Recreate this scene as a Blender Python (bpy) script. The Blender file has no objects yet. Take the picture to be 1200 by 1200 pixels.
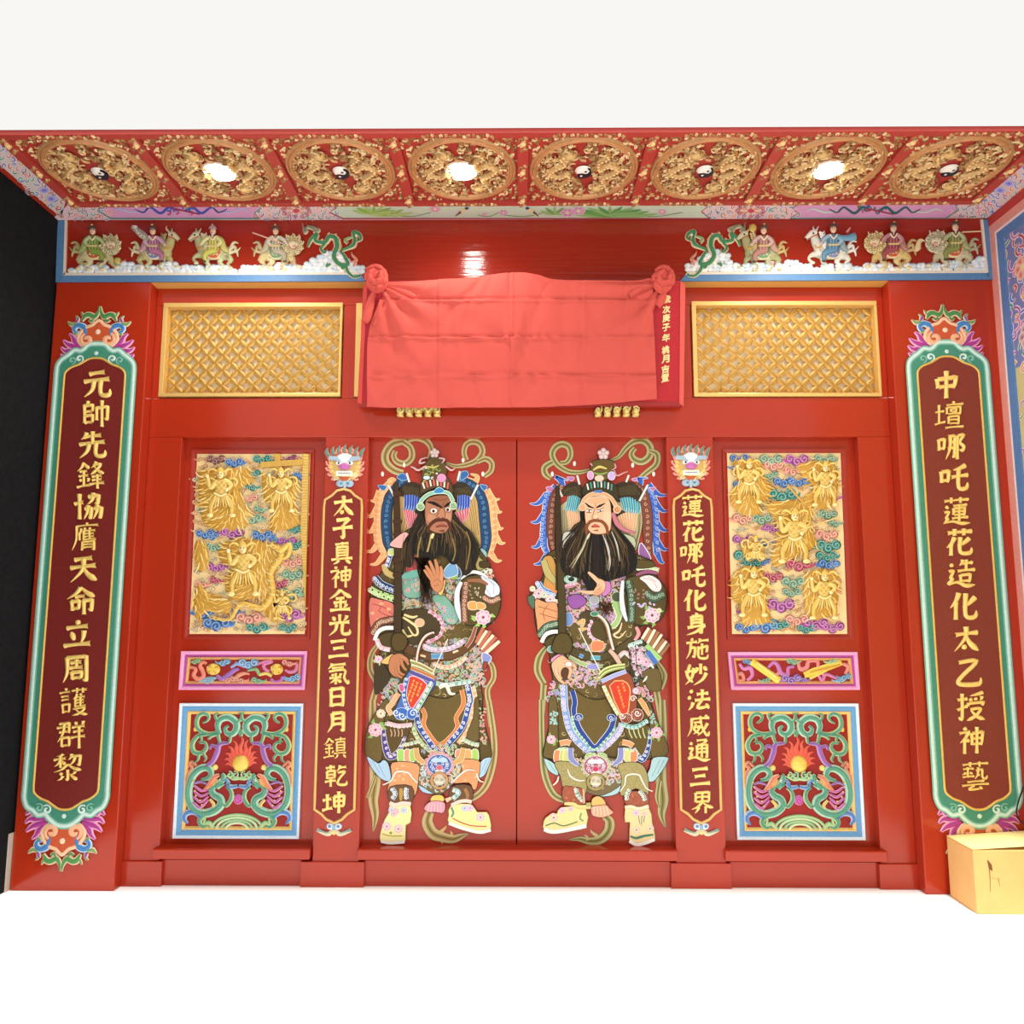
import bpy, math, random
from mathutils import Vector
from mathutils.geometry import tessellate_polygon
PI = math.pi
SC = bpy.context.scene
COL = SC.collection

# ------------------------------------------------------------ camera
F, D, H = 900.0, 4.353, 1.5
_p, _y, _r = math.radians(7.04), math.radians(0.473), math.radians(0.067)
def _rz(v):
    c, s = math.cos(_y), math.sin(_y)
    return Vector((c*v[0]-s*v[1], s*v[0]+c*v[1], v[2]))
_fw = Vector((0, math.cos(_p), math.sin(_p)))
_rt0, _up0 = Vector((1, 0, 0)), Vector((0, -math.sin(_p), math.cos(_p)))
_rt = _rt0*math.cos(_r)+_up0*math.sin(_r)
_up = _up0*math.cos(_r)-_rt0*math.sin(_r)
FW, RT, UP = _rz(_fw), _rz(_rt), _rz(_up)
EYE = Vector((0, -D, H))
cam = bpy.data.objects.new('camera', bpy.data.cameras.new('camera'))
COL.objects.link(cam)
cam.data.sensor_width = 36; cam.data.lens = F/1200*36; cam.data.clip_start = .05
from mathutils import Matrix
cam.matrix_world = Matrix(((RT.x, UP.x, -FW.x, EYE.x), (RT.y, UP.y, -FW.y, EYE.y), (RT.z, UP.z, -FW.z, EYE.z), (0, 0, 0, 1)))
SC.camera = cam

# ------------------------------------------------------------ light
SC.view_settings.view_transform = 'Standard'; SC.view_settings.look = 'None'
SC.view_settings.gamma = 1; SC.view_settings.exposure = EXPO = 0.0
SC.view_settings.use_curve_mapping = False
W = bpy.data.worlds.new('pale_sky'); SC.world = W; W.use_nodes = True
W.node_tree.nodes['Background'].inputs[0].default_value = (1.0, .99, .965, 1)
W.node_tree.nodes['Background'].inputs[1].default_value = .94
LAMP_W = 7.5
SUN = bpy.data.lights.new('sun', 'SUN'); SUN.energy = 4.6; SUN.angle = math.radians(4); SUN.color = (1, .97, .92)
_so = bpy.data.objects.new('sun', SUN); COL.objects.link(_so); _so.rotation_euler = (math.radians(13), math.radians(2), 0)

def ray(px, py):
    return (FW*F + RT*(px-600) + UP*(600-py))
def P(px, py, Y=0.0):                     # pixel -> point on the wall plane at depth Y
    d = ray(px, py); return EYE + d*((Y+D)/d.y)
def PZ(px, py, z):                        # pixel -> point on a horizontal plane
    d = ray(px, py); return EYE + d*((z-H)/d.z)
def X(px, py, Y=0.0): return P(px, py, Y).x
def Z(px, py, Y=0.0): return P(px, py, Y).z

# ------------------------------------------------------------ materials
def lin(c):
    if isinstance(c, str): c = [int(c[i:i+2], 16) for i in (0, 2, 4)]
    r = []
    for k in c[:3]:
        k = k/255.0
        r.append(k/12.92 if k <= .04045 else ((k+.055)/1.055)**2.4)
    return tuple(r)
MATS = {}
def mat(name, col=None, rough=.5, spec=.3, metal=0.0, nscale=0, namt=0.0, bscale=0, bump=0.0, coat=0.0, emit=0, stretch=None, sub=None):
    """col None: colour comes from the mesh colour attribute. noise gives slight tone variation, bump fine relief."""
    m = bpy.data.materials.new(name); m.use_nodes = True; MATS[name] = m
    nt = m.node_tree; N = nt.nodes; L = nt.links
    b = N['Principled BSDF']
    b.inputs['Roughness'].default_value = rough
    b.inputs['Specular IOR Level'].default_value = spec
    b.inputs['Metallic'].default_value = metal
    b.inputs['Coat Weight'].default_value = coat
    b.inputs['Coat Roughness'].default_value = .08
    tc = N.new('ShaderNodeTexCoord')
    src = None
    if col is None:
        a = N.new('ShaderNodeVertexColor'); a.layer_name = 'Col'; src = a.outputs['Color']
    else:
        b.inputs['Base Color'].default_value = (*lin(col), 1)
    if namt:
        n = N.new('ShaderNodeTexNoise'); n.inputs['Scale'].default_value = nscale; n.inputs['Detail'].default_value = 5
        L.new(tc.outputs['Object'], n.inputs['Vector'])
        mr = N.new('ShaderNodeMapRange'); mr.inputs[1].default_value = .3; mr.inputs[2].default_value = .7
        mr.inputs[3].default_value = 1-namt; mr.inputs[4].default_value = 1+namt
        L.new(n.outputs['Fac'], mr.inputs[0])
        mx = N.new('ShaderNodeMix'); mx.data_type = 'RGBA'; mx.blend_type = 'MULTIPLY'; mx.inputs[0].default_value = 1
        if src is not None: L.new(src, mx.inputs[6])
        else: mx.inputs[6].default_value = (*lin(col), 1)
        L.new(mr.outputs[0], mx.inputs[7]); src = mx.outputs[2]
    if src is not None: L.new(src, b.inputs['Base Color'])
    if bump:
        n = N.new('ShaderNodeTexNoise'); n.inputs['Scale'].default_value = bscale; n.inputs['Detail'].default_value = 3
        if stretch:
            mp = N.new('ShaderNodeMapping'); mp.inputs['Scale'].default_value = stretch
            L.new(tc.outputs['Object'], mp.inputs['Vector']); L.new(mp.outputs[0], n.inputs['Vector'])
        else: L.new(tc.outputs['Object'], n.inputs['Vector'])
        bp = N.new('ShaderNodeBump'); bp.inputs['Strength'].default_value = bump; bp.inputs['Distance'].default_value = .01
        L.new(n.outputs['Fac'], bp.inputs['Height']); L.new(bp.outputs[0], b.inputs['Normal'])
    if emit:
        b.inputs['Emission Color'].default_value = (1, .95, .86, 1); b.inputs['Emission Strength'].default_value = emit
    return m
RED = mat('red_lacquer', 'B03118', .14, .45, nscale=1.3, namt=.05, bscale=4, bump=.04, stretch=(.6, .6, 8))
REDH = mat('red_lacquer_rippled', '9C2A1C', .12, .4, nscale=1.3, namt=.05, bscale=4, bump=.2, stretch=(.5, .5, 14))
RED2 = mat('red_lacquer_satin', 'A83020', .3, .4, nscale=1.5, namt=.05)
PAINT = mat('enamel_paint', None, .42, .25)
RELIEF = mat('painted_carving', None, .45, .3, nscale=60, namt=.06)
BROCADE = mat('brocade_paint', None, .5, .2, nscale=420, namt=.38)
GOLD = mat('gold_leaf', 'F0C45A', .34, .5, .55, bscale=40, bump=.15)
GOLDCOL = mat('gold_leaf_tinted', None, .42, .5, .18, nscale=50, namt=.08)
GOLDPOL = mat('polished_gold', 'FFECC0', .3, .6, .15, bscale=30, bump=.1)
MAROON = mat('maroon_board', '7E2A28', .35, .25, nscale=3, namt=.05)
CLOTHM = mat('red_cloth', 'D0584E', .8, .15, bscale=22, bump=.2, nscale=3, namt=.05)
DARK = mat('dark_cloth', '1C1D20', .85, .1, nscale=40, namt=.2)
FLOORM = mat('pale_stone', 'F9F9F8', .5, .2, nscale=2, namt=.01)
STONE = mat('pale_skirting', 'C9BCAE', .6, .2, nscale=20, namt=.05)
CARD = mat('cardboard', 'EFC07C', .75, .15, nscale=8, namt=.05)
BLACKM = mat('black_rubber', '1C1A1A', .5, .3)
GLOW = mat('lamp_glow', 'FFFFFF', .5, .3, emit=70)
TRIMW = mat('lamp_trim', 'E8D8C0', .4, .4)

# ------------------------------------------------------------ objects
def link(o, parent=None):
    COL.objects.link(o)
    if parent is not None: o.parent = parent
    return o
def tag(o, label=None, cat=None, group=None, kind=None):
    if label: o['label'] = label
    if cat: o['category'] = cat
    if group: o['group'] = group
    if kind: o['kind'] = kind
    return o
def empty(name, loc, label=None, cat=None, group=None, kind=None, parent=None):
    o = bpy.data.objects.new(name, None); o.empty_display_size = .05
    link(o, parent); o.location = loc
    return tag(o, label, cat, group, kind)
def kid(o, parent):
    """parent a mesh with world-space vertices under an empty that may be moved off the origin"""
    o.parent = parent
    par = parent; off = Vector((0, 0, 0))
    while par is not None: off += Vector(par.location); par = par.parent
    o.location = -off
    return o

# ------------------------------------------------------------ shapes drawn on a surface
def flatmap(Y):
    def m(u, v, h): p = P(u, v, Y); return (p.x, p.y-h, p.z)
    return m
class S:
    """collects shapes in surface coordinates (u right, v down, h out of the surface)"""
    def __init__(s, mp): s.mp = mp; s.v = []; s.f = []; s.c = []; s.log = []
    def add(s, pts, faces, col):
        n = len(s.v); c = (*lin(col), 1) if not (isinstance(col, list)) else None
        s.log.append((n, len(s.f), sum(p[0] for p in pts)/len(pts), sum(p[1] for p in pts)/len(pts)))
        for i, p in enumerate(pts):
            s.v.append(s.mp(*p)); s.c.append(c if c else (*lin(col[i]), 1))
        s.f += [tuple(n+k for k in f) for f in faces]
    def poly(s, pts, col, h=0.0, t=0.0):
        n = len(pts)
        tri = tessellate_polygon([[Vector((p[0], p[1], 0)) for p in pts]])
        V = [(p[0], p[1], h) for p in pts]; Fc = [tuple(x) for x in tri]
        if t:
            V += [(p[0], p[1], h-t) for p in pts]
            Fc += [(i, (i+1) % n, n+(i+1) % n, n+i) for i in range(n)]
        s.add(V, Fc, col)
    def dome(s, pts, col, h=0.0, d=.01, rings=(1, .85, .6, .3), prof=(0, .6, .9, 1), cen=None, edge=None):
        n = len(pts); cx = sum(p[0] for p in pts)/n; cy = sum(p[1] for p in pts)/n
        if cen: cx, cy = cen
        V = []; Fc = []; cc = []
        for k, (r, q) in enumerate(zip(rings, prof)):
            for p in pts:
                V.append((cx+(p[0]-cx)*r, cy+(p[1]-cy)*r, h+d*q)); cc.append(edge if (edge and k == 0) else col)
            if k:
                a, b = (k-1)*n, k*n
                Fc += [(a+i, a+(i+1) % n, b+(i+1) % n, b+i) for i in range(n)]
        V.append((cx, cy, h+d*prof[-1])); cc.append(col); b = (len(rings)-1)*n
        Fc += [(b+i, b+(i+1) % n, len(V)-1) for i in range(n)]
        s.add(V, Fc, cc if edge else col)
    def rib(s, pts, w, col, h=0.0, d=0.0, closed=False, edge=None):
        """ribbon along pts; w = width or (start, .., end); d = height of its rounded back"""
        n = len(pts)
        if n < 2: return
        ws = w if isinstance(w, (tuple, list)) else (w, w)
        prof = [(-1, 0), (1, 0)] if not d else [(-1, 0), (-.62, .7), (0, 1), (.62, .7), (1, 0)]
        V = []; cc = []
        for i, p in enumerate(pts):
            if closed: a, b = pts[i-1], pts[(i+1) % n]
            else: a, b = pts[max(i-1, 0)], pts[min(i+1, n-1)]
            dx, dy = b[0]-a[0], b[1]-a[1]; L = math.hypot(dx, dy) or 1
            nx, ny = -dy/L, dx/L
            t = i/(n-1)*(len(ws)-1); k = min(int(t), len(ws)-2); ww = (ws[k]+(ws[k+1]-ws[k])*(t-k))/2
            wm = max(ws) or 1
            for q, (a_, b_) in enumerate(prof):
                V.append((p[0]+nx*ww*a_, p[1]+ny*ww*a_, h+d*b_*min(1, .35+1.3*ww/wm)))
                cc.append(edge if (edge and abs(a_) == 1) else col)
        m = len(prof); Fc = []
        for i in range(n if closed else n-1):
            j = (i+1) % n
            for q in range(m-1): Fc.append((i*m+q, i*m+q+1, j*m+q+1, j*m+q))
        s.add(V, Fc, cc if edge else col)
    def disc(s, cx, cy, rx, ry, col, h=0.0, d=0.0, n=12, edge=None):
        pts = ell(cx, cy, rx, ry, n)
        if d: s.dome(pts, col, h, d, (1, .8, .45), (0, .65, 1), edge=edge)
        else: s.add([(cx, cy, h)]+[(x, y, h) for x, y in pts], [(0, i+1, (i+1) % n+1) for i in range(n)], [col]+[edge or col]*n)
    def box(s, u0, v0, u1, v1, h0, h1, col):
        V = [(u0, v0, h1), (u1, v0, h1), (u1, v1, h1), (u0, v1, h1), (u0, v0, h0), (u1, v0, h0), (u1, v1, h0), (u0, v1, h0)]
        s.add(V, [(0, 1, 2, 3), (0, 4, 5, 1), (1, 5, 6, 2), (2, 6, 7, 3), (3, 7, 4, 0)], col)
    def quad(s, q, h0, h1, col):
        V = [(a, b, h1) for a, b in q]+[(a, b, h0) for a, b in q]
        s.add(V, [(0, 1, 2, 3), (0, 4, 5, 1), (1, 5, 6, 2), (2, 6, 7, 3), (3, 7, 4, 0)], col)
    def split(s, at):
        out = [S(s.mp) for _ in at]; L = s.log+[(len(s.v), len(s.f), 0, 0)]
        for (v0, f0, x, y), (v1, f1, _, _) in zip(L, L[1:]):
            o = out[min(range(len(at)), key=lambda i: (at[i][0]-x)**2+(at[i][1]-y)**2)]; d = len(o.v)-v0
            o.v += s.v[v0:v1]; o.c += s.c[v0:v1]; o.f += [tuple(k+d for k in f) for f in s.f[f0:f1]]
        return out
    def make(s, name, m, parent=None, smooth=False, **kw):
        if not s.v: return None
        me = bpy.data.meshes.new(name); me.from_pydata(s.v, [], s.f)
        at = me.color_attributes.new('Col', 'FLOAT_COLOR', 'POINT')
        at.data.foreach_set('color', [x for c in s.c for x in c])
        me.materials.append(m)
        if smooth: me.polygons.foreach_set('use_smooth', [True]*len(me.polygons))
        me.update()
        o = bpy.data.objects.new(name, me); COL.objects.link(o)
        if parent is not None: kid(o, parent)
        return tag(o, **kw)

def ell(cx, cy, rx, ry, n=16, a0=0, a1=2*PI, rot=0):
    cl = abs(a1-a0-2*PI) < 1e-6; m = n if cl else n-1; o = []
    for i in range(n):
        a = a0+(a1-a0)*i/m; x, y = rx*math.cos(a), ry*math.sin(a)
        o.append((cx+x*math.cos(rot)-y*math.sin(rot), cy+x*math.sin(rot)+y*math.cos(rot)))
    return o
def sm(pts, k=4, closed=False):
    """smooth curve through pts"""
    n = len(pts); o = []
    for i in range(n if closed else n-1):
        if closed: p0, p1, p2, p3 = pts[i-1], pts[i], pts[(i+1) % n], pts[(i+2) % n]
        else: p0, p1, p2, p3 = pts[max(i-1, 0)], pts[i], pts[i+1], pts[min(i+2, n-1)]
        for j in range(k):
            t = j/k
            o.append(tuple(.5*(2*b+(c-a)*t+(2*a-5*b+4*c-d)*t*t+(3*b-a-3*c+d)*t**3) for a, b, c, d in zip(p0, p1, p2, p3)))
    if not closed: o.append(tuple(pts[-1]))
    return o
def spir(cx, cy, r, a0=0, turns=1.4, n=14, q=.85):
    """spiral from its outer end (at angle a0) inwards; turns < 0 goes the other way"""
    return [(cx+r*(1-i/n*q)*math.cos(a0+turns*2*PI*i/n), cy+r*(1-i/n*q)*math.sin(a0+turns*2*PI*i/n)) for i in range(n+1)]
def vol(x, y, ang, L, turn, n=14, pw=1.5):
    """stroke that leaves (x, y) at heading ang and curls up tighter and tighter by turn radians in all"""
    o = [(x, y)]; ds = L/n
    for i in range(n):
        a = ang+turn*((i+.5)/n)**pw; x += ds*math.cos(a); y += ds*math.sin(a); o.append((x, y))
    return o
def mir(pts, cx): return [(2*cx-p[0], p[1]) for p in pts]
def off(pts, dx=0, dy=0, s=1.0): return [(p[0]*s+dx, p[1]*s+dy) for p in pts]
def inpoly(x, y, pts):
    r = False; j = len(pts)-1
    for i in range(len(pts)):
        xi, yi = pts[i][:2]; xj, yj = pts[j][:2]
        if (yi > y) != (yj > y) and x < (xj-xi)*(y-yi)/(yj-yi)+xi: r = not r
        j = i
    return r
def scatter(pts, step, rnd, tries=40, margin=0):
    """points spread evenly inside a polygon"""
    x0, x1 = min(p[0] for p in pts), max(p[0] for p in pts); y0, y1 = min(p[1] for p in pts), max(p[1] for p in pts)
    o = []
    for _ in range(int((x1-x0)*(y1-y0)/step/step*tries/8)+5):
        x, y = rnd.uniform(x0, x1), rnd.uniform(y0, y1)
        if inpoly(x, y, pts) and all((x-a)**2+(y-b)**2 > step*step for a, b in o): o.append((x, y))
    return o
def mix(a, b, t):
    A = [int(a[i:i+2], 16) for i in (0, 2, 4)]; B = [int(b[i:i+2], 16) for i in (0, 2, 4)]
    return '%02X%02X%02X' % tuple(int(p+(q-p)*t) for p, q in zip(A, B))

def bbox(name, x0, x1, y0, y1, z0, z1, m, parent=None, bev=0.0, **kw):
    """axis-aligned block, optionally with softened edges"""
    V = [(x, y, z) for x in (x0, x1) for y in (y0, y1) for z in (z0, z1)]
    me = bpy.data.meshes.new(name)
    me.from_pydata(V, [], [(0, 1, 3, 2), (4, 6, 7, 5), (0, 4, 5, 1), (2, 3, 7, 6), (0, 2, 6, 4), (1, 5, 7, 3)])
    if bev:
        import bmesh
        bm = bmesh.new(); bm.from_mesh(me)
        bmesh.ops.bevel(bm, geom=bm.edges[:], offset=bev, segments=2, affect='EDGES', profile=.5)
        bm.to_mesh(me); bm.free()
    at = me.color_attributes.new('Col', 'FLOAT_COLOR', 'POINT')
    me.materials.append(m); me.update()
    o = bpy.data.objects.new(name, me); COL.objects.link(o)
    if parent is not None: kid(o, parent)
    return tag(o, **kw)

# ------------------------------------------------------------ written characters
_G = {}
def glyph(ch, bold=.03):
    key = (ch, bold)
    if key in _G: return _G[key]
    c = bpy.data.curves.new('g', 'FONT'); c.body = ch; c.size = 1; c.resolution_u = 3
    c.bevel_depth = bold; c.bevel_resolution = 1; c.extrude = .02
    o = bpy.data.objects.new('g', c); COL.objects.link(o)
    dg = bpy.context.evaluated_depsgraph_get(); me = bpy.data.meshes.new_from_object(o.evaluated_get(dg))
    V = [tuple(v.co) for v in me.vertices]; Fc = [tuple(p.vertices) for p in me.polygons if p.normal.z > -.5]
    bpy.data.objects.remove(o); bpy.data.curves.remove(c); bpy.data.meshes.remove(me)
    V = [(v[0]+.011*math.sin(v[1]*23+v[0]*9), v[1]+.011*math.sin(v[0]*21+v[1]*7), v[2]) for v in V]
    x0, x1 = min(v[0] for v in V), max(v[0] for v in V); y0, y1 = min(v[1] for v in V), max(v[1] for v in V)
    zm = max(v[2] for v in V)
    V = [((v[0]-(x0+x1)/2)/max(x1-x0, .55), (v[1]-(y0+y1)/2)/max(y1-y0, .55), (v[2]+zm)/(2*zm)) for v in V]
    _G[key] = (V, Fc); return V, Fc
def write_bold(ch, b): return b*(.6 if ch in '護群黎藝壇鎮氣膺鋒蓮獻歲置' else .78 if ch in '哪造授施通威協乾妙真神帥' else 1)
def write(sh, ch, cx, cy, w, hgt, d, col, bold=.035, shear=.13, rot=0.0, h0=0.0):
    V, Fc = glyph(ch, write_bold(ch, bold)); ph = (ord(ch) % 17)
    pts = []
    for x, y, z in V:
        y2 = y+shear*x+.018*math.sin(7*x+ph)-.05*(x*x-.1)
        x2 = x+.012*math.sin(9*y+ph)-.03*y*x
        u, v = x2*w, -y2*hgt
        pts.append((cx+u*math.cos(rot)-v*math.sin(rot), cy+u*math.sin(rot)+v*math.cos(rot), h0+z*d))
    sh.add(pts, Fc, col)

# brush-written characters: strokes on a 100 x 100 grid (x y pairs, y down);
# - level, | upright, / left-falling, \ right-falling, . dot, k angular turn, J hooked, ~ free curve
_J = '|0626 0866;k062832253062;-08603058'
_WALK = ';.12142224;~064224401464226808840886;\\06903680689498 92'
BR = {
'三': '-18208215;-28507246;-08859280', '日': '|25122590;k251475107592;-28487246;-28847282',
'月': '/301030601095;k3012760976886484;-33367234;-33607258', '太': '-12348828;/500548451092;\\503462629292;.38704984',
'子': 'k241476105036;J503652883884;-08529246', '真': '-22127808;|50025020;|28242872;k282472227272;-30387037;-30507049;-30627061;-06789474;/36801298;.64808698',
'神': '.22043214;-06264222;/40221060;|26442698;.30464256;|50265268;k502888228466;-52468444;-52668464;|68046898',
'金': '/500430260444;\\500468249642;-32446842;-22627860;|50445092;.28703682;/74686284;-08949292',
'光': '|50045040;.20143232;/80106632;-08449240;/384432720696;J6244628890909272',
'氣': '/26040830;-24148410;-26277624;~1440783676709296 9480;.24523262;/62505262;-16706667;|41484198;/40701692;\\42706690',
'鎮': '/26040434;\\26044626;-14364034;-10524450;|26362686;.12621872;/42603672;-04904884;-52149611;|74027418;|58245866;k582490229066;-60388837;-60508849;-60628861;-48749872;/62784896;.84789694',
'乾': '-08164612;|27022728;|12301262;k123044284462;-14464245;-14604259;-04765072;|27622798;/66045232;-62189414;~5838863466605682689292909474',
'坤': '-04404034;|22122280;-02844474;|50245270;k502692229070;-52469045;-52689067;|70027098',
'蓮': '-08149210;|34023422;|66026622;-38328629;|42404264;k424080388064;-42528051;-42648063;-34769073;|61266186;.14302440;~08542652167424761088;\\06924086709498 94',
'花': '-08189214;|34043428;|66046628;/343424540670;|22562298;/844060584264;J5434548688909272',
'哪': '|06240864;k062626242460;-08582456;k3616621360885284;-38386036;-34586056;/461644603096;~701492127836925288667662;|70147098',
'吒': _J+';/880866184622;-38489642;J6618668492889668',
'化': '/340424320456;|24362498;/902266444654;J5806588490909468',
'身': '/52024014;|30163070;k3018721572906086;-32327031;-32467045;-12668658;/845850840898',
'施': '.24023212;-04224818;/242220600492;k2044424238842880;/62045026;-58169612;k5248923890628460;|70267076;J5638568488929674',
'妙': '~240612523686;/402230660494;-02404834;|68046850;/54204246;.80169436;/924674763898',
'法': '.12062416;.04341644;/26600694;-40268822;|64046450;-32529648;~625244848482;.78689290',
'威': '-14189214;/201818600294;~5604625084929474;/863866724492;.74028610;-28345632;~404030625484;/524646682684;-24566053',
'通': '-40088206;/82066220;|42284282;k4228842684827678;-44448243;-44608259;|62186282'+_WALK,
'界': '|22062248;k220878067848;-24277626;-24477646;|50065046;/504830700480;\\504870669676;/367030841898;|64686498',
'元': '-24147809;-06409434;/384032700694;J6238628690909470',
'帥': '/24041616;|12181282;k122040184042;-14424041;k125640544080;-14804079;|54285474;k5430922690728268;|72047298',
'先': '/30061230;-22228218;|50045046;-06489442;/384830740696;J6246628890909472',
'鋒': '/26040434;\\26044626;-14364034;-10524450;|26362686;.12621872;/42603672;-04904884;/68025224;~6014841270325048;\\621876369646;-56569053;-56689066;-48829878;|73487399',
'協': '-02403436;|18061896;k5018841480447240;/660462284446;k3860605856925088;/484846703496;k7060945890928488;/804878706696',
'膺': '.50005608;-18129409;/181216600296;/34202244;|28342862;/46183830;|42284260;.60186625;-42308428;-42408039;-42508049;-42608659;|62286260;|38683698;k3868786678967094;-40787677;-40887687',
'天': '-20168211;-06449438;/501446520694;\\504264689692',
'命': '/500232240242;\\500270229838;-32366634;|18502084;k185244504280;-20784276;k5850884886847680;|60506099',
'立': '.46025616;-14288823;.28423872;/72386084;-04909685',
'周': '/200820600696;k2010860686927488;-34287226;|52165246;-30467644;|36603886;k366270606884;-38826881',
'護': '.20022810;-04184015;-10323630;-10443642;|12581490;k126036583488;-14863485;-46129809;|62026220;|82028220;/62224842;|56345668;.72227830;-56369234;-56468845;-56568855;-56689466;|74347466;~5076887470924699;\\567874929898',
'群': 'k101042084244;-02245021;-10404238;/261020440274;|16581690;k166042584290;-18884287;.62046816;/90028216;-54249820;-58409437;-50609956;|76227699',
'黎': '/36001210;-04224618;|25082550;/25220446;\\26224440;/64025224;k6212941090448240;/76145644;/503830560266;\\503870549862;J505850924290;.22703476;/34781496;/76646276;\\58748496',
'中': '|18282262;k183084247858;-22587855;|50025099',
'壇': '-02383234;|17121778;-00823672;.64007008;-40149811;|44224446;k442290209046;-46459044;|58285838;k582876277638;-58387638;|50545080;k505484538480;-52668466;-52798479;-36949991',
'造': '/56024422;-52168813;|68026840;-36429638;|48545080;k485682548080;-50788077'+_WALK,
'乙': '~141478103060148230928692 9270', '授': '-02263622;J200220900884;-02623648;/900268084612;.46205230;.64186828;/88148028;|42364048;k423894368848;~4660845866843699;\\506270849898',
'藝': '-06109407;|34003418;|66006618;-08264424;|26182654;/18360644;.32364242;-06544651;-52327629;/622060465062;~7629765486629450;.58426650;-22728069;-04849680;~488430987296;.66887698',
}
PF = {'-': (1.0, .72, .7, .78, 1.12), '|': (1.12, .9, .82, .85, 1.0), '/': (1.15, 1.0, .8, .5, .12), '\\': (.4, .7, 1.0, 1.25, .3), '.': (.35, 1.2, 1.0, .5),
      'k': (1.0, .85, 1.0, .9, .8, .35), 'J': (1.1, .9, .9, 1.0, .8, .15), '~': (.8, .9, .85, .9, .95, 1.0, .2)}
def brush(sh, ch, cx, cy, w, hgt, d, col, edge):
    st = BR[ch].replace(' ', '').split(';'); n = len(st); w0 = 17.5 if n <= 5 else 16 if n <= 8 else 13.2 if n <= 11 else 11.2 if n <= 15 else 9.2
    for i, t in enumerate(st):
        q = [(int(t[j:j+2]), int(t[j+2:j+4])) for j in range(1, len(t)-3, 4)]
        if t[0] == '-' and len(q) == 2: q = [q[0], ((q[0][0]*2+q[1][0])/3, (q[0][1]*2+q[1][1])/3-1.2), ((q[0][0]+q[1][0]*2)/3, (q[0][1]+q[1][1]*2)/3-1), q[1]]
        elif t[0] in '/\\.' and len(q) == 2: q = [q[0], ((q[0][0]+q[1][0])/2+(3 if t[0] == '/' else -2 if t[0] == '\\' else 1), (q[0][1]+q[1][1])/2+(2 if t[0] == '/' else 1)), q[1]]
        if t[0] == 'k':
            r = [q[0]]
            for a, b in zip(q, q[1:]): r += [(a[0]+(b[0]-a[0])*f, a[1]+(b[1]-a[1])*f) for f in (.25, .5, .75, .92)]+[b]
            q = r
        else: q = sm(q, 4)
        q = [(cx+(x-50)/100*w, cy+(y-50-.05*(x-50))/100*hgt) for x, y in q]
        sh.rib(q, tuple(k*w0/100*w for k in PF[t[0]]), col, i*.00006, d, edge=edge)

# ============================================================ room shell
YH = -.08                                   # front face of header and outer pilasters
YD = .065                                   # face of the door leaves
XL, XR = X(66, 331, YH), X(1165, 328, YH)
ZH = Z(600, 329.5, YH)                      # underside of the header
ZC = Z(600, 257, YH)                        # ceiling
YE = PZ(606, 150, ZC).y                     # free edge of the porch ceiling
floor = bbox('floor', -9, 9, -9, .6, -.1, 0, FLOORM, kind='structure')
wl = bbox('wall_left', XL-.14, XL-.013, -2.6, .5, 0, ZC, DARK, kind='structure')
wr = bbox('wall_right', XR+.002, XR+.15, -2.6, .5, 0, ZC, mat('wall_cream', 'D8C79A', .6, .2, nscale=6, namt=.08), kind='structure')

wb = empty('wall_back', (0, 0, 0), kind='structure')
bbox('header_beam', XL, XR, YH, .3, ZH, ZC, REDH, wb)
bbox('beam_underside', X(183, 335), X(1036, 335), YH+.006, .02, ZH-.006, ZH+.001, mat('tan_paint', 'D9A456', .5, .3), wb)
PXL = (X(66, 331, YH), X(177, 333, YH)); PXR = (X(1041, 333, YH), XR)
for a, b in (PXL, PXR): bbox('pilaster', a, b, YH, .1, 0, ZH+.001, RED, wb, bev=.006)
# recessed timber frame, face at Y = 0
XA, XB = PXL[1], PXR[0]
ZR = [Z(605, y) for y in (357, 466, 512, 997)]
sx = dict(a=X(213, 520), b=X(380, 560), c=X(432, 530), d=X(781, 530), e=X(836, 530), f=X(1006, 530))
def rail(n, x0, x1, z0, z1, y0=0., y1=.12, bev=.004): return bbox(n, x0, x1, y0, y1, z0, z1, RED, wb, bev=bev)
bbox('dark_backing', XA, XB, .125, .3, 0, ZH, mat('dark_back', '5A1814', .6, .1), wb)  # added dark backing, keeps the sky from showing through the door seams
rail('top_rail', XA, XB, ZR[0], ZH-.006)
rail('middle_rail', XA, XB, ZR[2], ZR[1])
tr = [(187, 400), (416, 797), (812, 1031)]   # three transom openings, at y 466
xs = [XA]+[X(v, 466) for p in tr for v in p]+[XB]
for i in range(0, 8, 2): rail('transom_stile', xs[i], xs[i+1], ZR[1], ZR[0])
for a, b in ((XA, sx['a']), (sx['b'], sx['c']), (sx['d'], sx['e']), (sx['f'], XB)): rail('post', a, b, 0, ZR[2])
# plinths, skirting boards and sills
zb = Z(605, 1010)
for a, b in ((X(143, 1020), X(190, 1030)), (X(352, 1030), X(427, 1030)), (X(786, 1030), X(857, 1030)), (X(1030, 1030), X(1078, 1030))):
    rail('post_base', a, b, 0, zb, -.012, .1)
for a, b in ((X(190, 1030), X(352, 1030)), (X(427, 1030), X(786, 1030)), (X(857, 1030), X(1030, 1030))):
    rail('skirting_board', a, b, 0, zb, .012, .1, 0)
for a, b in ((X(178, 1003, -.03), X(363, 1003, -.03)), (X(418, 1003, -.03), X(795, 1003, -.03)), (X(850, 1003, -.03), X(1041, 1003, -.03))):
    rail('sill', a, b, Z(605, 1009, -.03), Z(605, 996, -.03), -.03, .1, .008)
# pale stub of stone skirting left of the pilaster
bbox('baseboard_left', XL-.012, XL-.003, -.105, -.07, 0, Z(8, 976, -.08), STONE, kind='structure')

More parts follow.
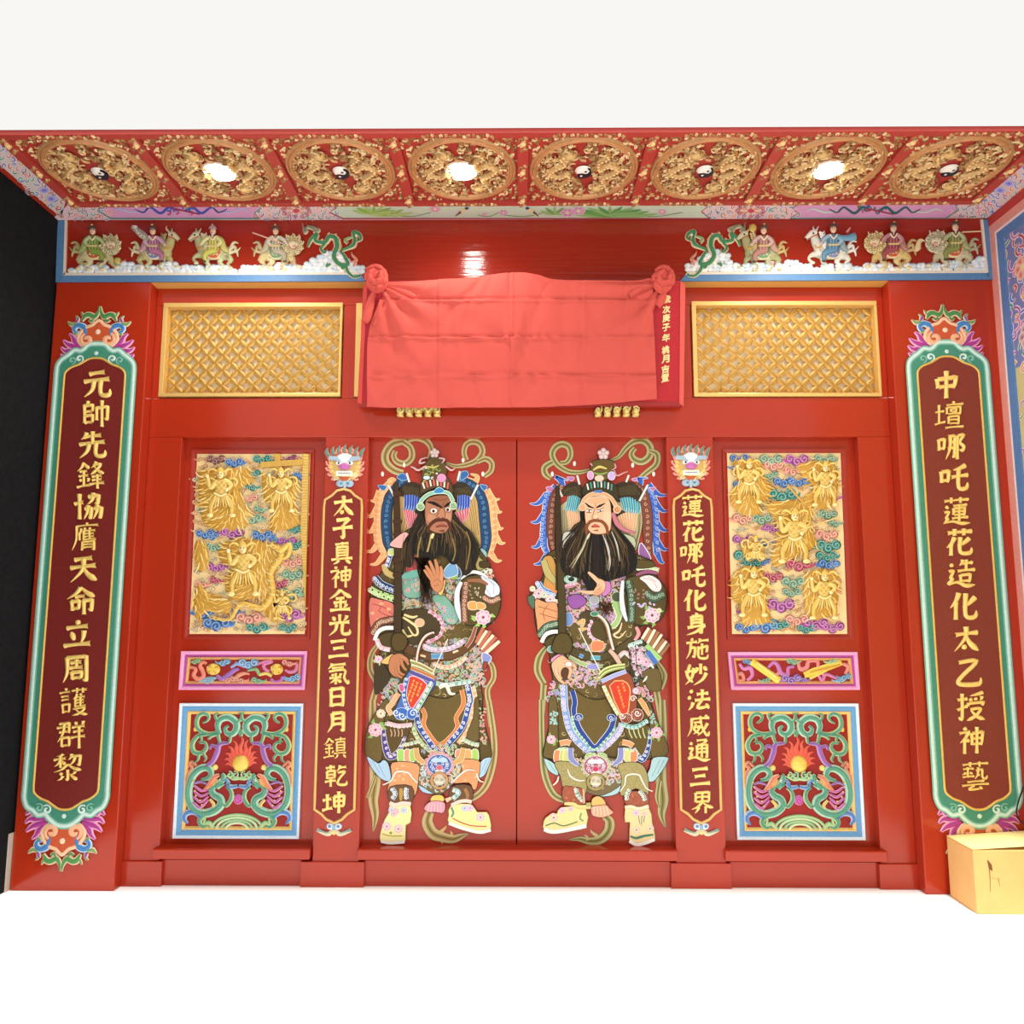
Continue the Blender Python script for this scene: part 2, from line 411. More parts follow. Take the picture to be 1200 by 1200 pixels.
# door leaves
def leaf(n, x0, x1, z0, z1):
    d = empty(n, ((x0+x1)/2, YD, z0), kind='structure'); bbox('leaf_board', x0, x1, YD, YD+.05, z0, z1, RED, d, bev=.003); return d
xm = X(605.5, 700, YD)
door1 = leaf('door_1', sx['c']-.02, xm-.0025, ZR[3], ZR[2]+.02)
door2 = leaf('door_2', xm+.0025, sx['d']+.02, ZR[3], ZR[2]+.02)
door3 = leaf('door_3', sx['a']-.02, sx['b']+.02, ZR[3], ZR[2]+.02)
door4 = leaf('door_4', sx['e']-.02, sx['f']+.02, ZR[3], ZR[2]+.02)
def frame(name, q, w, h0, h1, col, mp, m, parent, inner=None, w2=0):
    """mitred frame round the quad q (clockwise from top left, surface units)"""
    cx = sum(p[0] for p in q)/4; cy = sum(p[1] for p in q)/4
    def ins(k): return [(p[0]+k*(1 if p[0] < cx else -1), p[1]+k*(1 if p[1] < cy else -1)) for p in q]
    s = S(mp); lv = [(0, h0), (0, h1), (w*.35, h1), (w*.65, h1*.72+h0*.28), (w, h0+(h1-h0)*.35), (w, h0)]
    V = []
    for k, hh in lv: V += [(a, b, hh) for a, b in ins(k)]
    Fc = []
    for r in range(len(lv)-1): Fc += [(r*4+i, r*4+(i+1) % 4, (r+1)*4+(i+1) % 4, (r+1)*4+i) for i in range(4)]
    s.add(V, Fc, col); return s.make(name, m, parent)
LQ = [(231, 532), (364, 532), (357, 743), (222, 743)]; RQ = [(852, 531), (985, 531), (993, 743), (858, 743)]
for d, q in ((door3, LQ), (door4, RQ)):
    g = [(q[0][0]-6, q[0][1]-5), (q[1][0]+5, q[1][1]-5), (q[2][0]+6, q[2][1]+6), (q[3][0]-6, q[3][1]+6)]
    frame('panel_moulding', g, 5, 0, .012, 'BE3830', flatmap(YD), RED2, d)

# ============================================================ ceiling downlights
YL = PZ(541, 198, ZC).y
def downlight(px, label):
    p = PZ(px, 198, ZC); e = empty('downlight', (p.x, YL, ZC), label, 'ceiling light', 'round downlights in the carved ceiling')
    n = 20; rs = [(.084, .0), (.09, -.012), (.08, -.018), (.074, -.008)]
    V = []; Fc = []
    for r, z in rs: V += [(r*math.cos(2*PI*i/n), r*math.sin(2*PI*i/n), z) for i in range(n)]
    for k in range(3): Fc += [(k*n+i, k*n+(i+1) % n, (k+1)*n+(i+1) % n, (k+1)*n+i) for i in range(n)]
    me = bpy.data.meshes.new('trim_ring'); me.from_pydata(V, [], Fc); me.materials.append(TRIMW)
    o = link(bpy.data.objects.new('trim_ring', me), e)
    me = bpy.data.meshes.new('lens'); me.from_pydata([(.078*math.cos(2*PI*i/n), .078*math.sin(2*PI*i/n), -.012) for i in range(n)], [], [tuple(range(n))]); me.materials.append(GLOW)
    link(bpy.data.objects.new('lens', me), e)
    l = bpy.data.lights.new('bulb', 'SPOT'); l.energy = LAMP_W*4; l.spot_size = math.radians(150); l.spot_blend = .6; l.shadow_soft_size = .05; l.color = (1, .95, .88)
    lo = link(bpy.data.objects.new('bulb', l), e); lo.location = (0, 0, -.03)
downlight(257, 'glowing round downlight in the second carved ceiling medallion from the left')
downlight(541, 'glowing round downlight in the fourth carved medallion, nearest the ceiling middle')
downlight(970, 'glowing round downlight in the carved ceiling medallion second from the right')

# ============================================================ couplet boards
def localmap(top, bot, Y, hpx):
    """board frame: u from -1..1 units of px at mid height, v 0..hpx down the board; a true upright rectangle on the wall"""
    a, b = P(*top, Y), P(*bot, Y); xc = (a.x+b.x)/2
    dz = (b.z-a.z)/hpx; k = -dz
    def m(u, v, h): return (xc+u*k, Y-h, a.z+v*dz)
    return m
G1, G2, G3 = '47917A', '7CBBA6', 'D0EBE0'
def shade_rib(s, pts, w, c, e, h, d=.004, closed=False):
    s.rib(pts, w if not isinstance(w, tuple) else w, e, h, d, closed)
    w2 = tuple(x*.58 for x in w) if isinstance(w, tuple) else w*.58
    s.rib(pts, w2, c, h+d*.55, d, closed)
def cap(s, y, sg):
    """cloud-collar ornament beyond the end of an outer board: sg -1 grows upwards"""
    def t(pts): return [(a, y+sg*b) for a, b in pts]
    for m in (1, -1):
        q = lambda pts: t([(m*a, b) for a, b in pts])
        # pink plumes
        for x0, y0, x1, y1 in ((20, 4, 36, 17), (20, 1, 43, 9), (22, -3, 45, 0), (26, -7, 45, -9)):
            pl = sm([(x0, y0), ((x0+x1)/2, (y0+y1)/2-1), (x1-5, y1-2), (x1, y1+2.5)], 4)
            s.rib(q(pl), (8, 9, 7, 2.5), 'F2A8D0', .004, .005); s.rib(q(pl), (4.5, 5.5, 3, .5), 'B03E92', .0075, .004)
        # blue commas, green leaves
        for w_, c_, h_, k_ in (((4, 9, 9, 8, 7, 5, 2), 'C4E0F0', .006, 0), ((2, 6, 6, 5, 4, 2.5, .5), '4A86C4', .010, 0)):
            s.rib(q(sm([(16, 12), (15, 19), (18, 27), (25, 30), (30, 26), (28, 21), (24, 22.5)], 4)), w_, c_, h_, .004)
        for w_, c_, h_ in (((1.6, 5, 8, 8, 8, 3), 'E8CDA8', .007), ((.5, 3, 5, 5, 5, 1), '4F9050', .011)): s.rib(q(sm([(1, 54), (2, 46), (6, 40.5), (12, 43), (17, 42), (21, 35)], 4)), w_, c_, h_, .004)
        for p_, w_, c_ in ((((6, 41), (9, 35), (13, 37)), 5, '4F9050'), (((23, 47), (20, 41)), 4, '5E9A58'), (((39, 35), (34, 31), (28, 32)), 6.5, '7CA462'), (((25, 40), (28, 34)), 6, '8E5AA8'), (((29, 17), (26, 22)), 6, '6EA060'), (((30, 42), (26, 39)), 3.6, '6EA060')):
            s.rib(q(sm(list(p_), 4)), (1.4, w_, w_*.7), 'ECC8A8', .005, .004); s.rib(q(sm(list(p_), 4)), (.4, w_*.55, w_*.4), c_, .0085, .003)
    heart = sm([(0, 36), (7, 30), (15, 27), (22, 20), (24, 11), (18, 4), (8, 3), (0, 4), (-8, 3), (-18, 4), (-24, 11), (-22, 20), (-15, 27), (-7, 30)], 3, True)
    s.dome(t(heart), 'CC5A34', .006, .008, (1, .86, .84, .4), (0, .8, .8, 1), edge='F4C49C')
    s.rib(t(heart), 4.4, 'F8C8A0', .010, .003, True)
    for m in (1, -1): s.rib(t([(m*a, b) for a, b in spir(13, 11, 8.5, 1.2, -1.15, 14)]), (3, 5.5, 6, 5), 'F4B890', .014, .003)
    s.disc(0, y+sg*21, 3.2, 3.2, 'FBD8BC', .015, .002)
def outer_board(name, text, cs, top, bot, Y, label, field):
    HP = 506.0
    b = empty(name, P(*bot, Y), label, 'couplet board'); mp = localmap(top, bot, Y, HP)
    s = S(mp); cap(s, -20, -1); s.make('top_ornament', RELIEF, b, True, label='pink, blue and green cloud-collar ornament above the board')
    s = S(mp); cap(s, HP+26, 1); s.make('bottom_ornament', RELIEF, b, True, label='pink, blue and green cloud-collar ornament below the board')
    half = [(0, -26), (10, -25), (15, -20), (20, -17), (27, -18), (34, -12), (42, -6), (46, 0), (47, 8), (47, 22), (47, 60)]
    low = [(47, HP-60), (47, HP-14), (47, HP), (43, HP+10), (36, HP+14), (30, HP+19), (22, HP+18), (17, HP+23), (9, HP+29), (0, HP+31)]
    out = half+low; out = out+[(-a, c) for a, c in out[::-1][1:-1]]
    out = sm(out, 3, True); s = S(mp); s.poly(out, G1, .014, .014)
    s.rib(out, 7, G2, .0142, .0012, True); s.rib(out, 4, G3, .0145, .003, True)
    for m in (1, -1):
        for yy, sg in ((-7, -1), (HP+13, 1)):
            s.rib([(m*a, c) for a, c in spir(20, yy, 5.5, -sg*1.2+.4, sg*-1.2, 12)], (1.5, 2.4, 3.4, 2), G3, .016, .003)
            s.rib([(m*a, c) for a, c in spir(29, yy-sg*2, 5, -sg*1.2+.4, sg*-1.2, 12)], (1.5, 2.4, 3.0, 2), G2, .016, .003)
    for yy in (-14, HP+20): s.disc(0, yy, 2.6, 2.6, G3, .016, .002)
    s.make('teal_frame', RELIEF, b)
    hi = [(0, -8), (8, -7), (15, -3), (20, 0), (30, 4), (36, 10), (37, 18), (37, 34), (37, 70)]
    li = [(37, HP-70), (37, HP-24), (37, HP-12), (35.5, HP-5), (28, HP+1), (20, HP+4), (14, HP+8), (7, HP+12), (0, HP+13)]
    inn = hi+li; inn = sm(inn+[(-a, c) for a, c in inn[::-1][1:-1]], 3, True)
    s = S(mp); s.poly(inn, field, .0155, .002); s.make('board_field', RELIEF, b)
    s = S(mp); s.rib(inn, 2.6, 'E8BE60', .016, .005, True); s.make('gold_edge', GOLDCOL, b)
    for ch, (cx, cy, w) in zip(text, cs):
        s = S(flatmap(Y-.016)); brush(s, ch, cx, cy, 34, 33, .011, 'FFDE7C', 'F2B878'); s.make('character', GOLDCOL, b, True)
    return b
L1 = [(114, 450, 31), (112, 485, 31), (108.5, 521, 32), (106.5, 557, 33), (104, 593, 31), (101, 629, 31), (98, 667, 32), (95, 704, 35), (91, 743, 31), (89, 784, 28), (86.5, 822, 33), (84, 861, 33), (79.5, 899, 35)]
R1 = [(1109, 451, 29), (1111.5, 487, 32), (1115, 523, 33), (1118, 560, 33), (1120, 599, 33), (1124, 635, 32), (1126, 672, 33), (1129, 710, 34), (1132, 749, 34), (1135, 788, 28), (1137.5, 828, 36), (1138.5, 867, 35), (1142, 909, 36)]
outer_board('couplet_board', '元帥先鋒協膺天命立周護群黎', L1, (114.5, 428), (77.5, 934), YH, 'tall maroon couplet board in teal frame on the left outer pillar beside the dark wall', '7A2622')
outer_board('couplet_board', '中壇哪吒蓮花造化太乙授神藝', R1, (1108.5, 426), (1144.5, 934), YH, 'tall maroon couplet board in teal frame on the right outer pillar above the cardboard box', '86382A')

def inner_board(text, cs, top, bot, label):
    HP = bot[1]-top[1]
    b = empty('couplet_board', P(*bot, 0), label, 'couplet board'); mp = localmap(top, bot, 0, HP)
    half = [(0, -10), (8, -8), (14, -2), (22, 3), (23, 12)]
    low = [(25-2, HP-12), (23, HP-2), (15, HP+3), (9, HP+9), (0, HP+13)]
    out = half+low; out = out+[(-a, c) for a, c in out[::-1][1:-1]]
    s = S(mp); s.poly(out, '84281F', .012, .012); s.make('board_field', RELIEF, b)
    s = S(mp); s.rib(out, 3.4, 'EFC070', .010, .008, True); s.make('gold_edge', GOLDCOL, b)
    for ch, (cx, cy, w) in zip(text, cs):
        s = S(flatmap(-.012)); brush(s, ch, cx, cy, 28, 26.5, .010, 'FFE084', 'F2B878'); s.make('character', GOLDCOL, b, True)
    s = S(mp); y = HP+17                               # bow ornament under the board
    for m in (1, -1):
        s.disc(m*4.5, y, 4.6, 4.0, 'E6EEF4', .004, .008, edge='A8C4DC'); s.disc(m*5, y, 2.0, 1.8, '5E90C8', .012, .002)
        s.rib(sm([(m*1, y+3), (m*7, y+9), (m*20, y+4)], 5), (3, 5, 4.5, 4), 'D8D0B0', .003, .006); s.rib(sm([(m*8, y+7), (m*20, y+4)], 4), (1.5, 3), '8A9A90', .008, .002)
    s.disc(0, y+1, 2.2, 3.4, '98B8D8', .01, .006); s.dome([(0, y+3), (4, y+7), (0, y+10), (-4, y+7)], 'F2D890', .006, .006)
    s.make('bow_ornament', RELIEF, b, True, label='small blue and cream carved bow under the board')
    return b
L2 = [(402.5, 593, 25), (402, 619, 23), (401, 648, 25), (400, 676, 27), (399, 703, 28), (398, 732, 26), (397, 760, 24), (396, 789, 26), (395, 817, 21), (395, 846, 22), (392.5, 876.5, 28), (394, 908.6, 27), (391.5, 940, 27)]
R2 = [(811, 593, 25), (812, 622, 27), (810.5, 648, 28), (813, 675.5, 28), (814, 703, 28), (816, 731, 22), (817, 760.6, 28), (816, 790, 29), (819, 820, 27), (819, 851, 28), (819, 879, 27), (820, 910, 26), (823, 940, 26)]
inner_board('太子真神金光三氣日月鎮乾坤', L2, (404, 583), (391, 950), 'slim gold-edged couplet board on the post left of the painted doors')
inner_board('蓮花哪吒化身施妙法威通三界', R2, (809.5, 583), (822.5, 950), 'slim gold-edged couplet board on the post right of the painted doors')

# lion masks over the inner boards
def lion(cx, cy, label):
    b = empty('lion_mask', P(cx, cy, 0), label, 'carved mask', 'carved lion masks over the slim couplet boards')
    mp = flatmap(0)
    def c(pts): return [(cx+a, cy+q) for a, q in pts]
    s = S(mp)
    s.disc(cx, cy, 19, 19, 'D8B070', .004, .012, 20)
    for i in range(15):
        a = -.62+PI*(1.4)*i/14+.0; a = PI*1.5+(i-7)*.335
        x, y = 17.5*math.cos(a), 17*math.sin(a)-1
        s.rib(c(spir(x, y, 5, a, 1.2 if x > 0 else -1.2, 10)), (2.6, 3, 2.6), 'F4A090', .006, .006)
        s.disc(cx+x*.93, cy+y*.93, 2.4, 2.4, 'D06048' if y < -8 else 'E8D068', .01, .004)
    for i in range(24):
        a = i*2.4; r = 5+9.5*((i*7) % 10)/10; x, y = r*1.3*math.cos(a), 6+r*.8*abs(math.sin(a))
        if x*x/340+y*y/340 < .9: s.rib(c(spir(x, y, 3, a, 1.2, 8)), 1.3, ('F2DC80', 'D8C060', 'F6ECC0')[i % 3], .014, .003)
    s.make('mane', RELIEF, b, True)
    s = S(mp)
    for i in range(7):
        x = (i-3)*6.9; s.rib(c(sm([(x*.9, -15+abs(x)*.16), (x*.98-1, -20+abs(x)*.16), (x*1.03+(1.5 if i < 4 else 2), -26+abs(x)*.2)], 4)), (5, 5, 1), '6E8A7C', .008, .007, edge='E8A890')
    s.make('spike', RELIEF, b, True)
    s = S(mp)
    s.dome(c(sm([(-11, -8), (-6, -14), (0, -15.5), (6, -14), (11, -8), (6, -2), (0, -1), (-6, -2)], 3, True)), 'F2EEF0', .012, .012)
    for m in (1, -1):
        s.rib(c([(m*x, y) for x, y in sm([(4, -5), (10, -9), (17, -9), (16, -12)], 4)]), (3, 5.5, 4, 1), 'A8C0D0', .02, .006)
        s.disc(cx+m*7, cy-3.5, 3.1, 2.2, 'FFFFFF', .02, .005); s.disc(cx+m*6.6, cy-3.5, 1.3, 1.5, '303848', .024, .003)
        s.disc(cx+m*4.5, cy+1.0, 2.6, 1.8, 'C878B8', .022, .006)
    s.dome(c(sm([(-6, 0), (0, -4), (6, 0), (3, 4), (-3, 4)], 3, True)), 'CC70B8', .02, .014)
    s.make('brow_and_nose', RELIEF, b, True)
    s = S(mp); s.quad(c([(-9, 5.5), (9, 5.5), (10, 11.5), (-10, 11.5)]), .012, .024, 'F4F0E4')
    for i in range(5): s.rib(c([(-6+i*3, 6.5), (-6+i*3, 10.5)]), .35, 'B0A898', .0245)
    s.rib(c([(-7, 8.4), (7, 8.4)]), .8, '8090A8', .0246); s.make('teeth', RELIEF, b)
    s = S(mp)
    for m in (1, -1): s.disc(cx+m*5, cy+20, 5.5, 4.4, 'A8C0D4', .008, .01); s.disc(cx+m*4, cy+20, 1.6, 1.4, '4C8AA0', .018, .002)
    s.rib(c([(0, 15), (0, 26)]), (3, 5, 3), 'B8CCD8', .012, .008); s.dome(c([(-7, 12), (7, 12), (3, 17), (-3, 17)]), 'C8603C', .014, .006)
    s.make('chin_bow', RELIEF, b, True)
lion(404.5, 547, 'carved lion mask above the slim couplet board left of the doors')
lion(809, 546, 'carved lion mask above the slim couplet board right of the doors')

# ============================================================ carved ceiling
CE = empty('ceiling', (0, 0, ZC), kind='structure')
def cmap(u, v, h): return (u, v, ZC-h)                    # metres
def cpx(u, v, h): p = PZ(u, v, ZC); return (p.x, p.y, ZC-h)  # pixel on the ceiling plane
CX0, CX1 = PZ(78, 228, ZC).x, PZ(1148, 228, ZC).x
CY1 = PZ(606, 233.5, ZC).y; CY0 = PZ(606, 156.5, ZC).y; CW = (CX1-CX0)/8
# thin soffit deck with a bevelled free edge
V = [(XL-.3, YE, ZC), (XR+.4, YE, ZC), (XR+.4, .2, ZC), (XL-.3, .2, ZC), (XL-.3, YE+.25, ZC+.1), (XR+.4, YE+.25, ZC+.1), (XR+.4, .2, ZC+.1), (XL-.3, .2, ZC+.1)]
me = bpy.data.meshes.new('soffit_board'); me.from_pydata(V, [], [(0, 1, 2, 3), (4, 5, 6, 7), (0, 4, 5, 1), (1, 5, 6, 2), (2, 6, 7, 3), (3, 7, 4, 0)]); me.materials.append(RED2)
kid(link(bpy.data.objects.new('soffit_board', me)), CE)
CR = 'B0423A'
GL = ('C8A06C', 'AE8450', 'DCBC88', '987044', 'EAD2A0')
def rib_bar(x0, x1, y0, y1, n):
    s = S(cmap); s.box(x0, y0, x1, y1, -.001, .022, CR); s.make(n, RELIEF, CE)
for i in range(9):
    x = CX0+i*CW; s = S(cmap); w = .028
    s.box(x-w, YE+.003, x+w, CY1, -.001, .022, CR)
    for v, k in ((.5*(CY0+CY1), 1.0), (CY1-.02, .8), (CY0+.05, .8)):
        for q in range(7):
            a = q*2.4; s.rib([(x+px_, v+py_) for px_, py_ in spir(.012*math.cos(a), (q-3)*.022*k, .013, a, 1.1, 7)], .007, GL[q % 5], .022, .006)
        s.disc(x, v, .016, .016, 'F0D090', .022, .012, 8)
    s.make('ceiling_rib', RELIEF, CE)
for v, nm in ((CY1+.012, 'edge_rib'), (CY0-.02, 'cross_rib')):
    s = S(cmap); s.box(CX0-.03, v-.02, CX1+.03, v+.02, -.001, .023, CR)
    for i in range(8):
        c = CX0+(i+.5)*CW
        for q in range(16):
            a = q*2.1; s.rib(spir(c+(q-7.5)*.022, v+.004*math.cos(a), .012, a, 1.1, 6), .006, GL[q % 5], .023, .006)
    s.make(nm, RELIEF, CE)
# one coffer, modelled once, in metres about its centre
AX, AY = CW/2-.03, (CY1-CY0)/2-.004
rn = random.Random(4)
def lmap(u, v, h): return (u, v, -h)
def coffer_meshes():
    out = {}
    s = S(lmap); s.box(-AX, -AY, AX, AY, -.001, .003, 'A83A32'); out['red_board'] = (s, False)
    s = S(lmap)
    for r, w, d, c in ((.985, .018, .012, 'B88C5C'), (.925, .026, .020, 'C08858'), (.875, .008, .012, 'E0B078')):
        s.rib(ell(0, 0, AX*r-.008, AY*r-.008, 48), w, c, .003, d, True)
    out['medallion_ring'] = (s, True)
    s = S(lmap); R = .84
    def gap(x, y): return abs(x-.16*math.sin(y*2.4)+.03) < .13+.07*(abs(y) < .35)
    for side in (1, -1):                                    # two dragons chasing round the medallion
        body = sm([(side*x, side*y) for x, y in ((.30, .62), (.52, .50), (.42, .28), (.60, .12), (.74, -.08), (.50, -.20), (.34, -.08), (.30, -.34), (.48, -.52), (.36, -.70))], 6)
        body = [(x*AX*R, y*AY*R) for x, y in body]
        s.rib(body, (.012, .030, .034, .034, .030, .022, .010), 'CCA670', .010, .022)
        for i, (x, y) in enumerate(body[2:-2:2]):
            s.disc(x, y, .008, .008, 'EFCF92', .030, .004, 6)
            a = math.atan2(body[min(i*2+4, len(body)-1)][1]-y, body[min(i*2+4, len(body)-1)][0]-x)
            s.rib([(x, y), (x+.02*math.cos(a+1.6), y+.02*math.sin(a+1.6)), (x+.026*math.cos(a+1.1), y+.026*math.sin(a+1.1))], (.012, .002), 'C48C4C', .016, .008)
        hx, hy = side*.28*AX, side*.50*AY
        s.disc(hx, hy, .034, .026, 'D4AE70', .014, .028, 10)
        for q in range(9): s.rib(vol(hx, hy, q*.7, .075, 3.2*side, 9), (.012, .010, .003), GL[q % 5], .02, .012)
    pts = [(x, y) for x, y in scatter(ell(0, 0, 1, 1, 30), .068, rn, 60) if not gap(x, y)]
    for x, y in pts:
        a = rn.uniform(0, 6.28); L = rn.uniform(.03, .07)
        s.rib(vol(x*AX*R, y*AY*R, a, L, rn.choice((-1, 1))*rn.uniform(1.5, 5), 8), (.010, .009, .003), rn.choice(GL), rn.uniform(.003, .014), .011)
    out['dragon_relief'] = (s, True)
    s = S(lmap)
    for x, y in scatter([(-1, -1), (1, -1), (1, 1), (-1, 1)], .085, rn, 60):
        if x*x+y*y > 1.06: s.rib(vol(x*AX*.97, y*AY*.96, rn.uniform(0, 6.3), rn.uniform(.03, .055), rn.choice((-1, 1))*4, 7), (.009, .008, .003), rn.choice(GL), .003, .010)
    out['corner_filigree'] = (s, True)
    return out
CM = coffer_meshes()
GOLDREL = mat('gilt_carving', None, .45, .4, .08, nscale=30, namt=.12)
src = {k: v[0].make(k, RELIEF if k in ('red_board',) else GOLDREL, None, v[1]) for k, v in CM.items()}
s = S(lmap)
s.disc(0, 0, .044, .044, 'F4F0E8', .010, .018, 24)
blk = ell(0, 0, .043, .043, 14, -PI/2, PI/2)+ell(0, .0215, .0215, .0215, 8, PI/2, 1.5*PI)[1:]+ell(0, -.0215, .0215, .0215, 8, PI/2, -PI/2)[1:-1]
s.poly([(x*.98, y*.98) for x, y in blk], '2A2430', .0292, .012)
s.disc(0, .0215, .007, .007, 'F4F0E8', .0296, 0, 10); s.disc(0, -.0215, .007, .007, '2A2430', .0296, 0, 10)
taiji = s.make('yin_yang_boss', PAINT, None)
for i in range(8):
    e = empty('ceiling_coffer', (CX0+(i+.5)*CW, (CY0+CY1)/2, 0), parent=CE)
    tag(e, 'red and gold coffer with a glowing lamp in its dragon medallion' if i in (1, 3, 6) else 'red and gold coffer with a black and white boss in its dragon medallion')
    for k in list(src)+([] if i in (1, 3, 6) else ['t']):
        o = src.get(k, taiji); c = o.copy(); COL.objects.link(c); c.parent = e
        if k in ('corner_filigree',): c['kind'] = 'stuff'
        if k == 't': c.rotation_euler = (0, 0, .5)
for o in list(src.values())+[taiji]: bpy.data.objects.remove(o)

# painted border strip between the coffers and the walls
def swirls(s, reg, step, pal, rnd, L=(7, 12), w=1.2, h=.001, edge='F4EEE6'):
    for x, y in scatter(reg, step, rnd):
        c = rnd.choice(pal); a = rnd.uniform(0, 6.28); l = rnd.uniform(*L); t = rnd.choice((-1, 1))*rnd.uniform(3, 6)
        q = vol(x-l*.2*math.cos(a), y-l*.2*math.sin(a), a, l, t, 9)
        s.rib(q, (w*2.4, w*2.2, w*1.2), edge, h, 0); s.rib(q, (w*1.1, w*1.2, w*.4), c, h+.0002, 0); h += .00001
def flower(s, x, y, r, c1, c2, c3, h, n=6, ry=1.0):
    for i in range(n):
        a = i*2*PI/n; s.disc(x+r*.6*math.cos(a), y+ry*r*.6*math.sin(a), r*.48, r*.48*ry, c1, h+i*.00008, 0, 7, edge=c2)
    s.disc(x, y, r*.3, r*.3*ry, c3, h+.001, 0, 7)
rb = random.Random(8)
s = S(cpx)
s.poly([(60, 257.5), (1168, 257.5), (1148, 235.5), (84, 235.5)], 'E4C8D0', .002)
s.poly([(72, 255), (0, 193), (0, 155), (78, 230)], 'D8CCCC', .002)
s.poly([(1168, 258), (1240, 200), (1240, 155), (1148, 233)], 'D8CCCC', .002)
s.make('painted_border', PAINT, CE)
PAL = ('C8402C', '3E9A9A', 'E88A3A', '7A5AA8', '2E7A78', 'D8608A', '6888D0')
s = S(cpx)
for x0, x1 in ((85, 125), (305, 392), (828, 930), (1118, 1158)):
    swirls(s, [(x0, 236.5), (x1, 236.5), (x1+(8 if x0 > 500 else 4), 256), (x0-(8 if x0 < 500 else 0), 256)], 4.2, PAL, rb, (6, 11), 1.0, .003)
for cx in (347, 880):
    for i in range(12):
        a = i*PI/6; s.rib([(cx+4*math.cos(a), 246+2.4*math.sin(a)), (cx+17*math.cos(a), 246+8*math.sin(a))], (2, 3.4, .8), 'E8A878' if i % 2 else 'F0D0D8', .005+i*.00005, 0)
        s.rib(spir(cx+15*math.cos(a), 246+7*math.sin(a), 2.6, a, 1.1, 8), .9, 'C05878', .0058+i*.00002, 0)
    s.disc(cx, 246, 4, 2.4, 'C8506A', .0064)
side = [(72, 254), (2, 195), (2, 160), (76, 230)]
swirls(s, side, 5.0, PAL+('4058C8',), rb, (7, 13), 1.2, .003)
sider = [(1166, 254), (1200, 228), (1200, 190), (1150, 232)]
swirls(s, sider, 5.0, PAL+('5068E0', '5068E0'), rb, (7, 13), 1.2, .003)
for cx, cy, c in ((52, 222, '4A50C8'), (60, 232, '4A50C8'), (1182, 214, '4A58D8'), (1172, 222, '4A58D8')): s.disc(cx, cy, 7, 4, c, .0055+cx*1e-7, 0, 8, edge='D0CCF0')
s.make('scroll_painting', PAINT, CE, kind='stuff', label='multicoloured scroll and lotus painting on the ceiling border')
s = S(cpx)
for a, b in ((118, 306), (930, 1120)):           # lilac cartouches with trailing ribbons
    q = [(a, 237.5), (a-10+(20 if a > 500 else 0), 237.5), (b-8, 237.5), (b, 243), (b-8, 249), (b-2, 255.5), (a+12, 255.5), (a-2, 247)] if a < 500 else [(a+8, 237.5), (b, 237.5), (b+2, 246), (b-12, 255.5), (a-4, 255.5), (a+6, 249), (a-2, 243)]
    q = [q[0]]+q[2:] if a < 500 else q
    s.poly(q, 'D8A0CC', .003); s.rib(q, 1.6, '4A9088', .004, 0, True)
    c = (a+b)/2; col = '4858B8' if a < 500 else '2E6A72'
    for k in (1, -1):
        s.rib(sm([(c+k*5, 246), (c+k*14, 242), (c+k*24, 249), (c+k*36, 242), (c+k*44, 248), (c+k*54, 244)], 5), (2.5, 3.2, 2.2, 1), col, .005, 0)
        s.rib(sm([(c+k*40, 246), (c+k*58, 248), (c+k*72, 244), (c+k*80, 247)], 4), (1.2, 2.2, .8), 'B8C0E8' if a < 500 else 'C8DCD8', .005, 0)
    for i in range(9): s.rib(vol(c+rb.uniform(-16, 16), 246+rb.uniform(-3, 3), rb.uniform(0, 6), 9, 4, 7), 1.5, rb.choice((col, 'B04858', '3A6AB0')), .0056+i*.0001, 0)
    s.rib([(c-10, 243), (c+22, 250)], 1.4, 'A03850', .0068, 0)
s.make('lilac_cartouche', PAINT, CE, label='lilac painted cartouches with trailing blue ribbons')
s = S(cpx)
q = [(392, 237.5), (822, 237.5), (829, 242), (822, 247), (832, 255.5), (402, 255.5), (386, 248), (394, 243)]
s.poly(q, 'CCDCC8', .003); s.rib(q, 1.6, 'A84858', .004, 0, True)
def leafs(cx, cy, n, L, c):
    for i in range(n):
        a = PI+(i+.5)*PI/n if n > 1 else 0
        s.rib(sm([(cx, cy+3), (cx+L*.6*math.cos(a), cy+3+5*math.sin(a)), (cx+L*math.cos(a), cy+1+7*math.sin(a))], 4), (1.5, 4, 3, .5), c if i % 2 else mix(c, 'E8F0C0', .35), .005+i*.0001+cx*1e-6, 0)
leafs(438, 246, 7, 26, '8CB858'); leafs(455, 249, 5, 30, '9CC068'); leafs(715, 247, 9, 42, '5CA054'); leafs(720, 250, 7, 52, '6EAC5C'); leafs(650, 247, 5, 18, '78A860')
for cx, cy, r, c in ((510, 244, 6, 'C8709C'), (590, 248, 5, 'C0609C'), (568, 250, 3, 'C0609C'), (665, 248, 8, 'B868A8'), (678, 246, 8, 'C880B8'), (776, 247, 5, 'C8709C')): flower(s, cx, cy, r, c, 'E8C0D8', 'F0E0A0', .006, 6, .6)
for bx in (541, 624):
    k = -1 if bx > 600 else 1
    s.rib(sm([(bx-k*8, 252), (bx, 247), (bx+k*6, 243)], 5), (1, 5, 4, 1.5), 'E8D8A0', .006, 0); s.rib([(bx-k*7, 252), (bx-k*1, 247)], (1, 3), '505878', .0065, 0); s.disc(bx+k*6, 243, 2.5, 1.6, '485070', .0065)
for a, b in ((460, 505), (560, 585), (590, 640), (735, 800)): s.rib(sm([(a, 251), ((a+b)/2, 253), (b, 248)], 5), .9, '78A068', .0045, 0)
s.make('garden_cartouche', PAINT, CE, label='pale green cartouche painted with flowers, leaves and two birds')
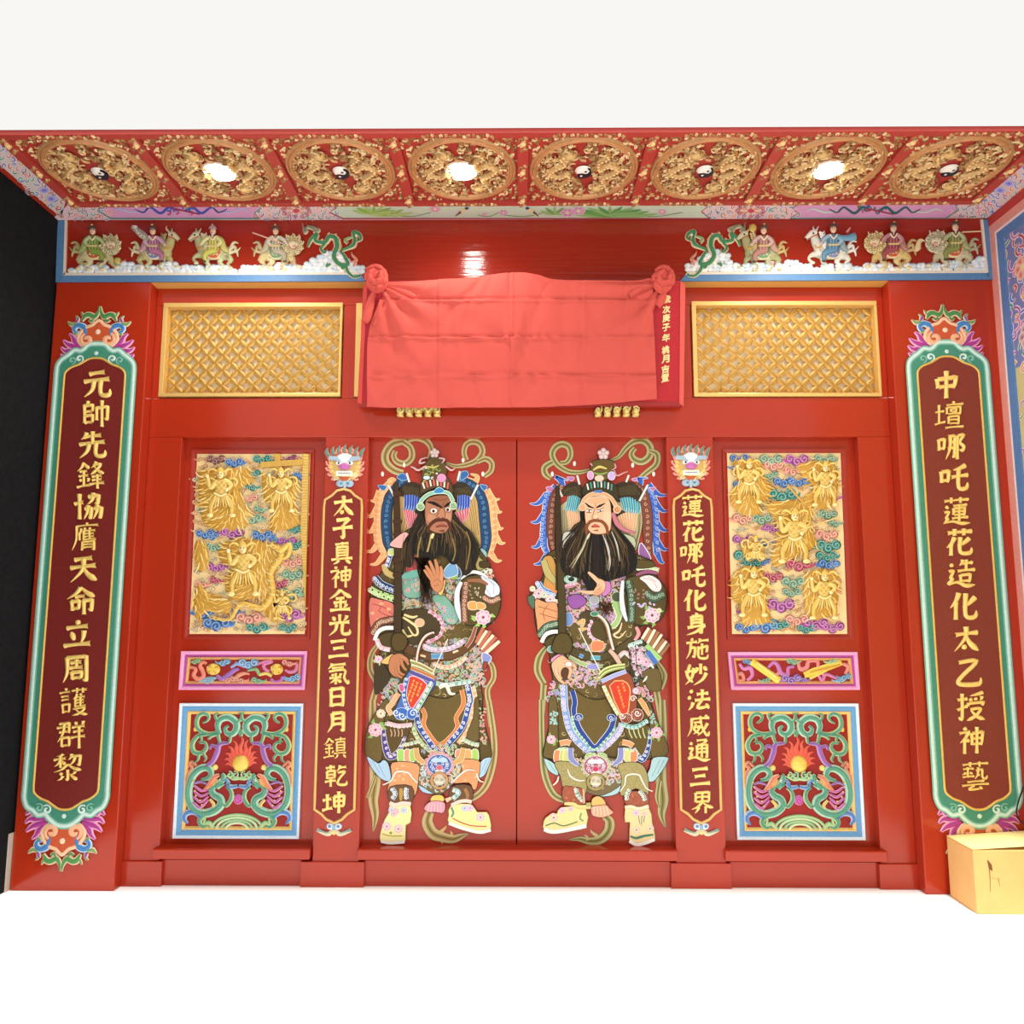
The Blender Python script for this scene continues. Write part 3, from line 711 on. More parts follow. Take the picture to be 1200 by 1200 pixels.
# red lines along the outer edges
s = S(cpx)
s.rib([(86, 237), (1146, 237)], 2.4, 'C8786A', .004, .003); s.rib([(78, 231), (0, 158)], 4, 'C23A30', .004, .004); s.rib([(1148, 232), (1215, 178)], 4, 'C23A30', .004, .004)
s.rib([(1160, 256), (1230, 201)], 5, 'C43E34', .004, .004)
s.make('red_edging', RELIEF, CE)

# ============================================================ name plaque and the red cloth over it
def YT(v): return -.06-.16*(478-v)/156.0
def tilt(u, v, h): p = P(u, v, YT(v)); return (p.x, p.y-h, p.z)
NP_ = empty('name_plaque', P(613, 478, -.06), 'crimson name plaque behind the red cloth, gold date characters at its right end', 'plaque')
s = S(tilt); s.quad([(430, 329), (797, 329), (797, 472), (424, 474)], -.05, 0, 'B8222C'); s.make('plaque_board', RELIEF, NP_)
s = S(tilt); s.quad([(797, 330), (803, 334), (801, 476), (796, 473)], -.04, .004, 'DE5C50'); s.quad([(426, 334), (431, 330), (424, 474), (419, 472)], -.04, .004, 'D84840')
s.quad([(424, 471), (797, 471), (800, 476), (420, 477)], -.04, .003, 'A02A28'); s.make('plaque_rim', RELIEF, NP_)
for i, ch in enumerate('歲次庚子年桃月吉置'):
    y = (351, 363, 373, 384, 396, 410.5, 421, 433, 443)[i]
    s = S(tilt); write(s, ch, 781-.22*i, y, 9.5, 9.6, .006, 'F4DC9A', .05, .2, h0=.001); s.make('date_character', GOLDCOL, NP_)
# the cloth
rc = random.Random(21)
CLO = empty('red_cloth', P(600, 478, -.1), 'large creased red cloth tied over the plaque above the doors', 'cloth')
top = sm([(456, 332), (484, 331), (520, 329), (554, 327), (580, 323), (605, 321), (630, 324), (649, 329), (700, 330), (742, 330), (765, 328)], 6)
bot = sm([(431, 478), (480, 479.5), (540, 478.5), (600, 478.5), (640, 478), (700, 475), (769, 468.5)], 10)
lef = sm([(456, 332), (452, 345), (445, 358), (436, 378), (431.5, 400), (431, 440), (431, 478)], 8)
rig = sm([(765, 328), (764, 345), (766, 400), (768, 440), (769, 468.5)], 8)
def at(c, t):
    t = t*(len(c)-1); i = min(int(t), len(c)-2); f = t-i
    return (c[i][0]*(1-f)+c[i+1][0]*f, c[i][1]*(1-f)+c[i+1][1]*f)
NU, NV = 170, 80
waves = [(rc.uniform(-.1, 1.1), rc.uniform(0, 1), rc.uniform(0, PI), rc.uniform(.02, .06), rc.uniform(-.009, .009)) for _ in range(60)]
V = []; Fc = []
def crease(d, w): return math.exp(-(d/w)**2)
for j in range(NV+1):
    v = j/NV
    for i in range(NU+1):
        u = i/NU; a, b = at(top, u), at(bot, u); l, r = at(lef, v), at(rig, v)
        c0, c1, c2, c3 = top[0], top[-1], bot[0], bot[-1]
        x = a[0]*(1-v)+b[0]*v+l[0]*(1-u)+r[0]*u-(c0[0]*(1-u)*(1-v)+c1[0]*u*(1-v)+c2[0]*(1-u)*v+c3[0]*u*v)
        y = a[1]*(1-v)+b[1]*v+l[1]*(1-u)+r[1]*u-(c0[1]*(1-u)*(1-v)+c1[1]*u*(1-v)+c2[1]*(1-u)*v+c3[1]*u*v)
        h = .022+.02*math.sin(PI*min(1, v*1.5))*.5
        for xx in (514, 599, 682, 733): h += .007*crease(x-xx-.8, 1.4)-.007*crease(x-xx+1.2, 1.6)
        for yy in (353.5, 397, 441): h += .010*crease(y-yy-.8, 1.4)-.009*crease(y-yy+1.2, 1.6)
        for wx, wy, wa, ww, wh in waves:
            d = ((u-wx)*math.cos(wa)*2.2+(v-wy)*math.sin(wa)); e = (-(u-wx)*math.sin(wa)*2.2+(v-wy)*math.cos(wa))
            h += wh*crease(d, ww)*crease(e, .35)
        # folds fanning out of the two knots
        for kx, ky, k in ((445, 335, 1), (775, 335, -1)):
            dx, dy = (x-kx)*k, y-ky; rr = math.hypot(dx, dy); an = math.atan2(dy, dx)
            h += .016*math.sin(an*13+.6)*crease(rr-34, 36)*(rr/(rr+12)); h += .012*crease(an-1.15, .12)*crease(rr-60, 60)
        h += .012*crease(x-599, 10)*crease(y-397, 5)*math.sin(x*.5)
        p = P(x, y, YT(y)-.02); V.append((p.x, p.y-h, p.z))
for j in range(NV):
    for i in range(NU):
        k = j*(NU+1)+i; Fc.append((k, k+1, k+NU+2, k+NU+1))
me = bpy.data.meshes.new('cloth_sheet'); me.from_pydata(V, [], Fc); me.materials.append(CLOTHM); me.polygons.foreach_set('use_smooth', [True]*len(Fc))
kid(link(bpy.data.objects.new('cloth_sheet', me)), CLO)
def knot(cx, cy, sx_, tail, lab):
    s = S(tilt); rk = random.Random(int(cx))
    s.disc(cx, cy, 13*sx_, 15, 'F0504A', .05, .06, 18)
    for i in range(15):
        a = i*2.4; r = 9 if i % 3 else 4; x, y = cx+r*.8*math.cos(a), cy+r*math.sin(a)
        s.rib(sm([(x-6*math.sin(a), y+6*math.cos(a)), (x+3*math.cos(a), y+3*math.sin(a)), (x+7*math.sin(a+.5), y-7*math.cos(a+.5))], 5), (4, 8, 3), 'F0504A', .085+.02*(i % 3 == 0), .03)
    for q in tail: s.rib(sm(q, 5), (5, 9, 12, 8), 'F0504A', .03, .03)
    s.make('knot', CLOTHM, CLO, True, label=lab)
knot(444, 333, 1, [[(440, 345), (436, 355), (432, 372), (428, 380)], [(450, 345), (456, 352), (452, 366), (440, 385)], [(456, 338), (472, 345), (488, 352)], [(448, 322), (436, 320), (431, 322)]], 'bunched left knot of the cloth')
knot(774, 334, .9, [[(768, 345), (764, 352), (760, 366)], [(778, 346), (775, 350), (768, 362)], [(764, 334), (750, 340), (736, 350)]], 'bunched right knot of the cloth')
# gilded brackets under the plaque
def bracket(x0, x1, y0, y1, lab, seed):
    e = empty('plaque_bracket', P((x0+x1)/2, y1, -.05), lab, 'bracket', 'gilded brackets under the plaque')
    rk = random.Random(seed); s = S(flatmap(-.005)); w = x1-x0
    s.rib([(x0+2, y0+5), (x1-2, y0+5)], 6, 'B8903C', 0, .05)
    for i in range(5):
        x = x0+4+(w-8)*i/4
        s.disc(x, y1-5, 4.2, 4.5, 'E8CC70', .02, .04, 10); s.rib(spir(x, y1-6, 4.5, i, 1.2, 9), 1.6, 'F8E8A8', .05, .015)
        s.box(x-3.4, y1-2, x+3.4, y1, 0, .05, 'E8D080')
        if i < 4: s.rib(sm([(x+3, y1-5), (x+w/9, y0+3), (x+w/5, y1-6)], 4), 2.2, 'F0DC90', .04, .02)
    s.make('carved_front', GOLDCOL, e, True)
bracket(466, 517, 476, 489, 'gilded bracket under the left part of the cloth-covered plaque', 1)
bracket(696, 748, 472, 489, 'gilded bracket under the right part of the cloth-covered plaque', 2)

# ============================================================ right side wall painting
PW = empty('wall_painting', (XR, -.1, 0), 'painted panel with lotus scrolls in a pink and blue frame on the right side wall', 'painting')
def wm(u, v, h): return (XR-h, -u, v)           # u metres out from the back wall, v height
zt = ZC
s = S(wm)
for u0, u1, c in ((.08, .135, 'E89C90'), (.135, .15, 'F2E4E4'), (.15, .205, '5C84BC')):
    za, zc = zt-(u0-.08)-.06, zt-(u1-.08)-.06; s.quad([(u0, 0), (u0, za), (u1, zc), (u1, 0)], 0, .012, c); s.quad([(u0, za), (2.6, za), (2.6, zc), (u1, zc)], 0, .012, c)
s.make('painted_frame', RELIEF, PW)
s = S(wm); s.box(.08, zt-.06, 2.6, zt-.005, 0, .014, 'C03A34'); s.make('red_top_edge', RELIEF, PW)
s = S(wm); s.poly([(.205, 0), (2.6, 0), (2.6, zt-.2), (.205, zt-.2)], 'D2C48C', .002); rw = random.Random(5)
reg = [(.21, zt-.95), (.75, zt-.95), (.75, zt-.19), (.21, zt-.19)]
s.poly(reg, '7A84B8', .003)
swirls(s, reg, .045, ('C84A3A', 'D878A8', '4A78C8', '4E9A6A', 'E8A858', 'B060A8'), rw, (.06, .13), .011, .004, 'ECE0EC')
for x, y, c in ((.34, zt-.42, 'D85838'), (.45, zt-.7, '4E9A8A'), (.33, zt-.8, '7A4A88'), (.5, zt-.3, 'D878A8')): flower(s, x, y, .07, c, 'F0D0C0', 'F0D8A0', .006)
for z in (zt-1.3, zt-1.75, zt-2.2, zt-2.6):
    flower(s, .42, z, .08, 'C070B8' if z > 1.5 else '6890C8', 'E8D8F0', 'F0E0A0', .005); swirls(s, [(.22, z-.15), (.7, z-.15), (.7, z+.15), (.22, z+.15)], .06, ('8A9A4A', '6890C8', 'B878B0'), rw, (.06, .12), .008, .004)
s.make('scroll_painting', PAINT, PW, kind='stuff')

# ============================================================ cardboard box
def carton():
    x0 = X(1139, 1020, -.32); x1 = x0+.52; y0, y1 = -.34, -.1
    z1 = Z(1160, 996, -.34)
    x1 = min(x1, XR-.02)
    e = empty('cardboard_box', ((x0+x1)/2, (y0+y1)/2, 0), 'yellowish cardboard box on the floor at the right edge below the couplet board', 'box')
    bbox('box_body', x0, x1, y0, y1, 0, z1, CARD, e, bev=.006)
    s = S(lambda u, v, h: (u, v, z1+h)); c = 'F4D888'
    s.add([(x0, y0, .001), (x0, y1, .001), (x1, y1, .03), (x1, y0, .03), (x0+.05, (y0+y1)/2, .012)], [(0, 1, 4), (1, 2, 4), (2, 3, 4), (3, 0, 4)], c)
    s.make('top_flap', mat('cardboard_lit_top', 'F6E098', .7, .15), e)  # same cardboard, paler: the strong light on top is put into its colour
    s = S(lambda u, v, h: (u, y0-h, v)); s.rib(sm([(x0+.07, z1-.05), (x0+.075, z1-.11), (x0+.072, z1-.2)], 4), (.008, .004, .002), '9A6A48', .0015)
    s.rib([(x0+.115, z1-.13), (x0+.12, z1-.17)], (.004, .002), 'A87850', .0015); s.rib([(x0+.085, z1-.13), (x0+.11, z1-.14)], .002, 'B88A5A', .0015)
    s.poly([(x0+.068, z1-.045), (x0+.088, z1-.07), (x0+.09, z1-.1), (x0+.074, z1-.09)], '7A5236', .0016); s.make('torn_mark', PAINT, e)
    c = bpy.data.curves.new('w', 'CURVE'); c.dimensions = '3D'; c.bevel_depth = .0035; c.bevel_resolution = 2
    pts = [(XR-.07, -.1, z1+.25), (XR-.13, -.12, z1+.12), (XR-.1, -.17, z1+.06), (XR-.05, -.24, z1+.045), (XR-.015, -.32, z1+.045)]
    sp = c.splines.new('POLY'); pp = sm(pts, 8) if 0 else pts; pp = sm([p for p in pts], 8); sp.points.add(len(pp)-1)
    for q, p in zip(sp.points, pp): q.co = (*p, 1)
    o = bpy.data.objects.new('w', c); COL.objects.link(o); me = bpy.data.meshes.new_from_object(o.evaluated_get(bpy.context.evaluated_depsgraph_get()))
    bpy.data.objects.remove(o); me.materials.clear(); me.materials.append(BLACKM)
    tag(link(bpy.data.objects.new('cable', me)), 'thin black cable hanging down beside the cardboard box', 'cable')
carton()

# ============================================================ gilded lattice transoms
def lattice(name, x0, x1, y0, y1, cols, rows):
    """x0, x1 at y1 (bottom) in px; overlapping-coin lattice between a gold frame"""
    a, b = X(x0, y1, .02), X(x1, y1, .02); z1, z0 = Z((x0+x1)/2, y0, .02), Z((x0+x1)/2, y1, .02)
    w = empty(name, ((a+b)/2, .02, z0), kind='structure')
    bbox('gold_backing', a, b, .06, .066, z0, z1, GOLDPOL, w)
    fw = .026
    for q in ((a, b, z1-fw, z1), (a, b, z0, z0+fw*.8), (a, a+fw, z0+fw*.8, z1-fw), (b-fw*.6, b, z0+fw*.8, z1-fw)):
        bbox('window_frame', q[0], q[1], -.012, .05, q[2], q[3], mat('gold_frame', 'F0C878', .35, .4, .35) if 'gold_frame' not in MATS else MATS['gold_frame'], w, bev=.003)
    s = S(lambda u, v, h: (u, .038-h, v)); st = (b-a-fw*1.6)/cols; r = st/2*1.0
    A0, B0, A1, B1 = a+fw, z0+fw*.8, b-fw*.6, z1-fw
    def clip(pts):
        run = []; out = []
        for p in pts:
            if A0-.003 < p[0] < A1+.003 and B0-.003 < p[1] < B1+.003: run.append(p)
            else:
                if len(run) > 1: out.append(run)
                run = []
        if len(run) > 1: out.append(run)
        return out
    n = int((B1-B0)/st)+2
    for i in range(-1, 2*cols+2):                  # solid leaves between the half-step nodes leave the four-pointed holes of the coin pattern
        for j in range(-1, 2*n+1):
            if (i+j) % 2:
                x, y = A0+i*st/2, B1-j*st/2
                for sg in (1, -1):
                    for q in clip([(x+st/2*t, y+sg*st/2*t) for t in (0, .12, .3, .5, .7, .88, 1)]):
                        s.rib(q, tuple(st*w for w in (.08, .27, .36, .27, .08)), 'CFA04A', 0, .007); s.rib(q, (.0012, .0035, .0012), '8A6424', .0068, 0)
    s.make('coin_lattice', GOLDCOL, w, True)
lattice('window_1', 188, 400, 357, 466, 11, 5)
lattice('window_2', 812, 1031, 355, 466, 11, 5)
def plain():
    a, b = X(416, 466, .02), X(797, 466, .02); z1, z0 = Z(605, 357, .02), Z(605, 466, .02)
    w = empty('window_3', ((a+b)/2, .02, z0), kind='structure')
    bbox('gold_backing', a, b, .06, .066, z0, z1, GOLDPOL, w)
    for q in ((a+.035, b-.035, z1-.026, z1), (a+.035, b-.035, z0, z0+.02), (a, a+.035, z0, z1), (b-.035, b, z0, z1)): bbox('window_frame', q[0], q[1], -.012, .05, q[2], q[3], MATS['gold_frame'], w, bev=.003)
plain()

# ============================================================ carved panels
def vols(s, items, w, c, e, h, d, **k):
    for it in items: shade_rib(s, it, w, c, e, h, d)
def cloud(s, x, y, r, col, rnd, h=.006, dirn=None):
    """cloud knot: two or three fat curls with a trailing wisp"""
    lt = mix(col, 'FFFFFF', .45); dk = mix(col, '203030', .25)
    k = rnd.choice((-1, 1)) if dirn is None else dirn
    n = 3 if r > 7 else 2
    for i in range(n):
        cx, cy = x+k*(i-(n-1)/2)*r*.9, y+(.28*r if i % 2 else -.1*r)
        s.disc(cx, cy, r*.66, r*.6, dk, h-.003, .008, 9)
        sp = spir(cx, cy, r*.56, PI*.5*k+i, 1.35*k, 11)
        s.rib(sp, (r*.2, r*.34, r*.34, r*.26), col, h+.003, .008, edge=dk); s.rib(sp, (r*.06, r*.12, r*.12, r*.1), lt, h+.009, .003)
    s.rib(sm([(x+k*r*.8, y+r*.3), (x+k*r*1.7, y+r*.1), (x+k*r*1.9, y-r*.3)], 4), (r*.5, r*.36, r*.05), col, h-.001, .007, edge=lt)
def gfig(s, pts, rnd, h=.010, head=None, fold=None):
    """gilded figure in high relief: robe mass with falling folds, armoured chest, arms, legs, sash ribbons, crowned head"""
    G = ('FADA80', 'F0C868', 'FFEAA8', 'DCB050')
    xs, ys = [p[0] for p in pts], [p[1] for p in pts]; x0, x1, y0, y1 = min(xs), max(xs), min(ys), max(ys)
    cx, cy = sum(xs)/len(xs), sum(ys)/len(ys)
    s.dome(sm(pts, 3, True), 'D09C3C', h, .010, (1, .9, .6, .3), (0, .7, .95, 1))  # base in darker gold: shade between the folds painted in for depth
    fa = fold if fold is not None else PI/2
    for x, y in scatter(pts, 4.6, rnd, 60):
        a = fa+rnd.uniform(-.25, .25)+(x-cx)*-.03; L = rnd.uniform(8, 15); k = 1 if x > cx else -1
        s.rib(vol(x-L*.4*math.cos(a), y-L*.4*math.sin(a), a, L, -k*rnd.uniform(.2, 1.6), 6), (.8, 1.9, 1.5, .4), rnd.choice(G), h+.006, rnd.uniform(.005, .010))
    if not head: return
    x, y, r = head; W_ = min(x1-x0, 44)
    for k in (1, -1):                                    # sash ribbons flying out on both sides
        s.rib(vol(x+k*r*1.4, y+r*2, -PI/2+k*.5, 26, k*5.2, 14), (2.2, 3, 3, 1.2), 'FADA80', h+.008, .008, edge='C89838')
        s.rib(vol(x+k*r*1.6, y+r*5, .3 if k > 0 else PI-.3, 20, k*4.0, 12), (2, 2.8, 1), 'F4D070', h+.010, .008, edge='C89838')
        hip = (x+k*r*.8, y+r*5); foot = (x+k*min(W_*.34, r*2.6), min(y+r*10.5, y1+1))
        s.rib(sm([hip, ((hip[0]+foot[0])/2+k*r*.9, (hip[1]+foot[1])/2), foot], 5), (r*1.7, r*1.5, r*1.0), 'EDC564', h+.014, .010, edge='B8862C')
        s.disc(foot[0]+k*1.4, foot[1], r*.95, r*.55, 'FFE8A0', h+.018, .008, 10)
        el = (x+k*r*2.7, y+r*2.6+(0 if k > 0 else r*.8)); hd = (x+k*r*(1.6 if k > 0 else 3.4), y+r*(4.0 if k > 0 else .4))
        s.rib(sm([(x+k*r*.9, y+r*1.5), el, hd], 5), (r*1.5, r*1.5, r*1.2, r*.9), 'F6D67C', h+.020, .010, edge='B8862C')
        s.disc(hd[0], hd[1], r*.5, r*.5, 'FFF0B8', h+.028, .006, 8)
    s.dome(sm([(x-r*1.6, y+r*1.4), (x, y+r*.9), (x+r*1.6, y+r*1.4), (x+r*1.5, y+r*4.4), (x, y+r*5.4), (x-r*1.5, y+r*4.4)], 3, True), 'F0CA68', h+.016, .012, edge='B8862C')
    for j in range(4):
        for i in range(4): s.rib(ell(x+(i-1.5)*r*.62, y+r*(1.8+j*.75), r*.34, r*.3, 6, 0, PI), .6, 'FFEEB0' if (i+j) % 2 else 'C08E30', h+.028, .002)
    s.rib(sm([(x-r*1.6, y+r*4.8), (x, y+r*5.5), (x+r*1.6, y+r*4.8)], 4), r*.7, 'FFE8A0', h+.026, .005, edge='B07C28')
    for i in range(7): s.rib(sm([(x+(i-3)*r*.45, y+r*5.4), (x+(i-3)*r*.6, y+r*7), (x+(i-3)*r*.8, y+r*8.4)], 3), (1.8, 2.2, .8), G[i % 4], h+.022, .005)
    s.disc(x, y, r, r*1.15, 'FFE6A4', h+.024, .012, 12, edge='C89838')
    for k in (-.36, .36): s.disc(x+k*r, y-r*.1, r*.16, r*.12, '7A4A18', h+.036, .001, 6); s.rib([(x+k*r*1.5, y-r*.42), (x+k*r*.5, y-r*.3)], r*.14, '8A5A20', h+.0355, .001)
    s.rib([(x-r*.32, y+r*.5), (x+r*.32, y+r*.5)], r*.16, '9A5A28', h+.0365, .001); s.rib([(x, y-r*.05), (x, y+r*.28)], r*.18, 'FFF4C8', h+.0365, .001)
    s.dome([(x-r*1.2, y-r*.5), (x-r*.7, y-r*1.5), (x, y-r*2.2), (x+r*.7, y-r*1.5), (x+r*1.2, y-r*.5)], 'F0C660', h+.026, .010, edge='B8862C')
    for k in (1, -1): s.rib(vol(x+k*r*.9, y-r*.6, -PI/2+k*.6, r*3.4, k*3, 8), (r*.5, r*.6, .4), 'F8D878', h+.024, .008)
def cz(sc, ox, oy):
    return lambda pts: [(ox+a/sc, oy+b/sc) for a, b in pts]

YP = YD-.004
PEACH = mat('peach_ground', 'FFDFA4', .5, .3, nscale=12, namt=.04)
def carved(name, q, label, clouds, figs, extra, seed):
    e = empty(name, P(q[3][0]+60, q[3][1], YP), label, 'carved relief')
    mp = flatmap(YP); s = S(mp); s.quad(q, -.006, 0, 'FFDFA4'); s.make('background_board', PEACH, e)
    rnd = random.Random(seed)
    s = S(mp)
    for x, y in scatter(q, 8, rnd, 60): cloud(s, min(max(x, q[3][0]+9), q[1][0]-9), min(max(y, q[0][1]+6), q[2][1]-6), rnd.uniform(3.4, 5), rnd.choice(('F0C088', 'E8B070', 'D8C8A0', 'F6D8A0')), rnd, .002)
    s.make('low_scrollwork', RELIEF, e, True, kind='stuff')
    for x, y, r, c in clouds:
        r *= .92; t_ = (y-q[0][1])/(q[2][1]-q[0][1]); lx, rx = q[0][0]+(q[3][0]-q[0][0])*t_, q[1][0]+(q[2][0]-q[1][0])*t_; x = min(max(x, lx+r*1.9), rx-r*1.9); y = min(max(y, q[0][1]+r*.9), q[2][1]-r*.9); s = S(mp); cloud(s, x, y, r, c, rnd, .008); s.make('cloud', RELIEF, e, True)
    for f in figs:
        s = S(mp); gfig(s, f[0], rnd, .012, f[1] and (f[1][0], f[1][1], f[1][2]*.9), f[2]); s.make('gilded_figure', GOLDCOL, e, True)
    extra(e, mp, rnd)
    return e
f1 = cz(4.615, 180, 500); f2 = cz(4.615, 840, 500)
C = dict(b='4E82C8', t='3A9488', p='B858A8', r='C85068', k='F0A088', g='86B090', n='8A5048', m='902868')
def cl(f, items): return [(*f([(x, y)])[0], r, C[c]) for x, y, r, c in items]
cL = cl(f1, [(340, 165, 8, 'n'), (440, 195, 8, 'b'), (590, 165, 8, 't'), (750, 165, 6, 'm'), (550, 255, 7, 't'), (525, 325, 7, 't'), (790, 265, 7, 'b'), (262, 455, 7, 't'), (540, 385, 7, 'k'), (572, 445, 7, 'g'), (535, 500, 9, 'g'), (262, 580, 8, 'b'), (330, 590, 7, 'b'), (430, 575, 10, 'p'), (590, 590, 9, 'b'), (650, 610, 6, 'b'), (725, 620, 8, 'p'), (812, 555, 7, 't'), (805, 640, 8, 't'), (330, 650, 8, 'g'), (340, 760, 8, 'p'), (335, 830, 7, 'r'), (240, 850, 7, 'k'), (775, 735, 9, 'k'), (760, 800, 9, 'g'), (790, 900, 10, 'g'), (680, 850, 8, 'r'), (232, 1005, 9, 'b'), (345, 1065, 12, 'b'), (520, 1035, 11, 'k'), (560, 1090, 9, 't'), (770, 1020, 11, 'p'), (730, 1088, 8, 't'), (450, 1000, 6, 'b'), (580, 880, 8, 't'), (640, 930, 6, 'p')])
fL = [(f1([(270, 240), (520, 230), (540, 300), (470, 330), (500, 430), (540, 480), (470, 560), (290, 540), (250, 400), (250, 300)]), (*f1([(375, 265)])[0], 5), 1.9),
      (f1([(590, 250), (640, 300), (690, 250), (760, 290), (800, 330), (770, 400), (790, 530), (640, 560), (650, 430), (600, 400)]), (*f1([(700, 262)])[0], 4.5), 1.75),
      (f1([(370, 640), (480, 600), (640, 640), (740, 650), (720, 720), (620, 790), (640, 900), (540, 930), (430, 940), (390, 860), (420, 760), (360, 720)]), (*f1([(495, 665)])[0], 5.5), 2.2),
      (f1([(235, 620), (290, 640), (300, 760), (250, 780), (225, 700)]), None, 1.6),
      (f1([(250, 840), (300, 900), (420, 940), (410, 1010), (300, 1000), (240, 1040), (215, 960)]), None, .6),
      (f1([(600, 900), (720, 900), (740, 930), (650, 960), (700, 1040), (640, 1050), (590, 970)]), (*f1([(705, 905)])[0], 3), 1.2)]
def exL(e, mp, rnd):
    s = S(mp); s.quad(f1([(812, 150), (845, 150), (825, 1000), (800, 530)]), .004, .02, 'D8AC50'); s.quad(f1([(585, 195), (815, 180), (815, 210), (585, 225)]), .004, .024, 'D8AC50')
    s.quad(f1([(660, 150), (690, 150), (690, 260), (662, 260)]), .004, .02, 'D8AC50')
    for i in range(40):
        x, y = f1([(828-i*.3, 160+i*15)])[0]; s.rib([(x-3, y), (x+3, y)], .7, 'F0D080', .02, .002)
    s.make('gilded_gateway', GOLDCOL, e)
    s = S(mp); b = sm(f1([(640, 640), (700, 690), (640, 790), (650, 900), (590, 980), (480, 960), (420, 1040), (330, 1030)]), 6)
    s.rib(b, (5, 8, 8, 7, 5, 2), 'E8BC54', .026, .014)
    for p in b[::2]: s.rib(ell(p[0], p[1], 3, 2, 6, 0, PI), .9, 'F8E0A0', .038, .003)
    s.rib(sm(f1([(690, 680), (745, 640), (735, 700), (700, 720)]), 4), (7, 6, 2), 'F2CC68', .03, .014); s.make('gilded_dragon', GOLDCOL, e, True)
carved('gilded_relief', LQ, 'carved window panel left of the doors, gilded figures under a gateway, dragon below', cL, fL, exL, 3)
cR = cl(f2, [(110, 155, 8, 'b'), (290, 165, 10, 'g'), (430, 170, 10, 'p'), (580, 165, 9, 'g'), (305, 212, 9, 'k'), (410, 240, 8, 'k'), (300, 262, 7, 'g'), (360, 300, 9, 'b'), (440, 300, 8, 'b'), (350, 370, 12, 't'), (78, 315, 7, 'b'), (78, 220, 6, 'b'), (655, 380, 7, 'p'), (640, 220, 6, 'g'), (110, 500, 9, 'k'), (240, 500, 9, 'g'), (300, 550, 8, 'p'), (120, 612, 9, 'p'), (250, 625, 7, 'b'), (600, 475, 8, 'g'), (645, 520, 7, 'g'), (590, 585, 10, 'k'), (610, 645, 11, 't'), (590, 700, 9, 't'), (600, 745, 9, 'b'), (662, 745, 7, 'b'), (105, 700, 11, 't'), (190, 740, 8, 't'), (262, 730, 6, 'b'), (440, 745, 11, 'r'), (300, 812, 9, 'r'), (410, 840, 10, 'g'), (400, 895, 8, 'g'), (345, 965, 12, 'p'), (430, 1045, 10, 'k'), (530, 1065, 11, 'p'), (650, 1085, 10, 'p'), (672, 840, 6, 'k'), (672, 890, 6, 'k'), (135, 1090, 9, 'b'), (260, 1085, 12, 'b'), (335, 1070, 9, 't'), (480, 1095, 8, 't'), (100, 1000, 7, 'p')])
fR = [(f2([(90, 180), (230, 190), (250, 280), (290, 330), (270, 400), (180, 420), (250, 460), (170, 490), (80, 430), (75, 350), (110, 300)]), (*f2([(165, 215)])[0], 4.5), 1.5),
      (f2([(440, 200), (620, 190), (650, 280), (640, 380), (600, 440), (500, 440), (450, 400), (520, 330), (440, 250)]), (*f2([(575, 230)])[0], 4.5), 2.2),
      (f2([(260, 420), (430, 400), (520, 440), (500, 530), (530, 640), (430, 700), (320, 760), (290, 690), (330, 600), (310, 500)]), (*f2([(410, 490)])[0], 5.5), 2.3),
      (f2([(130, 640), (190, 600), (250, 650), (240, 710), (150, 700)]), (*f2([(200, 615)])[0], 3), 1.6),
      (f2([(85, 800), (200, 750), (280, 860), (260, 950), (290, 1060), (140, 1070), (120, 960), (80, 930)]), (*f2([(190, 800)])[0], 5), 1.7),
      (f2([(480, 790), (640, 780), (655, 900), (620, 1020), (500, 1040), (470, 950)]), (*f2([(570, 815)])[0], 5), 1.3)]
def exR(e, mp, rnd):
    s = S(mp); s.rib(f2([(200, 650), (650, 490)]), (1.6, 1.8), 'F0D490', .036, .008); s.rib(f2([(370, 320), (470, 430)]), 2.2, 'E0B050', .03, .008)
    for i in range(9):
        a = rnd.uniform(0, 6.28); x, y = f2([(415, 560)])[0]; s.rib(vol(x+6*math.cos(a), y+6*math.sin(a), a, 22, rnd.choice((-2, 2)), 9), (2.4, 3, .8), 'F0C860', .03, .010)
    s.make('gilded_spear_and_ribbons', GOLDCOL, e, True)
carved('gilded_relief', RQ, 'carved window panel right of the doors with five gilded warriors among coloured clouds', cR, fR, exR, 6)

# ------------------------------------------------------------ small pink-framed panels
def pink(q, label, build, seed, scale, ox, oy):
    e = empty('carved_strip', P(q[3][0]+70, q[3][1], YD), label, 'carved panel', None)
    mp = flatmap(YD)
    def ins(k): cx = sum(p[0] for p in q)/4; cy = sum(p[1] for p in q)/4; return [(p[0]+k*(1 if p[0] < cx else -1), p[1]+k*(1 if p[1] < cy else -1)) for p in q]
    frame('outer_frame', q, 5, .0, .02, 'F2A6D4', mp, RELIEF, e); frame('inner_frame', ins(3.5), 4.5, .0, .012, 'B44E9C', mp, RELIEF, e)
    frame('gold_edge', ins(7), 3, .0, .013, 'E0A468', mp, GOLDCOL, e)
    s = S(mp); s.quad(ins(8), -.002, .003, '9C2420'); s.make('red_ground', PAINT, e)
    z = cz(scale, ox, oy); build(e, mp, z)
z7 = (7.27, 205, 758)
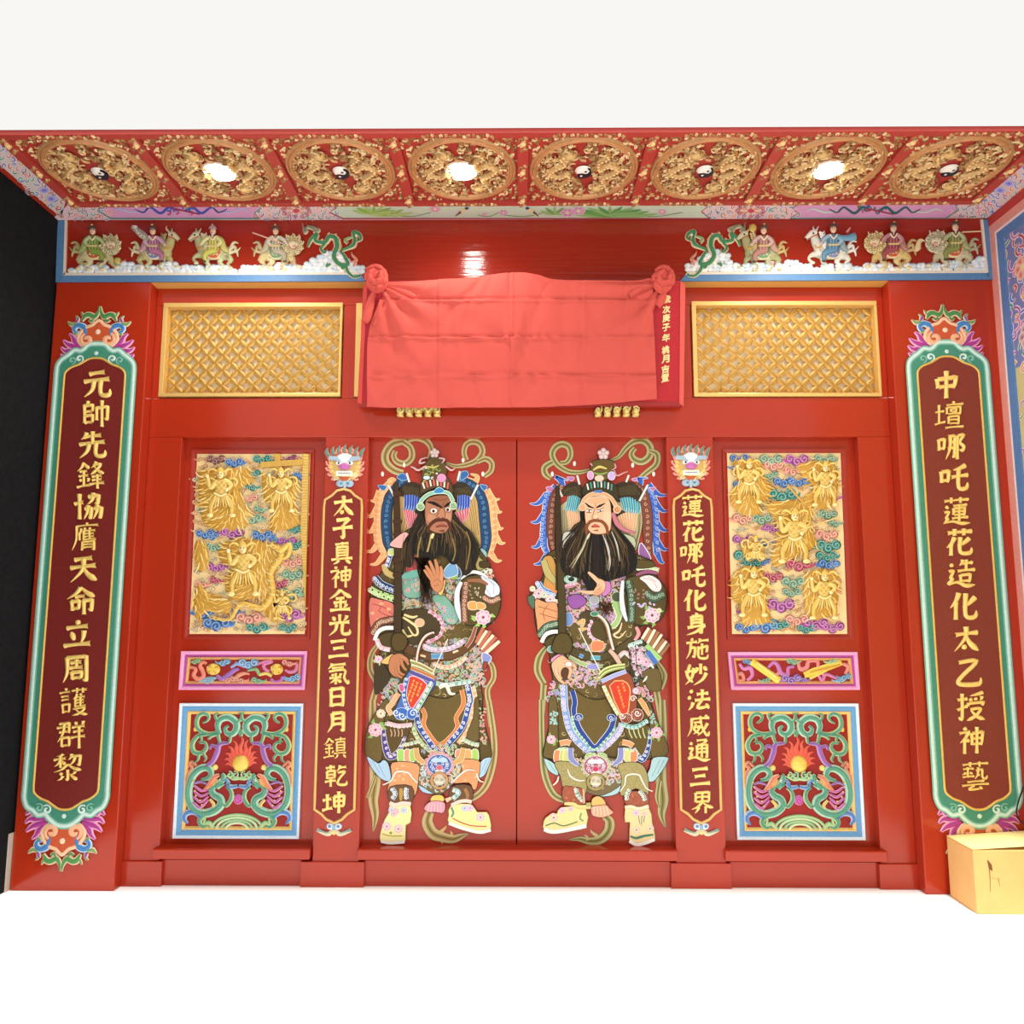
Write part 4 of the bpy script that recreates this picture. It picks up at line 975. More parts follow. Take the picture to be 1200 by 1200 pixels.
def pL(e, mp, z):
    def R_(pts, w, c, h=.004): s.rib(sm(z(pts), 5), w, c, h, .010, edge=mix(c, 'FFFFFF', .35))
    s = S(mp)
    R_([(130, 170), (180, 190), (160, 240), (200, 275), (245, 250), (235, 200), (215, 160), (240, 130), (275, 145)], (3, 4.5, 5, 5, 5, 4, 3), 'E88A70')
    R_([(620, 205), (690, 190), (720, 240)], (2, 4, 4), '8CB880'); R_([(700, 150), (770, 125), (830, 125), (760, 150), (770, 190), (810, 210)], (2, 3.5, 4, 4, 3), 'D880B0')
    R_([(1040, 140), (1030, 200), (980, 215), (940, 195)], (3, 4, 4, 2), 'D880B0'); R_([(550, 185), (500, 205), (450, 245), (400, 275), (360, 240)], (2.5, 5, 6, 5, 3), 'A070C0')
    R_([(480, 175), (540, 140), (590, 160), (650, 170)], (3, 4, 5, 3), '90A8D8'); R_([(640, 235), (600, 225), (550, 240), (520, 270)], (1.5, 3.5, 5, 5), 'E89878')
    R_([(720, 240), (780, 225), (830, 250)], (3, 4, 4), 'E8D070'); R_([(820, 270), (850, 300), (900, 290), (920, 250)], (3, 4, 4, 3), 'C070C0'); R_([(210, 300), (290, 270), (360, 265)], (3, 5, 2), '90B8D0')
    R_([(920, 265), (960, 285), (1000, 270)], (2, 3, 4), '80A8D0'); s.make('ribbon', RELIEF, e, True)
    s = S(mp); rr = random.Random(2)
    for x, y, c, r in ((190, 120, '90B880', 5), (430, 130, '7CB4D8', 6), (630, 140, '80B0D8', 8), (960, 135, 'E8907C', 6), (480, 275, 'E89880', 6), (550, 280, 'E89880', 6), (700, 285, '80B890', 6), (1030, 260, '7CB0D8', 7), (300, 290, '9CC0D8', 5)):
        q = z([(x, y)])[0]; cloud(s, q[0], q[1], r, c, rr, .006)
    s.make('cloud', RELIEF, e, True)
    s = S(mp)
    for x, y, w, hh in ((330, 190, 60, 50), (870, 190, 55, 48)):
        q = z([(x, y)])[0]; s.disc(q[0], q[1], w/7.27, hh/7.27, 'F0CC50', .006, .014, 14)
        for i in range(8): s.rib(spir(q[0]+w/12*math.cos(i*2.4), q[1]+hh/12*math.sin(i*2.4), 2.6, i, 1.1, 7), 1.1, 'D89830' if i % 2 else 'FBE890', .018, .003)
        s.make('gilded_treasure', GOLDCOL, e, True); s = S(mp)
z8 = (4.0, 840, 750)
def pR(e, mp, z):
    def R_(pts, w, c, h=.004): s.rib(sm(z(pts), 5), w, c, h, .010, edge=mix(c, 'FFFFFF', .35))
    s = S(mp)
    R_([(98, 165), (115, 155), (125, 185), (100, 190)], (3, 4, 3), 'E89080'); R_([(105, 110), (125, 135), (155, 130), (165, 165), (140, 190)], (3, 4, 5, 4, 3), 'D880C0')
    R_([(240, 130), (265, 105), (285, 120), (300, 155), (330, 165), (335, 130), (360, 125)], (3, 4, 5, 5, 4, 3), 'C878C0'); R_([(235, 150), (270, 170), (290, 150)], (3, 4, 3), 'E890A0')
    R_([(380, 100), (390, 135), (420, 130), (430, 100), (470, 100), (475, 130), (500, 165)], (3, 5, 5, 4, 4, 3), 'E88A88'); R_([(475, 165), (495, 190), (510, 160), (560, 180)], (3, 4, 4, 3), 'D880B8')
    R_([(585, 110), (615, 125), (600, 160)], (3, 5, 3), 'E89080'); s.make('ribbon', RELIEF, e, True)
    s = S(mp); rr = random.Random(5)
    for x, y, c, r in ((140, 100, '78A8D8', 5), (350, 98, '8CBC94', 6), (345, 182, '9A70C0', 8), (395, 182, '9A70C0', 6), (230, 188, '8CB89C', 5), (605, 172, '78B0D8', 6), (545, 100, 'A8D098', 6), (575, 188, '90C0E0', 5)):
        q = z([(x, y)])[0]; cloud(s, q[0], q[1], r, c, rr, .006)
    s.make('cloud', RELIEF, e, True)
    s = S(mp)
    s.rib(z([(158, 98), (290, 190)]), (8, 9, 11, 9), 'F0D050', .008, .014); s.rib(z([(180, 105), (280, 178)]), 2, 'FAE890', .022, .003); s.make('gilded_baton', GOLDCOL, e, True); s = S(mp)
    s.rib(z([(405, 165), (450, 150), (580, 105)]), (7, 10, 9, 7), 'F0D050', .008, .014); s.rib(z([(430, 150), (570, 115)]), 2, 'D8A038', .022, .003); s.rib(z([(430, 180), (510, 140)]), 4, 'F4DC70', .01, .012)
    s.make('gilded_baton', GOLDCOL, e, True)
pink([(214, 763), (361, 763), (358, 808), (211, 808)], 'pink-framed carved strip with ribbons and yellow drum, left of the doors', pL, 1, *z7)
pink([(852, 764), (1003, 764), (1006, 808), (856, 808)], 'pink-framed carved strip with two slanting yellow batons, right of the doors', pR, 2, *z8)

# ------------------------------------------------------------ blue-framed dragon panels
def dragon_panel(top, bot, label):
    HP = 157.5; mp = localmap(top, bot, YD, HP); e = empty('dragon_panel', P(*bot, YD), label, 'carved panel')
    q = [(-75.5, 0), (75.5, 0), (75.5, HP), (-75.5, HP)]
    def ins(k): return [(-75.5+k, k), (75.5-k, k), (75.5-k, HP-k), (-75.5+k, HP-k)]
    frame('outer_frame', q, 5, 0, .022, 'E4F0FA', mp, RELIEF, e); frame('blue_frame', ins(3), 8, 0, .016, '6CA4D4', mp, RELIEF, e)
    frame('gold_edge', ins(9.5), 3.6, 0, .012, 'F2C874', mp, GOLDCOL, e)
    s = S(mp); s.quad(ins(11), -.002, .003, '9E2420'); s.make('red_ground', PAINT, e)
    Q = lambda pts: [((a-403)/4, (b-295)/4) for a, b in pts]
    g, ge = '5FA288', 'C8DCA0'
    for nm, m in (('dragon', 1), ('dragon', -1)):
        s = S(mp); M_ = lambda pts: [(m*a, b) for a, b in Q(pts)]
        def st(pts, w, c, e_, h=.005, d=.012): shade_rib(s, M_(sm(pts, 5)), w, c, e_, h, d)
        st([(215, 388), (235, 378), (242, 358), (222, 343), (196, 352), (184, 380), (190, 412), (215, 432), (250, 440), (292, 432)], (2, 4, 6, 6, 6, 5, 4), g, ge)
        st([(300, 440), (287, 405), (300, 372), (340, 362), (375, 385), (380, 415), (362, 440), (335, 438), (325, 415), (342, 402)], (5, 8, 9, 9, 9, 7, 5, 2.5), g, 'B8E0C8')
        st([(378, 388), (398, 372), (402, 345), (388, 342)], (4, 4, 3, 2), g, ge); st([(285, 380), (272, 352), (290, 342)], (4, 4, 2), g, ge)
        st([(352, 450), (350, 475), (345, 485)], (4, 4, 1.5), g, ge); st([(395, 440), (403, 425), (403, 452)], (4, 5, 4), g, ge, .004)
        st([(240, 444), (195, 450), (168, 488), (178, 525), (212, 532), (238, 508), (228, 482), (205, 484)], (4, 5.5, 6.5, 6, 5.5, 4, 2.5), g, ge)
        st([(200, 530), (200, 560), (182, 578)], (4, 3.5, 1), g, ge); st([(225, 535), (238, 555), (230, 572)], (4, 3.5, 1), g, ge); st([(205, 445), (212, 470), (196, 478)], (3, 3, 1), g, ge)
        st([(292, 440), (262, 448), (245, 465)], (5, 5, 3), g, ge); st([(290, 440), (302, 480), (322, 490)], (5, 4, 2), g, ge)
        st([(345, 484), (302, 490), (290, 530), (268, 575), (228, 598)], (3, 6, 7, 6, 4), '9A68B8', 'C8A0D8'); st([(292, 505), (262, 495), (255, 515)], (4, 4, 2), '9A68B8', 'C8A0D8')
        st([(222, 655), (250, 650), (268, 630), (255, 603), (220, 602), (182, 632), (162, 690), (166, 750), (195, 795), (240, 812), (290, 800), (322, 772), (315, 742), (285, 725), (275, 700), (300, 668)], (3, 6, 8, 9, 10, 10, 10, 10, 11, 10, 9, 8, 5), g, 'B8E0C8', .007, .016)
        st([(150, 700), (152, 640), (172, 600), (158, 588), (170, 572), (192, 592)], (1.5, 3, 4, 4, 3, 3), 'E88C78', 'F4C4A0', .004)
        for y0 in (690, 715, 742, 768): st([(262, 700+(y0-690)*.6), (225, y0+16), (196, y0-2), (186, y0-8)], (2, 3.4, 3, 1), 'D070B8', 'F0B0D8', .012, .008)
        st([(190, 675), (215, 665), (250, 676)], (2, 3, 2), 'A878C8', 'D0B0E0', .012, .008)
        st([(240, 702), (262, 680), (285, 645), (312, 632)], (3, 6, 7, 3), 'E8886C', 'F8C8A0', .014, .010); st([(262, 690), (290, 672), (302, 650)], (2, 4, 2), 'F0B060', 'F8D8A0', .016, .010)
        st([(300, 690), (318, 668), (332, 640), (322, 628)], (7, 8, 6, 3), g, 'A8D8B8', .014, .014); st([(318, 680), (336, 672)], (5, 3), g, 'A8D8B8', .014, .012)
        x, y = M_([(318, 655)])[0]; s.disc(x, y, 1.6, 1.6, 'FFFFFF', .030, .003, 8); s.disc(x, y, .8, .8, '202020', .033, .001, 6)
        for i in range(8): x, y = M_([(186+i*6+(8 if i > 4 else 0)*i*.4, 640+i*22)])[0]; s.disc(x-m*2, y, 1.3, 1.3, 'E8D080', .018, .004, 6)
        st([(345, 688), (368, 708), (372, 742), (350, 775), (335, 770)], (3, 5, 6, 5, 2), g, ge, .01); st([(352, 690), (362, 672)], (3, 1.5), g, ge, .01)
        st([(270, 745), (290, 768), (282, 780)], (3, 4, 2), 'E8C468', 'F8E8A8', .018, .006)
        st([(325, 785), (285, 800), (240, 822), (222, 850), (240, 872), (262, 865)], (4, 8, 8, 6, 5, 3), g, ge, .008); st([(228, 832), (195, 804), (158, 812), (150, 838), (168, 858)], (3, 8, 7, 6, 2), '5E8CCC', 'B8D0F0', .01)
        st([(345, 668), (365, 688), (400, 684)], (3, 6, 4), '6E98D4', 'C0D8F0', .01); st([(358, 672), (345, 655), (332, 658)], (4, 4, 2), '6E98D4', 'C0D8F0', .012)
        x, y = M_([(285, 598)])[0]; s.disc(x, y, 3.6, 3.6, 'F4DC80', .006, .01, 10); x, y = M_([(180, 418)])[0]; s.disc(x, y, 2.4, 3.2, 'F0C860', .008, .006, 8)
        s.make('dragon', RELIEF, e, True)
    s = S(mp); cx, cy = 1.5, 71
    for i in range(11):
        a = PI+PI*(i-.3)/9.6-.02; L = (19, 21, 23, 26, 29, 33, 29, 26, 23, 21, 19)[i]; k = 1 if i > 5 else -1
        x0, y0 = cx+9*math.cos(a), cy+9*math.sin(a)
        s.rib(sm([(x0, y0), (cx+L*.55*math.cos(a+.06*k), cy+L*.55*math.sin(a+.06*k)), (cx+L*.8*math.cos(a-.09*k), cy+L*.8*math.sin(a-.09*k)), (cx+L*math.cos(a), cy+L*math.sin(a))], 4), (6, 6, 4, 2.6, .6), 'E8604C', .005, .008, edge='F49078')
    s.make('flame', RELIEF, e, True)
    s = S(mp); s.disc(cx, cy, 10.5, 10.5, 'F6D060', .010, .018, 24, edge='C89038'); s.make('sun_disc', GOLDCOL, e, True)
    s = S(mp)
    for k in (1, -1):
        s.rib([(cx+k*a, b) for a, b in spir(5.5, 84, 4.5, -1.3, -1.2, 12)], (1.6, 2.4, 2.8, 2), '9CCCA0', .02, .008, edge='E8F0C8'); s.rib([(cx+k*a, b) for a, b in spir(12, 84, 4, -1.3, -1.2, 12)], (1.6, 2.2, 2.6, 2), 'A8D4A0', .018, .008, edge='E8F0C8')
        s.rib(sm([(cx, 88), (cx+k*8, 89), (cx+k*17, 85)], 4), (4, 3, 1), 'B8D8A0', .016, .006)
    s.make('cloud', RELIEF, e, True)
    s = S(mp); s.disc(0, 113, 6, 6, 'D868B8', .005, .012, 16, edge='F0A0D8'); s.rib(spir(0, 113, 4, 0, 1.3, 12), 1.2, 'B04090', .016, .003); s.make('pearl', RELIEF, e, True)
    s = S(mp)
    for r, c in ((26, 'B8D8A0'), (21, 'CFE6B8'), (16, 'A8CC98'), (11, 'D8ECC0')): s.rib(ell(0, 147, r*1.15, r*.62, 18, PI, 2*PI), 3.6, c, .006, .009, edge='7FA880')
    for k in (1, -1): s.rib([(k*a, b) for a, b in sm([(28, 146), (34, 140), (40, 144), (38, 134)], 4)], (5, 6, 5, 2), 'B8D8A0', .008, .010, edge='7FA880')
    s.make('wave', RELIEF, e, True)
dragon_panel((285, 824), (277, 981.5), 'blue-framed square panel of facing green dragons under a flaming sun, left of the doors')
dragon_panel((931, 824), (937.5, 983), 'blue-framed square panel of facing green dragons under a flaming sun, right of the doors')

# ============================================================ painted frieze over the doors
mh = flatmap(YH)
def blue_border(lx, rx, yb, side):
    e = empty('trim_'+('1' if side < 0 else '2'), P((lx+rx)/2, yb, YH), kind='structure')
    s = S(mh)
    if side < 0:
        s.quad([(68.5, 259), (77, 259), (75, 331), (66, 331)], 0, .008, '5A86B4'); s.quad([(75, 323), (rx, 322), (rx+4, 330), (66, 331)], 0, .008, '5A86B4')
        s.quad([(77, 259), (79.5, 259), (77.5, 323), (75, 323)], 0, .01, 'E8DCC8'); s.quad([(76, 320.5), (rx-2, 320), (rx, 322.5), (75, 323.5)], 0, .01, 'E8DCC8')
    else:
        s.quad([(1151, 258), (1158, 258), (1165, 328), (1156, 328)], 0, .008, '5A86B4'); s.quad([(lx, 322), (1157, 320), (1160, 328), (lx-6, 330)], 0, .008, '5A86B4')
        s.quad([(1148.5, 258), (1151, 258), (1157, 320), (1154.5, 320)], 0, .01, 'E8DCC8'); s.quad([(lx+2, 319.5), (1155, 317.5), (1156, 320.5), (lx, 322.5)], 0, .01, 'E8DCC8')
    s.make('painted_band', RELIEF, e)
blue_border(68, 424, 330, -1); blue_border(803, 1160, 328, 1)
def cloud_bank(x0, x1, yb, seed, lab, humps):
    r = random.Random(seed); s = S(mh); x = x0
    while x < x1:
        hh = 5+1.6*math.sin(x*.13)+sum(a*math.exp(-((x-c)/w)**2) for c, a, w in humps)
        for k in range(int(hh/4)+1):
            yy = yb-3-k*4; rr = r.uniform(3.2, 5.2); xx = x+r.uniform(-2, 2)
            xx = min(max(xx, x0+3), x1-3)
            s.disc(xx, yy, rr, rr*.82, ('E8F0F4', 'FAFAF8', 'D8E6EE')[r.randrange(3)], .002+k*.0006, .008, 9)
            s.rib(ell(xx, yy, rr*.9, rr*.72, 7, -2.8, -.4), .5, '9AB0C0', .0075+k*.0006, .002)
        x += 4.8
    s.make('cloud_bank', RELIEF, None, True, label=lab, category='relief', kind=None) if 0 else tag(s.make('cloud_bank', RELIEF, None, True), lab, 'relief carving')
cloud_bank(80, 428, 321, 3, 'band of white carved clouds under the riders of the left frieze', [(150, 5, 10), (195, 5, 12), (380, 16, 16), (230, 4, 10), (402, 10, 14)])
cloud_bank(803, 1154, 319, 4, 'band of white carved clouds under the riders of the right frieze', [(845, 15, 14), (825, 8, 10), (925, 5, 8), (1150, 10, 10), (1110, 5, 10)])

def rider(x, y, face, coat, robe, beast, label, k=1.0, mane=None, hat='504038', extra=None):
    """x,y = middle of the animal's body; face = 1 looks right, -1 left"""
    e = empty('mounted_immortal', P(x, 318, YH), label, 'relief figure', 'riders in the friezes above the doors' if 0 else None)
    T = lambda pts: [(x+face*a*k*1.06, y-3+b*k*.98) for a, b in pts]
    hi, lo = mix(coat, 'FFF8E0', .45), mix(coat, '6A5030', .35); rnd = random.Random(int(x))
    s = S(mh)
    heavy = beast in ('lion', 'elephant')
    lw = 1.35 if heavy else 1.05
    for i, a in enumerate(((10, 4), (17, 8), (20, 14), (25, 19)) if 0 else (((12, 3), (18, 8), (20, 14), (25, 18)), ((-13, 3), (-19, 9), (-15, 14), (-20, 20)), ((9, 5), (9, 12), (5, 17), (8, 21)), ((-8, 5), (-6, 12), (-11, 17), (-8, 21)))):
        a = list(a)
        if beast == 'horse' and i == 0: a = [(11, 2), (21, 3), (25, 8), (20, 13)]
        s.rib(T(sm(a, 3)), (9*lw, 7*lw, 3.8*lw, 3.2*lw, 4.4*lw), coat if i < 2 else mix(coat, 'FFFFFF', .15), .003+.003*(i > 1), .012, edge=lo)
        x_, y_ = T([a[-1]])[0]; s.disc(x_+face*1.2, y_, 3*lw, 1.8*lw, hi, .008, .008, 8, edge=lo)
        if heavy:
            x_, y_ = T([a[2]])[0]; s.rib(vol(x_, y_, rnd.uniform(0, 6), 7, 4, 7), (2, 1.6, .5), mane or hi, .014, .004)
    s.make('leg', RELIEF, e, True)
    s = S(mh)
    s.dome(T(sm([(-19, 1), (-16, -8), (-5, -6), (8, -8), (18, -6), (19, 4), (10, 9), (-4, 8), (-15, 9)], 3, True)), coat, .004, .018, edge=lo)
    for i in range(26):
        p = T([(rnd.uniform(-16, 16), rnd.uniform(-5, 7))])[0]; s.rib(vol(p[0], p[1], rnd.uniform(0, 6), 6, 4.5, 6), .8, hi if i % 2 else lo, .019, .003)
    s.make('body', RELIEF, e, True)
    s = S(mh); sc_ = ('C8603C', '6A9A78', '7A88B8', 'C8A848')[int(x) % 4]
    s.dome(T(sm([(-8, -8), (0, -10), (8, -8), (9, 2), (5, 9), (-5, 9), (-9, 2)], 3, True)), sc_, .017, .008, edge='F0E0B0'); s.rib(T(sm([(-8, 3), (-4, 8), (4, 8), (8, 3)], 4)), 1.2, 'F0E0B0', .024, .002)
    for kk in (-4, 0, 4): s.rib(spir(*T([(kk, 3)])[0], 1.8, 0, 1.2, 8), .6, 'F0E0B0', .0245, .002)
    s.make('saddle_cloth', RELIEF, e, True)
    s = S(mh)
    if beast == 'lion':
        s.disc(*T([(19, -9)])[0], 12.5*k, 12.5*k, mane or coat, .008, .018, 16, edge=lo)
        for i in range(20):
            a = i*PI/10; p = T([(19+(10 if i % 2 else 7.5)*math.cos(a), -9+(10 if i % 2 else 7.5)*math.sin(a))])[0]; s.rib(spir(p[0], p[1], 3.6*k, a, 1.2, 8), 1.5, hi if i % 2 else lo, .021, .005)
        s.dome(T(sm([(14, -12), (19, -15), (25, -12), (25, -6), (21, -2), (16, -4)], 3, True)), hi, .022, .010, edge=lo); s.disc(*T([(21.5, -6)])[0], 3*k, 1.8*k, 'D8A088', .031, .004, 8); s.rib(T(sm([(16.5, -4.5), (20.5, -2.6), (24.5, -4.5)], 3)), 1.1, '8A3028', .033, .001); s.rib(T([(18, -3.6), (23, -3.6)]), .7, 'F8F4E8', .0345, .001)
        for a in (17.6, 22.6): s.disc(*T([(a, -10)])[0], 1.4, 1.2, 'FFFFFF', .031, .002, 6); s.disc(*T([(a+.2, -10)])[0], .7, .7, '202020', .033, .001, 6); s.rib(T([(a-2, -12.5), (a+2, -12)]), 1.4, lo, .031, .003)
        for a in (13, 25): s.rib(T([(a, -17), (a+(a-19)*.3, -22)]), (4, 1), coat, .02, .006)
    else:
        nk = [(12, -3), (17, -12), (20, -21)]
        s.rib(T(sm(nk, 4)), (15, 12, 8), coat, .006, .016, edge=lo)
        hd = [(17, -23), (22, -22), (29, -15)]
        s.rib(T(sm(hd, 4)), (6, 8, 4.5), hi, .012, .014, edge=lo); s.rib(T([(24, -15.5), (28.5, -13.5)]), .8, '7A4030', .024, .002)
        for a, b_ in (((18, -24), (15, -30)), ((20, -24), (21, -30))): s.rib(T([a, b_]), (3.4, .8), coat, .014, .006)
        if beast == 'deer': s.rib(T(sm([(18, -25), (14, -29), (15, -33)], 3)), (2, 1.6, .6), 'E0C890', .016, .005)
        s.disc(*T([(21.5, -20.5)])[0], 1.2, 1.2, '202020', .027, .001, 6); s.rib(T([(17, -19), (24, -16)]), 1.1, 'C8603C', .026, .002); s.rib(T(sm([(12, -5), (17, -4), (20, -7)], 3)), 1.6, 'D8A040', .022, .003)
        for i in range(9): p = T([(14.5-i*.7, -23+i*2.6)])[0]; s.rib(vol(p[0], p[1], 2.4 if face > 0 else .7, 8, 2.4*face, 6), (3, 2.6, .6), mane or lo, .018, .006)
    s.make('head', RELIEF, e, True)
    s = S(mh)
    for q in (sm([(-16, -3), (-23, -8), (-25, -2), (-30, -7)], 4), sm([(-17, 0), (-25, -2), (-27, 5)], 4), sm([(-17, -2), (-22, -13), (-28, -12)], 4)): s.rib(T(q), (4.5, 4, 3, .8), mane or hi, .004, .010, edge=lo)
    s.make('tail', RELIEF, e, True)
    s = S(mh); rh = mix(robe, 'FFFFFF', .35); rl = mix(robe, '302018', .35)
    s.rib(T(sm([(-3, -19), (-9, -14), (-12, -4), (-17, 0)], 4)), (4, 7, 8, 3), mix(robe, 'D8C8A0', .4), .022, .008, edge=rl)
    s.dome(T(sm([(-6, 0), (-6.5, -10), (-5, -18), (0, -20.5), (5, -18), (6.5, -10), (7, 0), (0, 3)], 3, True)), robe, .022, .014, edge=rl)
    s.rib(T(sm([(-2, -1), (6, 1), (10, 6), (9, 12)], 4)), (8, 8, 6, 4), robe, .028, .010, edge=rl); s.disc(*T([(10.5, 13)])[0], 2.8, 1.6, '5A4838', .032, .005, 8)
    s.rib(T(sm([(4.5, -17), (10, -13), (13, -8)], 4)), (5, 5.5, 3.6), rh, .032, .009, edge=rl); s.rib(T(sm([(-4.5, -17), (-9, -11), (-4, -6)], 4)), (5, 6, 3.6), rh, .032, .009, edge=rl)
    s.disc(*T([(14, -7.5)])[0], 1.7, 1.7, 'E8C0A0', .036, .005, 7)
    for i in range(7): s.rib(T(sm([(-4.5+i*1.5, -15+abs(i-3)), (-5+i*1.7, -7), (-5+i*1.8, 0)], 3)), .8, rh if i % 2 else rl, .035, .002)
    s.rib(T(sm([(-4, -18.5), (0, -13), (4, -18.5)], 3)), 1.6, 'F0E0C0', .036, .003); s.rib(T([(-6, -6), (6, -6)]), 2.0, 'D8C080', .037, .003)
    s.make('robe', RELIEF, e, True)
    s = S(mh); hx, hy = T([(0, -24.5)])[0]
    s.disc(hx, hy, 3.8*k, 4.6*k, 'ECC6A6', .03, .012, 12, edge='A87858'); s.dome(T([(-4.8, -26.5), (-3.6, -30), (0, -32.5), (3.6, -30), (4.8, -26.5), (0, -27.6)]), hat, .036, .010)
    s.disc(hx, hy-6.4, 1.5, 1.6, 'D8B868', .04, .006, 7)
    for q in (-1.3, 1.3): s.disc(hx+face*.5+q, hy-.4, .55, .45, '302018', .0425, .0006, 5); s.rib([(hx+face*.5+q-.8, hy-1.5), (hx+face*.5+q+.8, hy-1.6)], .45, '4A3020', .0425, .0006)
    s.rib([(hx+face*.5-1.1, hy+2), (hx+face*.5+1.1, hy+2)], .55, 'A04838', .0425, .0006); s.rib([(hx+face*.6, hy-.3), (hx+face*.8, hy+1)], .6, 'F4D4B8', .043, .0006)
    if int(x) % 3 == 0 or 'old' in label: s.rib([(hx, hy+2.5), (hx+face*.5, hy+8)], (3.6, 2.6, .5), 'D8D0C8', .038, .005)
    s.make('face', RELIEF, e, True)
    if extra:
        s = S(mh); extra(s, T); s.make('attribute', RELIEF, e, True)
    return e
def bundle(s, T): s.rib(T(sm([(-4, -12), (-12, -20), (-23, -30)], 4)), (5, 9, 5), 'A8A090', .036, .012); [s.rib(vol(*T([(-10-i*2, -18-i*2)])[0], i, 6, 4, 6), .9, 'E8E0D0', .046, .003) for i in range(7)]
def spear(s, T): s.rib(T([(10, -8), (-26, -22)]), 1.4, 'E8B8A0', .04, .004)
def ball(s, T): s.disc(*T([(26, 10)])[0], 4.5, 4.5, 'C8C060', .004, .010, 10); s.rib(T(sm([(26, 6), (31, 12), (36, 8)], 4)), (2, 3, 1), 'D86848', .006, .006)
def fire(s, T): [s.rib(T(sm([(-26, 0), (-31, -4-i*3), (-28-i*3, -9-i)], 4)), (3, 4, .8), 'E8D0A0', .006, .008) for i in range(4)]
def sleeves(s, T): s.rib(T(sm([(-4, -15), (-14, -14), (-24, -16)], 4)), (5, 7, 9), '6A9CB8', .036, .010); s.rib(T([(-14, -20), (-18, -26)]), (3, 2), 'D8A0A0', .036, .006)
def pipe(s, T): s.rib(T([(-6, -18), (-28, -19)]), 1.4, 'D8C8A0', .042, .004)
def fan(s, T): s.disc(*T([(12, -28)])[0], 4.5, 5, 'C8A858', .03, .01, 10); s.rib(T([(12, -24), (8, -10)]), 2, 'D8C0A0', .03, .006)
rider(112, 300, 1, 'C8BC8C', '8AA048', 'lion', 'leftmost frieze rider, green robe on a curly-maned pale lion', .95, 'B8B078', extra=ball)
rider(182, 300, 1, 'C0B87C', 'B87898', 'deer', 'pink-robed frieze rider shouldering a bundle on a yellow-green deer', .95, extra=bundle)
rider(252, 300, -1, 'BCC090', 'C8C45C', 'horse', 'yellow-robed old rider on a grey-green horse turned left in the left frieze', .95, 'E0D8B0', 'B09090')
rider(325, 300, 1, 'D8C48C', 'B0A890', 'lion', 'rider with slanted spear on a cream beast beside the left green dragon', .95, 'C8B88C', extra=spear)
rider(893, 300, -1, 'A8AC7C', 'B88478', 'deer', 'rose-robed rider on a scaly olive beast beside the right green dragon', .98, 'D0B878', extra=fan)
rider(974, 299, -1, 'DCDCD0', '5E90B0', 'horse', 'blue-robed rider with long sleeves on a white horse in the right frieze', 1.0, 'F0F0E8', extra=sleeves)
rider(1044, 298, -1, 'D8BC78', 'A05058', 'lion', 'maroon-robed rider on a golden beast with a flaming tail', 1.0, 'C8B07C', extra=fire)
rider(1116, 297, -1, 'C4BC98', '8A9450', 'lion', 'rightmost frieze rider, olive robe, on a big curly-headed beast', 1.02, 'B8B498', extra=pipe)

def fdragon(T, label, x):
    e = empty('green_dragon', P(x, 320, YH), label, 'relief figure')
    s = S(mh); g, ed = '3E8A60', 'E0C8A0'
    def st(p, w, c=g, e_=ed, h=.004, d=.012): s.rib(T(sm(p, 5)), tuple(x*1.0 for x in w), e_, h, d); s.rib(T(sm(p, 5)), tuple(x*.6 for x in w), c, h+.006, d)
    # from the zoomed picture of the left dragon, 6.316 px per px, origin (250, 250)
    st([(700, 255), (725, 200), (770, 160), (760, 210), (830, 220), (860, 180), (905, 190), (920, 250), (895, 320), (920, 370), (960, 390), (1000, 380), (975, 330), (950, 290)], (3, 6, 6, 6, 7, 8, 9, 9, 9, 9, 8, 6, 4))
    s.make('body', RELIEF, e, True)
    s = S(mh)
    st([(985, 400), (1000, 440), (1040, 475), (1085, 470), (1085, 455)], (6, 6, 5, 4, 1.5)); s.make('limb', RELIEF, e, True); s = S(mh); st([(830, 230), (800, 270), (830, 300), (840, 270)], (5, 5, 4, 1.5)); s.make('limb', RELIEF, e, True); s = S(mh); st([(870, 380), (840, 400), (850, 370)], (5, 4, 1)); s.make('limb', RELIEF, e, True); s = S(mh); st([(950, 390), (960, 415), (985, 400)], (5, 4, 1.5))
    s.make('limb', RELIEF, e, True)
    s = S(mh)
    st([(950, 280), (1000, 260), (1040, 240), (1050, 190), (1040, 145), (1080, 160), (1095, 195), (1060, 215)], (4, 5, 7, 6, 6, 6, 4, 2)); st([(1000, 230), (980, 200), (1030, 180)], (4, 5, 2), '8AB080')
    s.disc(*T([(1062, 178)])[0], 1.4, 1.4, 'FFFFFF', .02, .003, 6); s.make('head', RELIEF, e, True)
    s = S(mh)
    for p in ([(770, 160), (740, 120), (700, 110), (680, 130), (660, 80)], [(760, 150), (785, 130), (750, 110), (700, 95)], [(700, 130), (680, 150), (665, 105)]): st(p, (3, 4, 3, 1), '8C9C80', 'E0B8A0')
    for p in ([(1020, 370), (1060, 350), (1030, 310), (1025, 290)], [(1040, 400), (1055, 370), (1045, 340)]): st(p, (2, 4, 2.5, .6), 'E8907C', 'F8C8B0')
    for i in range(9):
        p = ((850, 165), (900, 172), (930, 215), (940, 260), (915, 325), (900, 350), (800, 210), (745, 155), (1010, 250))[i]; st([p, (p[0]+14, p[1]-16)], (3, .6), 'E8C8A0')
    s.make('whisker_and_flame', RELIEF, e, True)
k6 = lambda pts: [(250+a/6.316, 250+b/6.316) for a, b in pts]
fdragon(k6, 'green dragon with raised coral whiskers at the inner end of the left frieze', 395)
fdragon(lambda pts: [(1228-a, b-1) for a, b in k6(pts)], 'green dragon at the inner end of the right frieze, facing the cloth', 833)

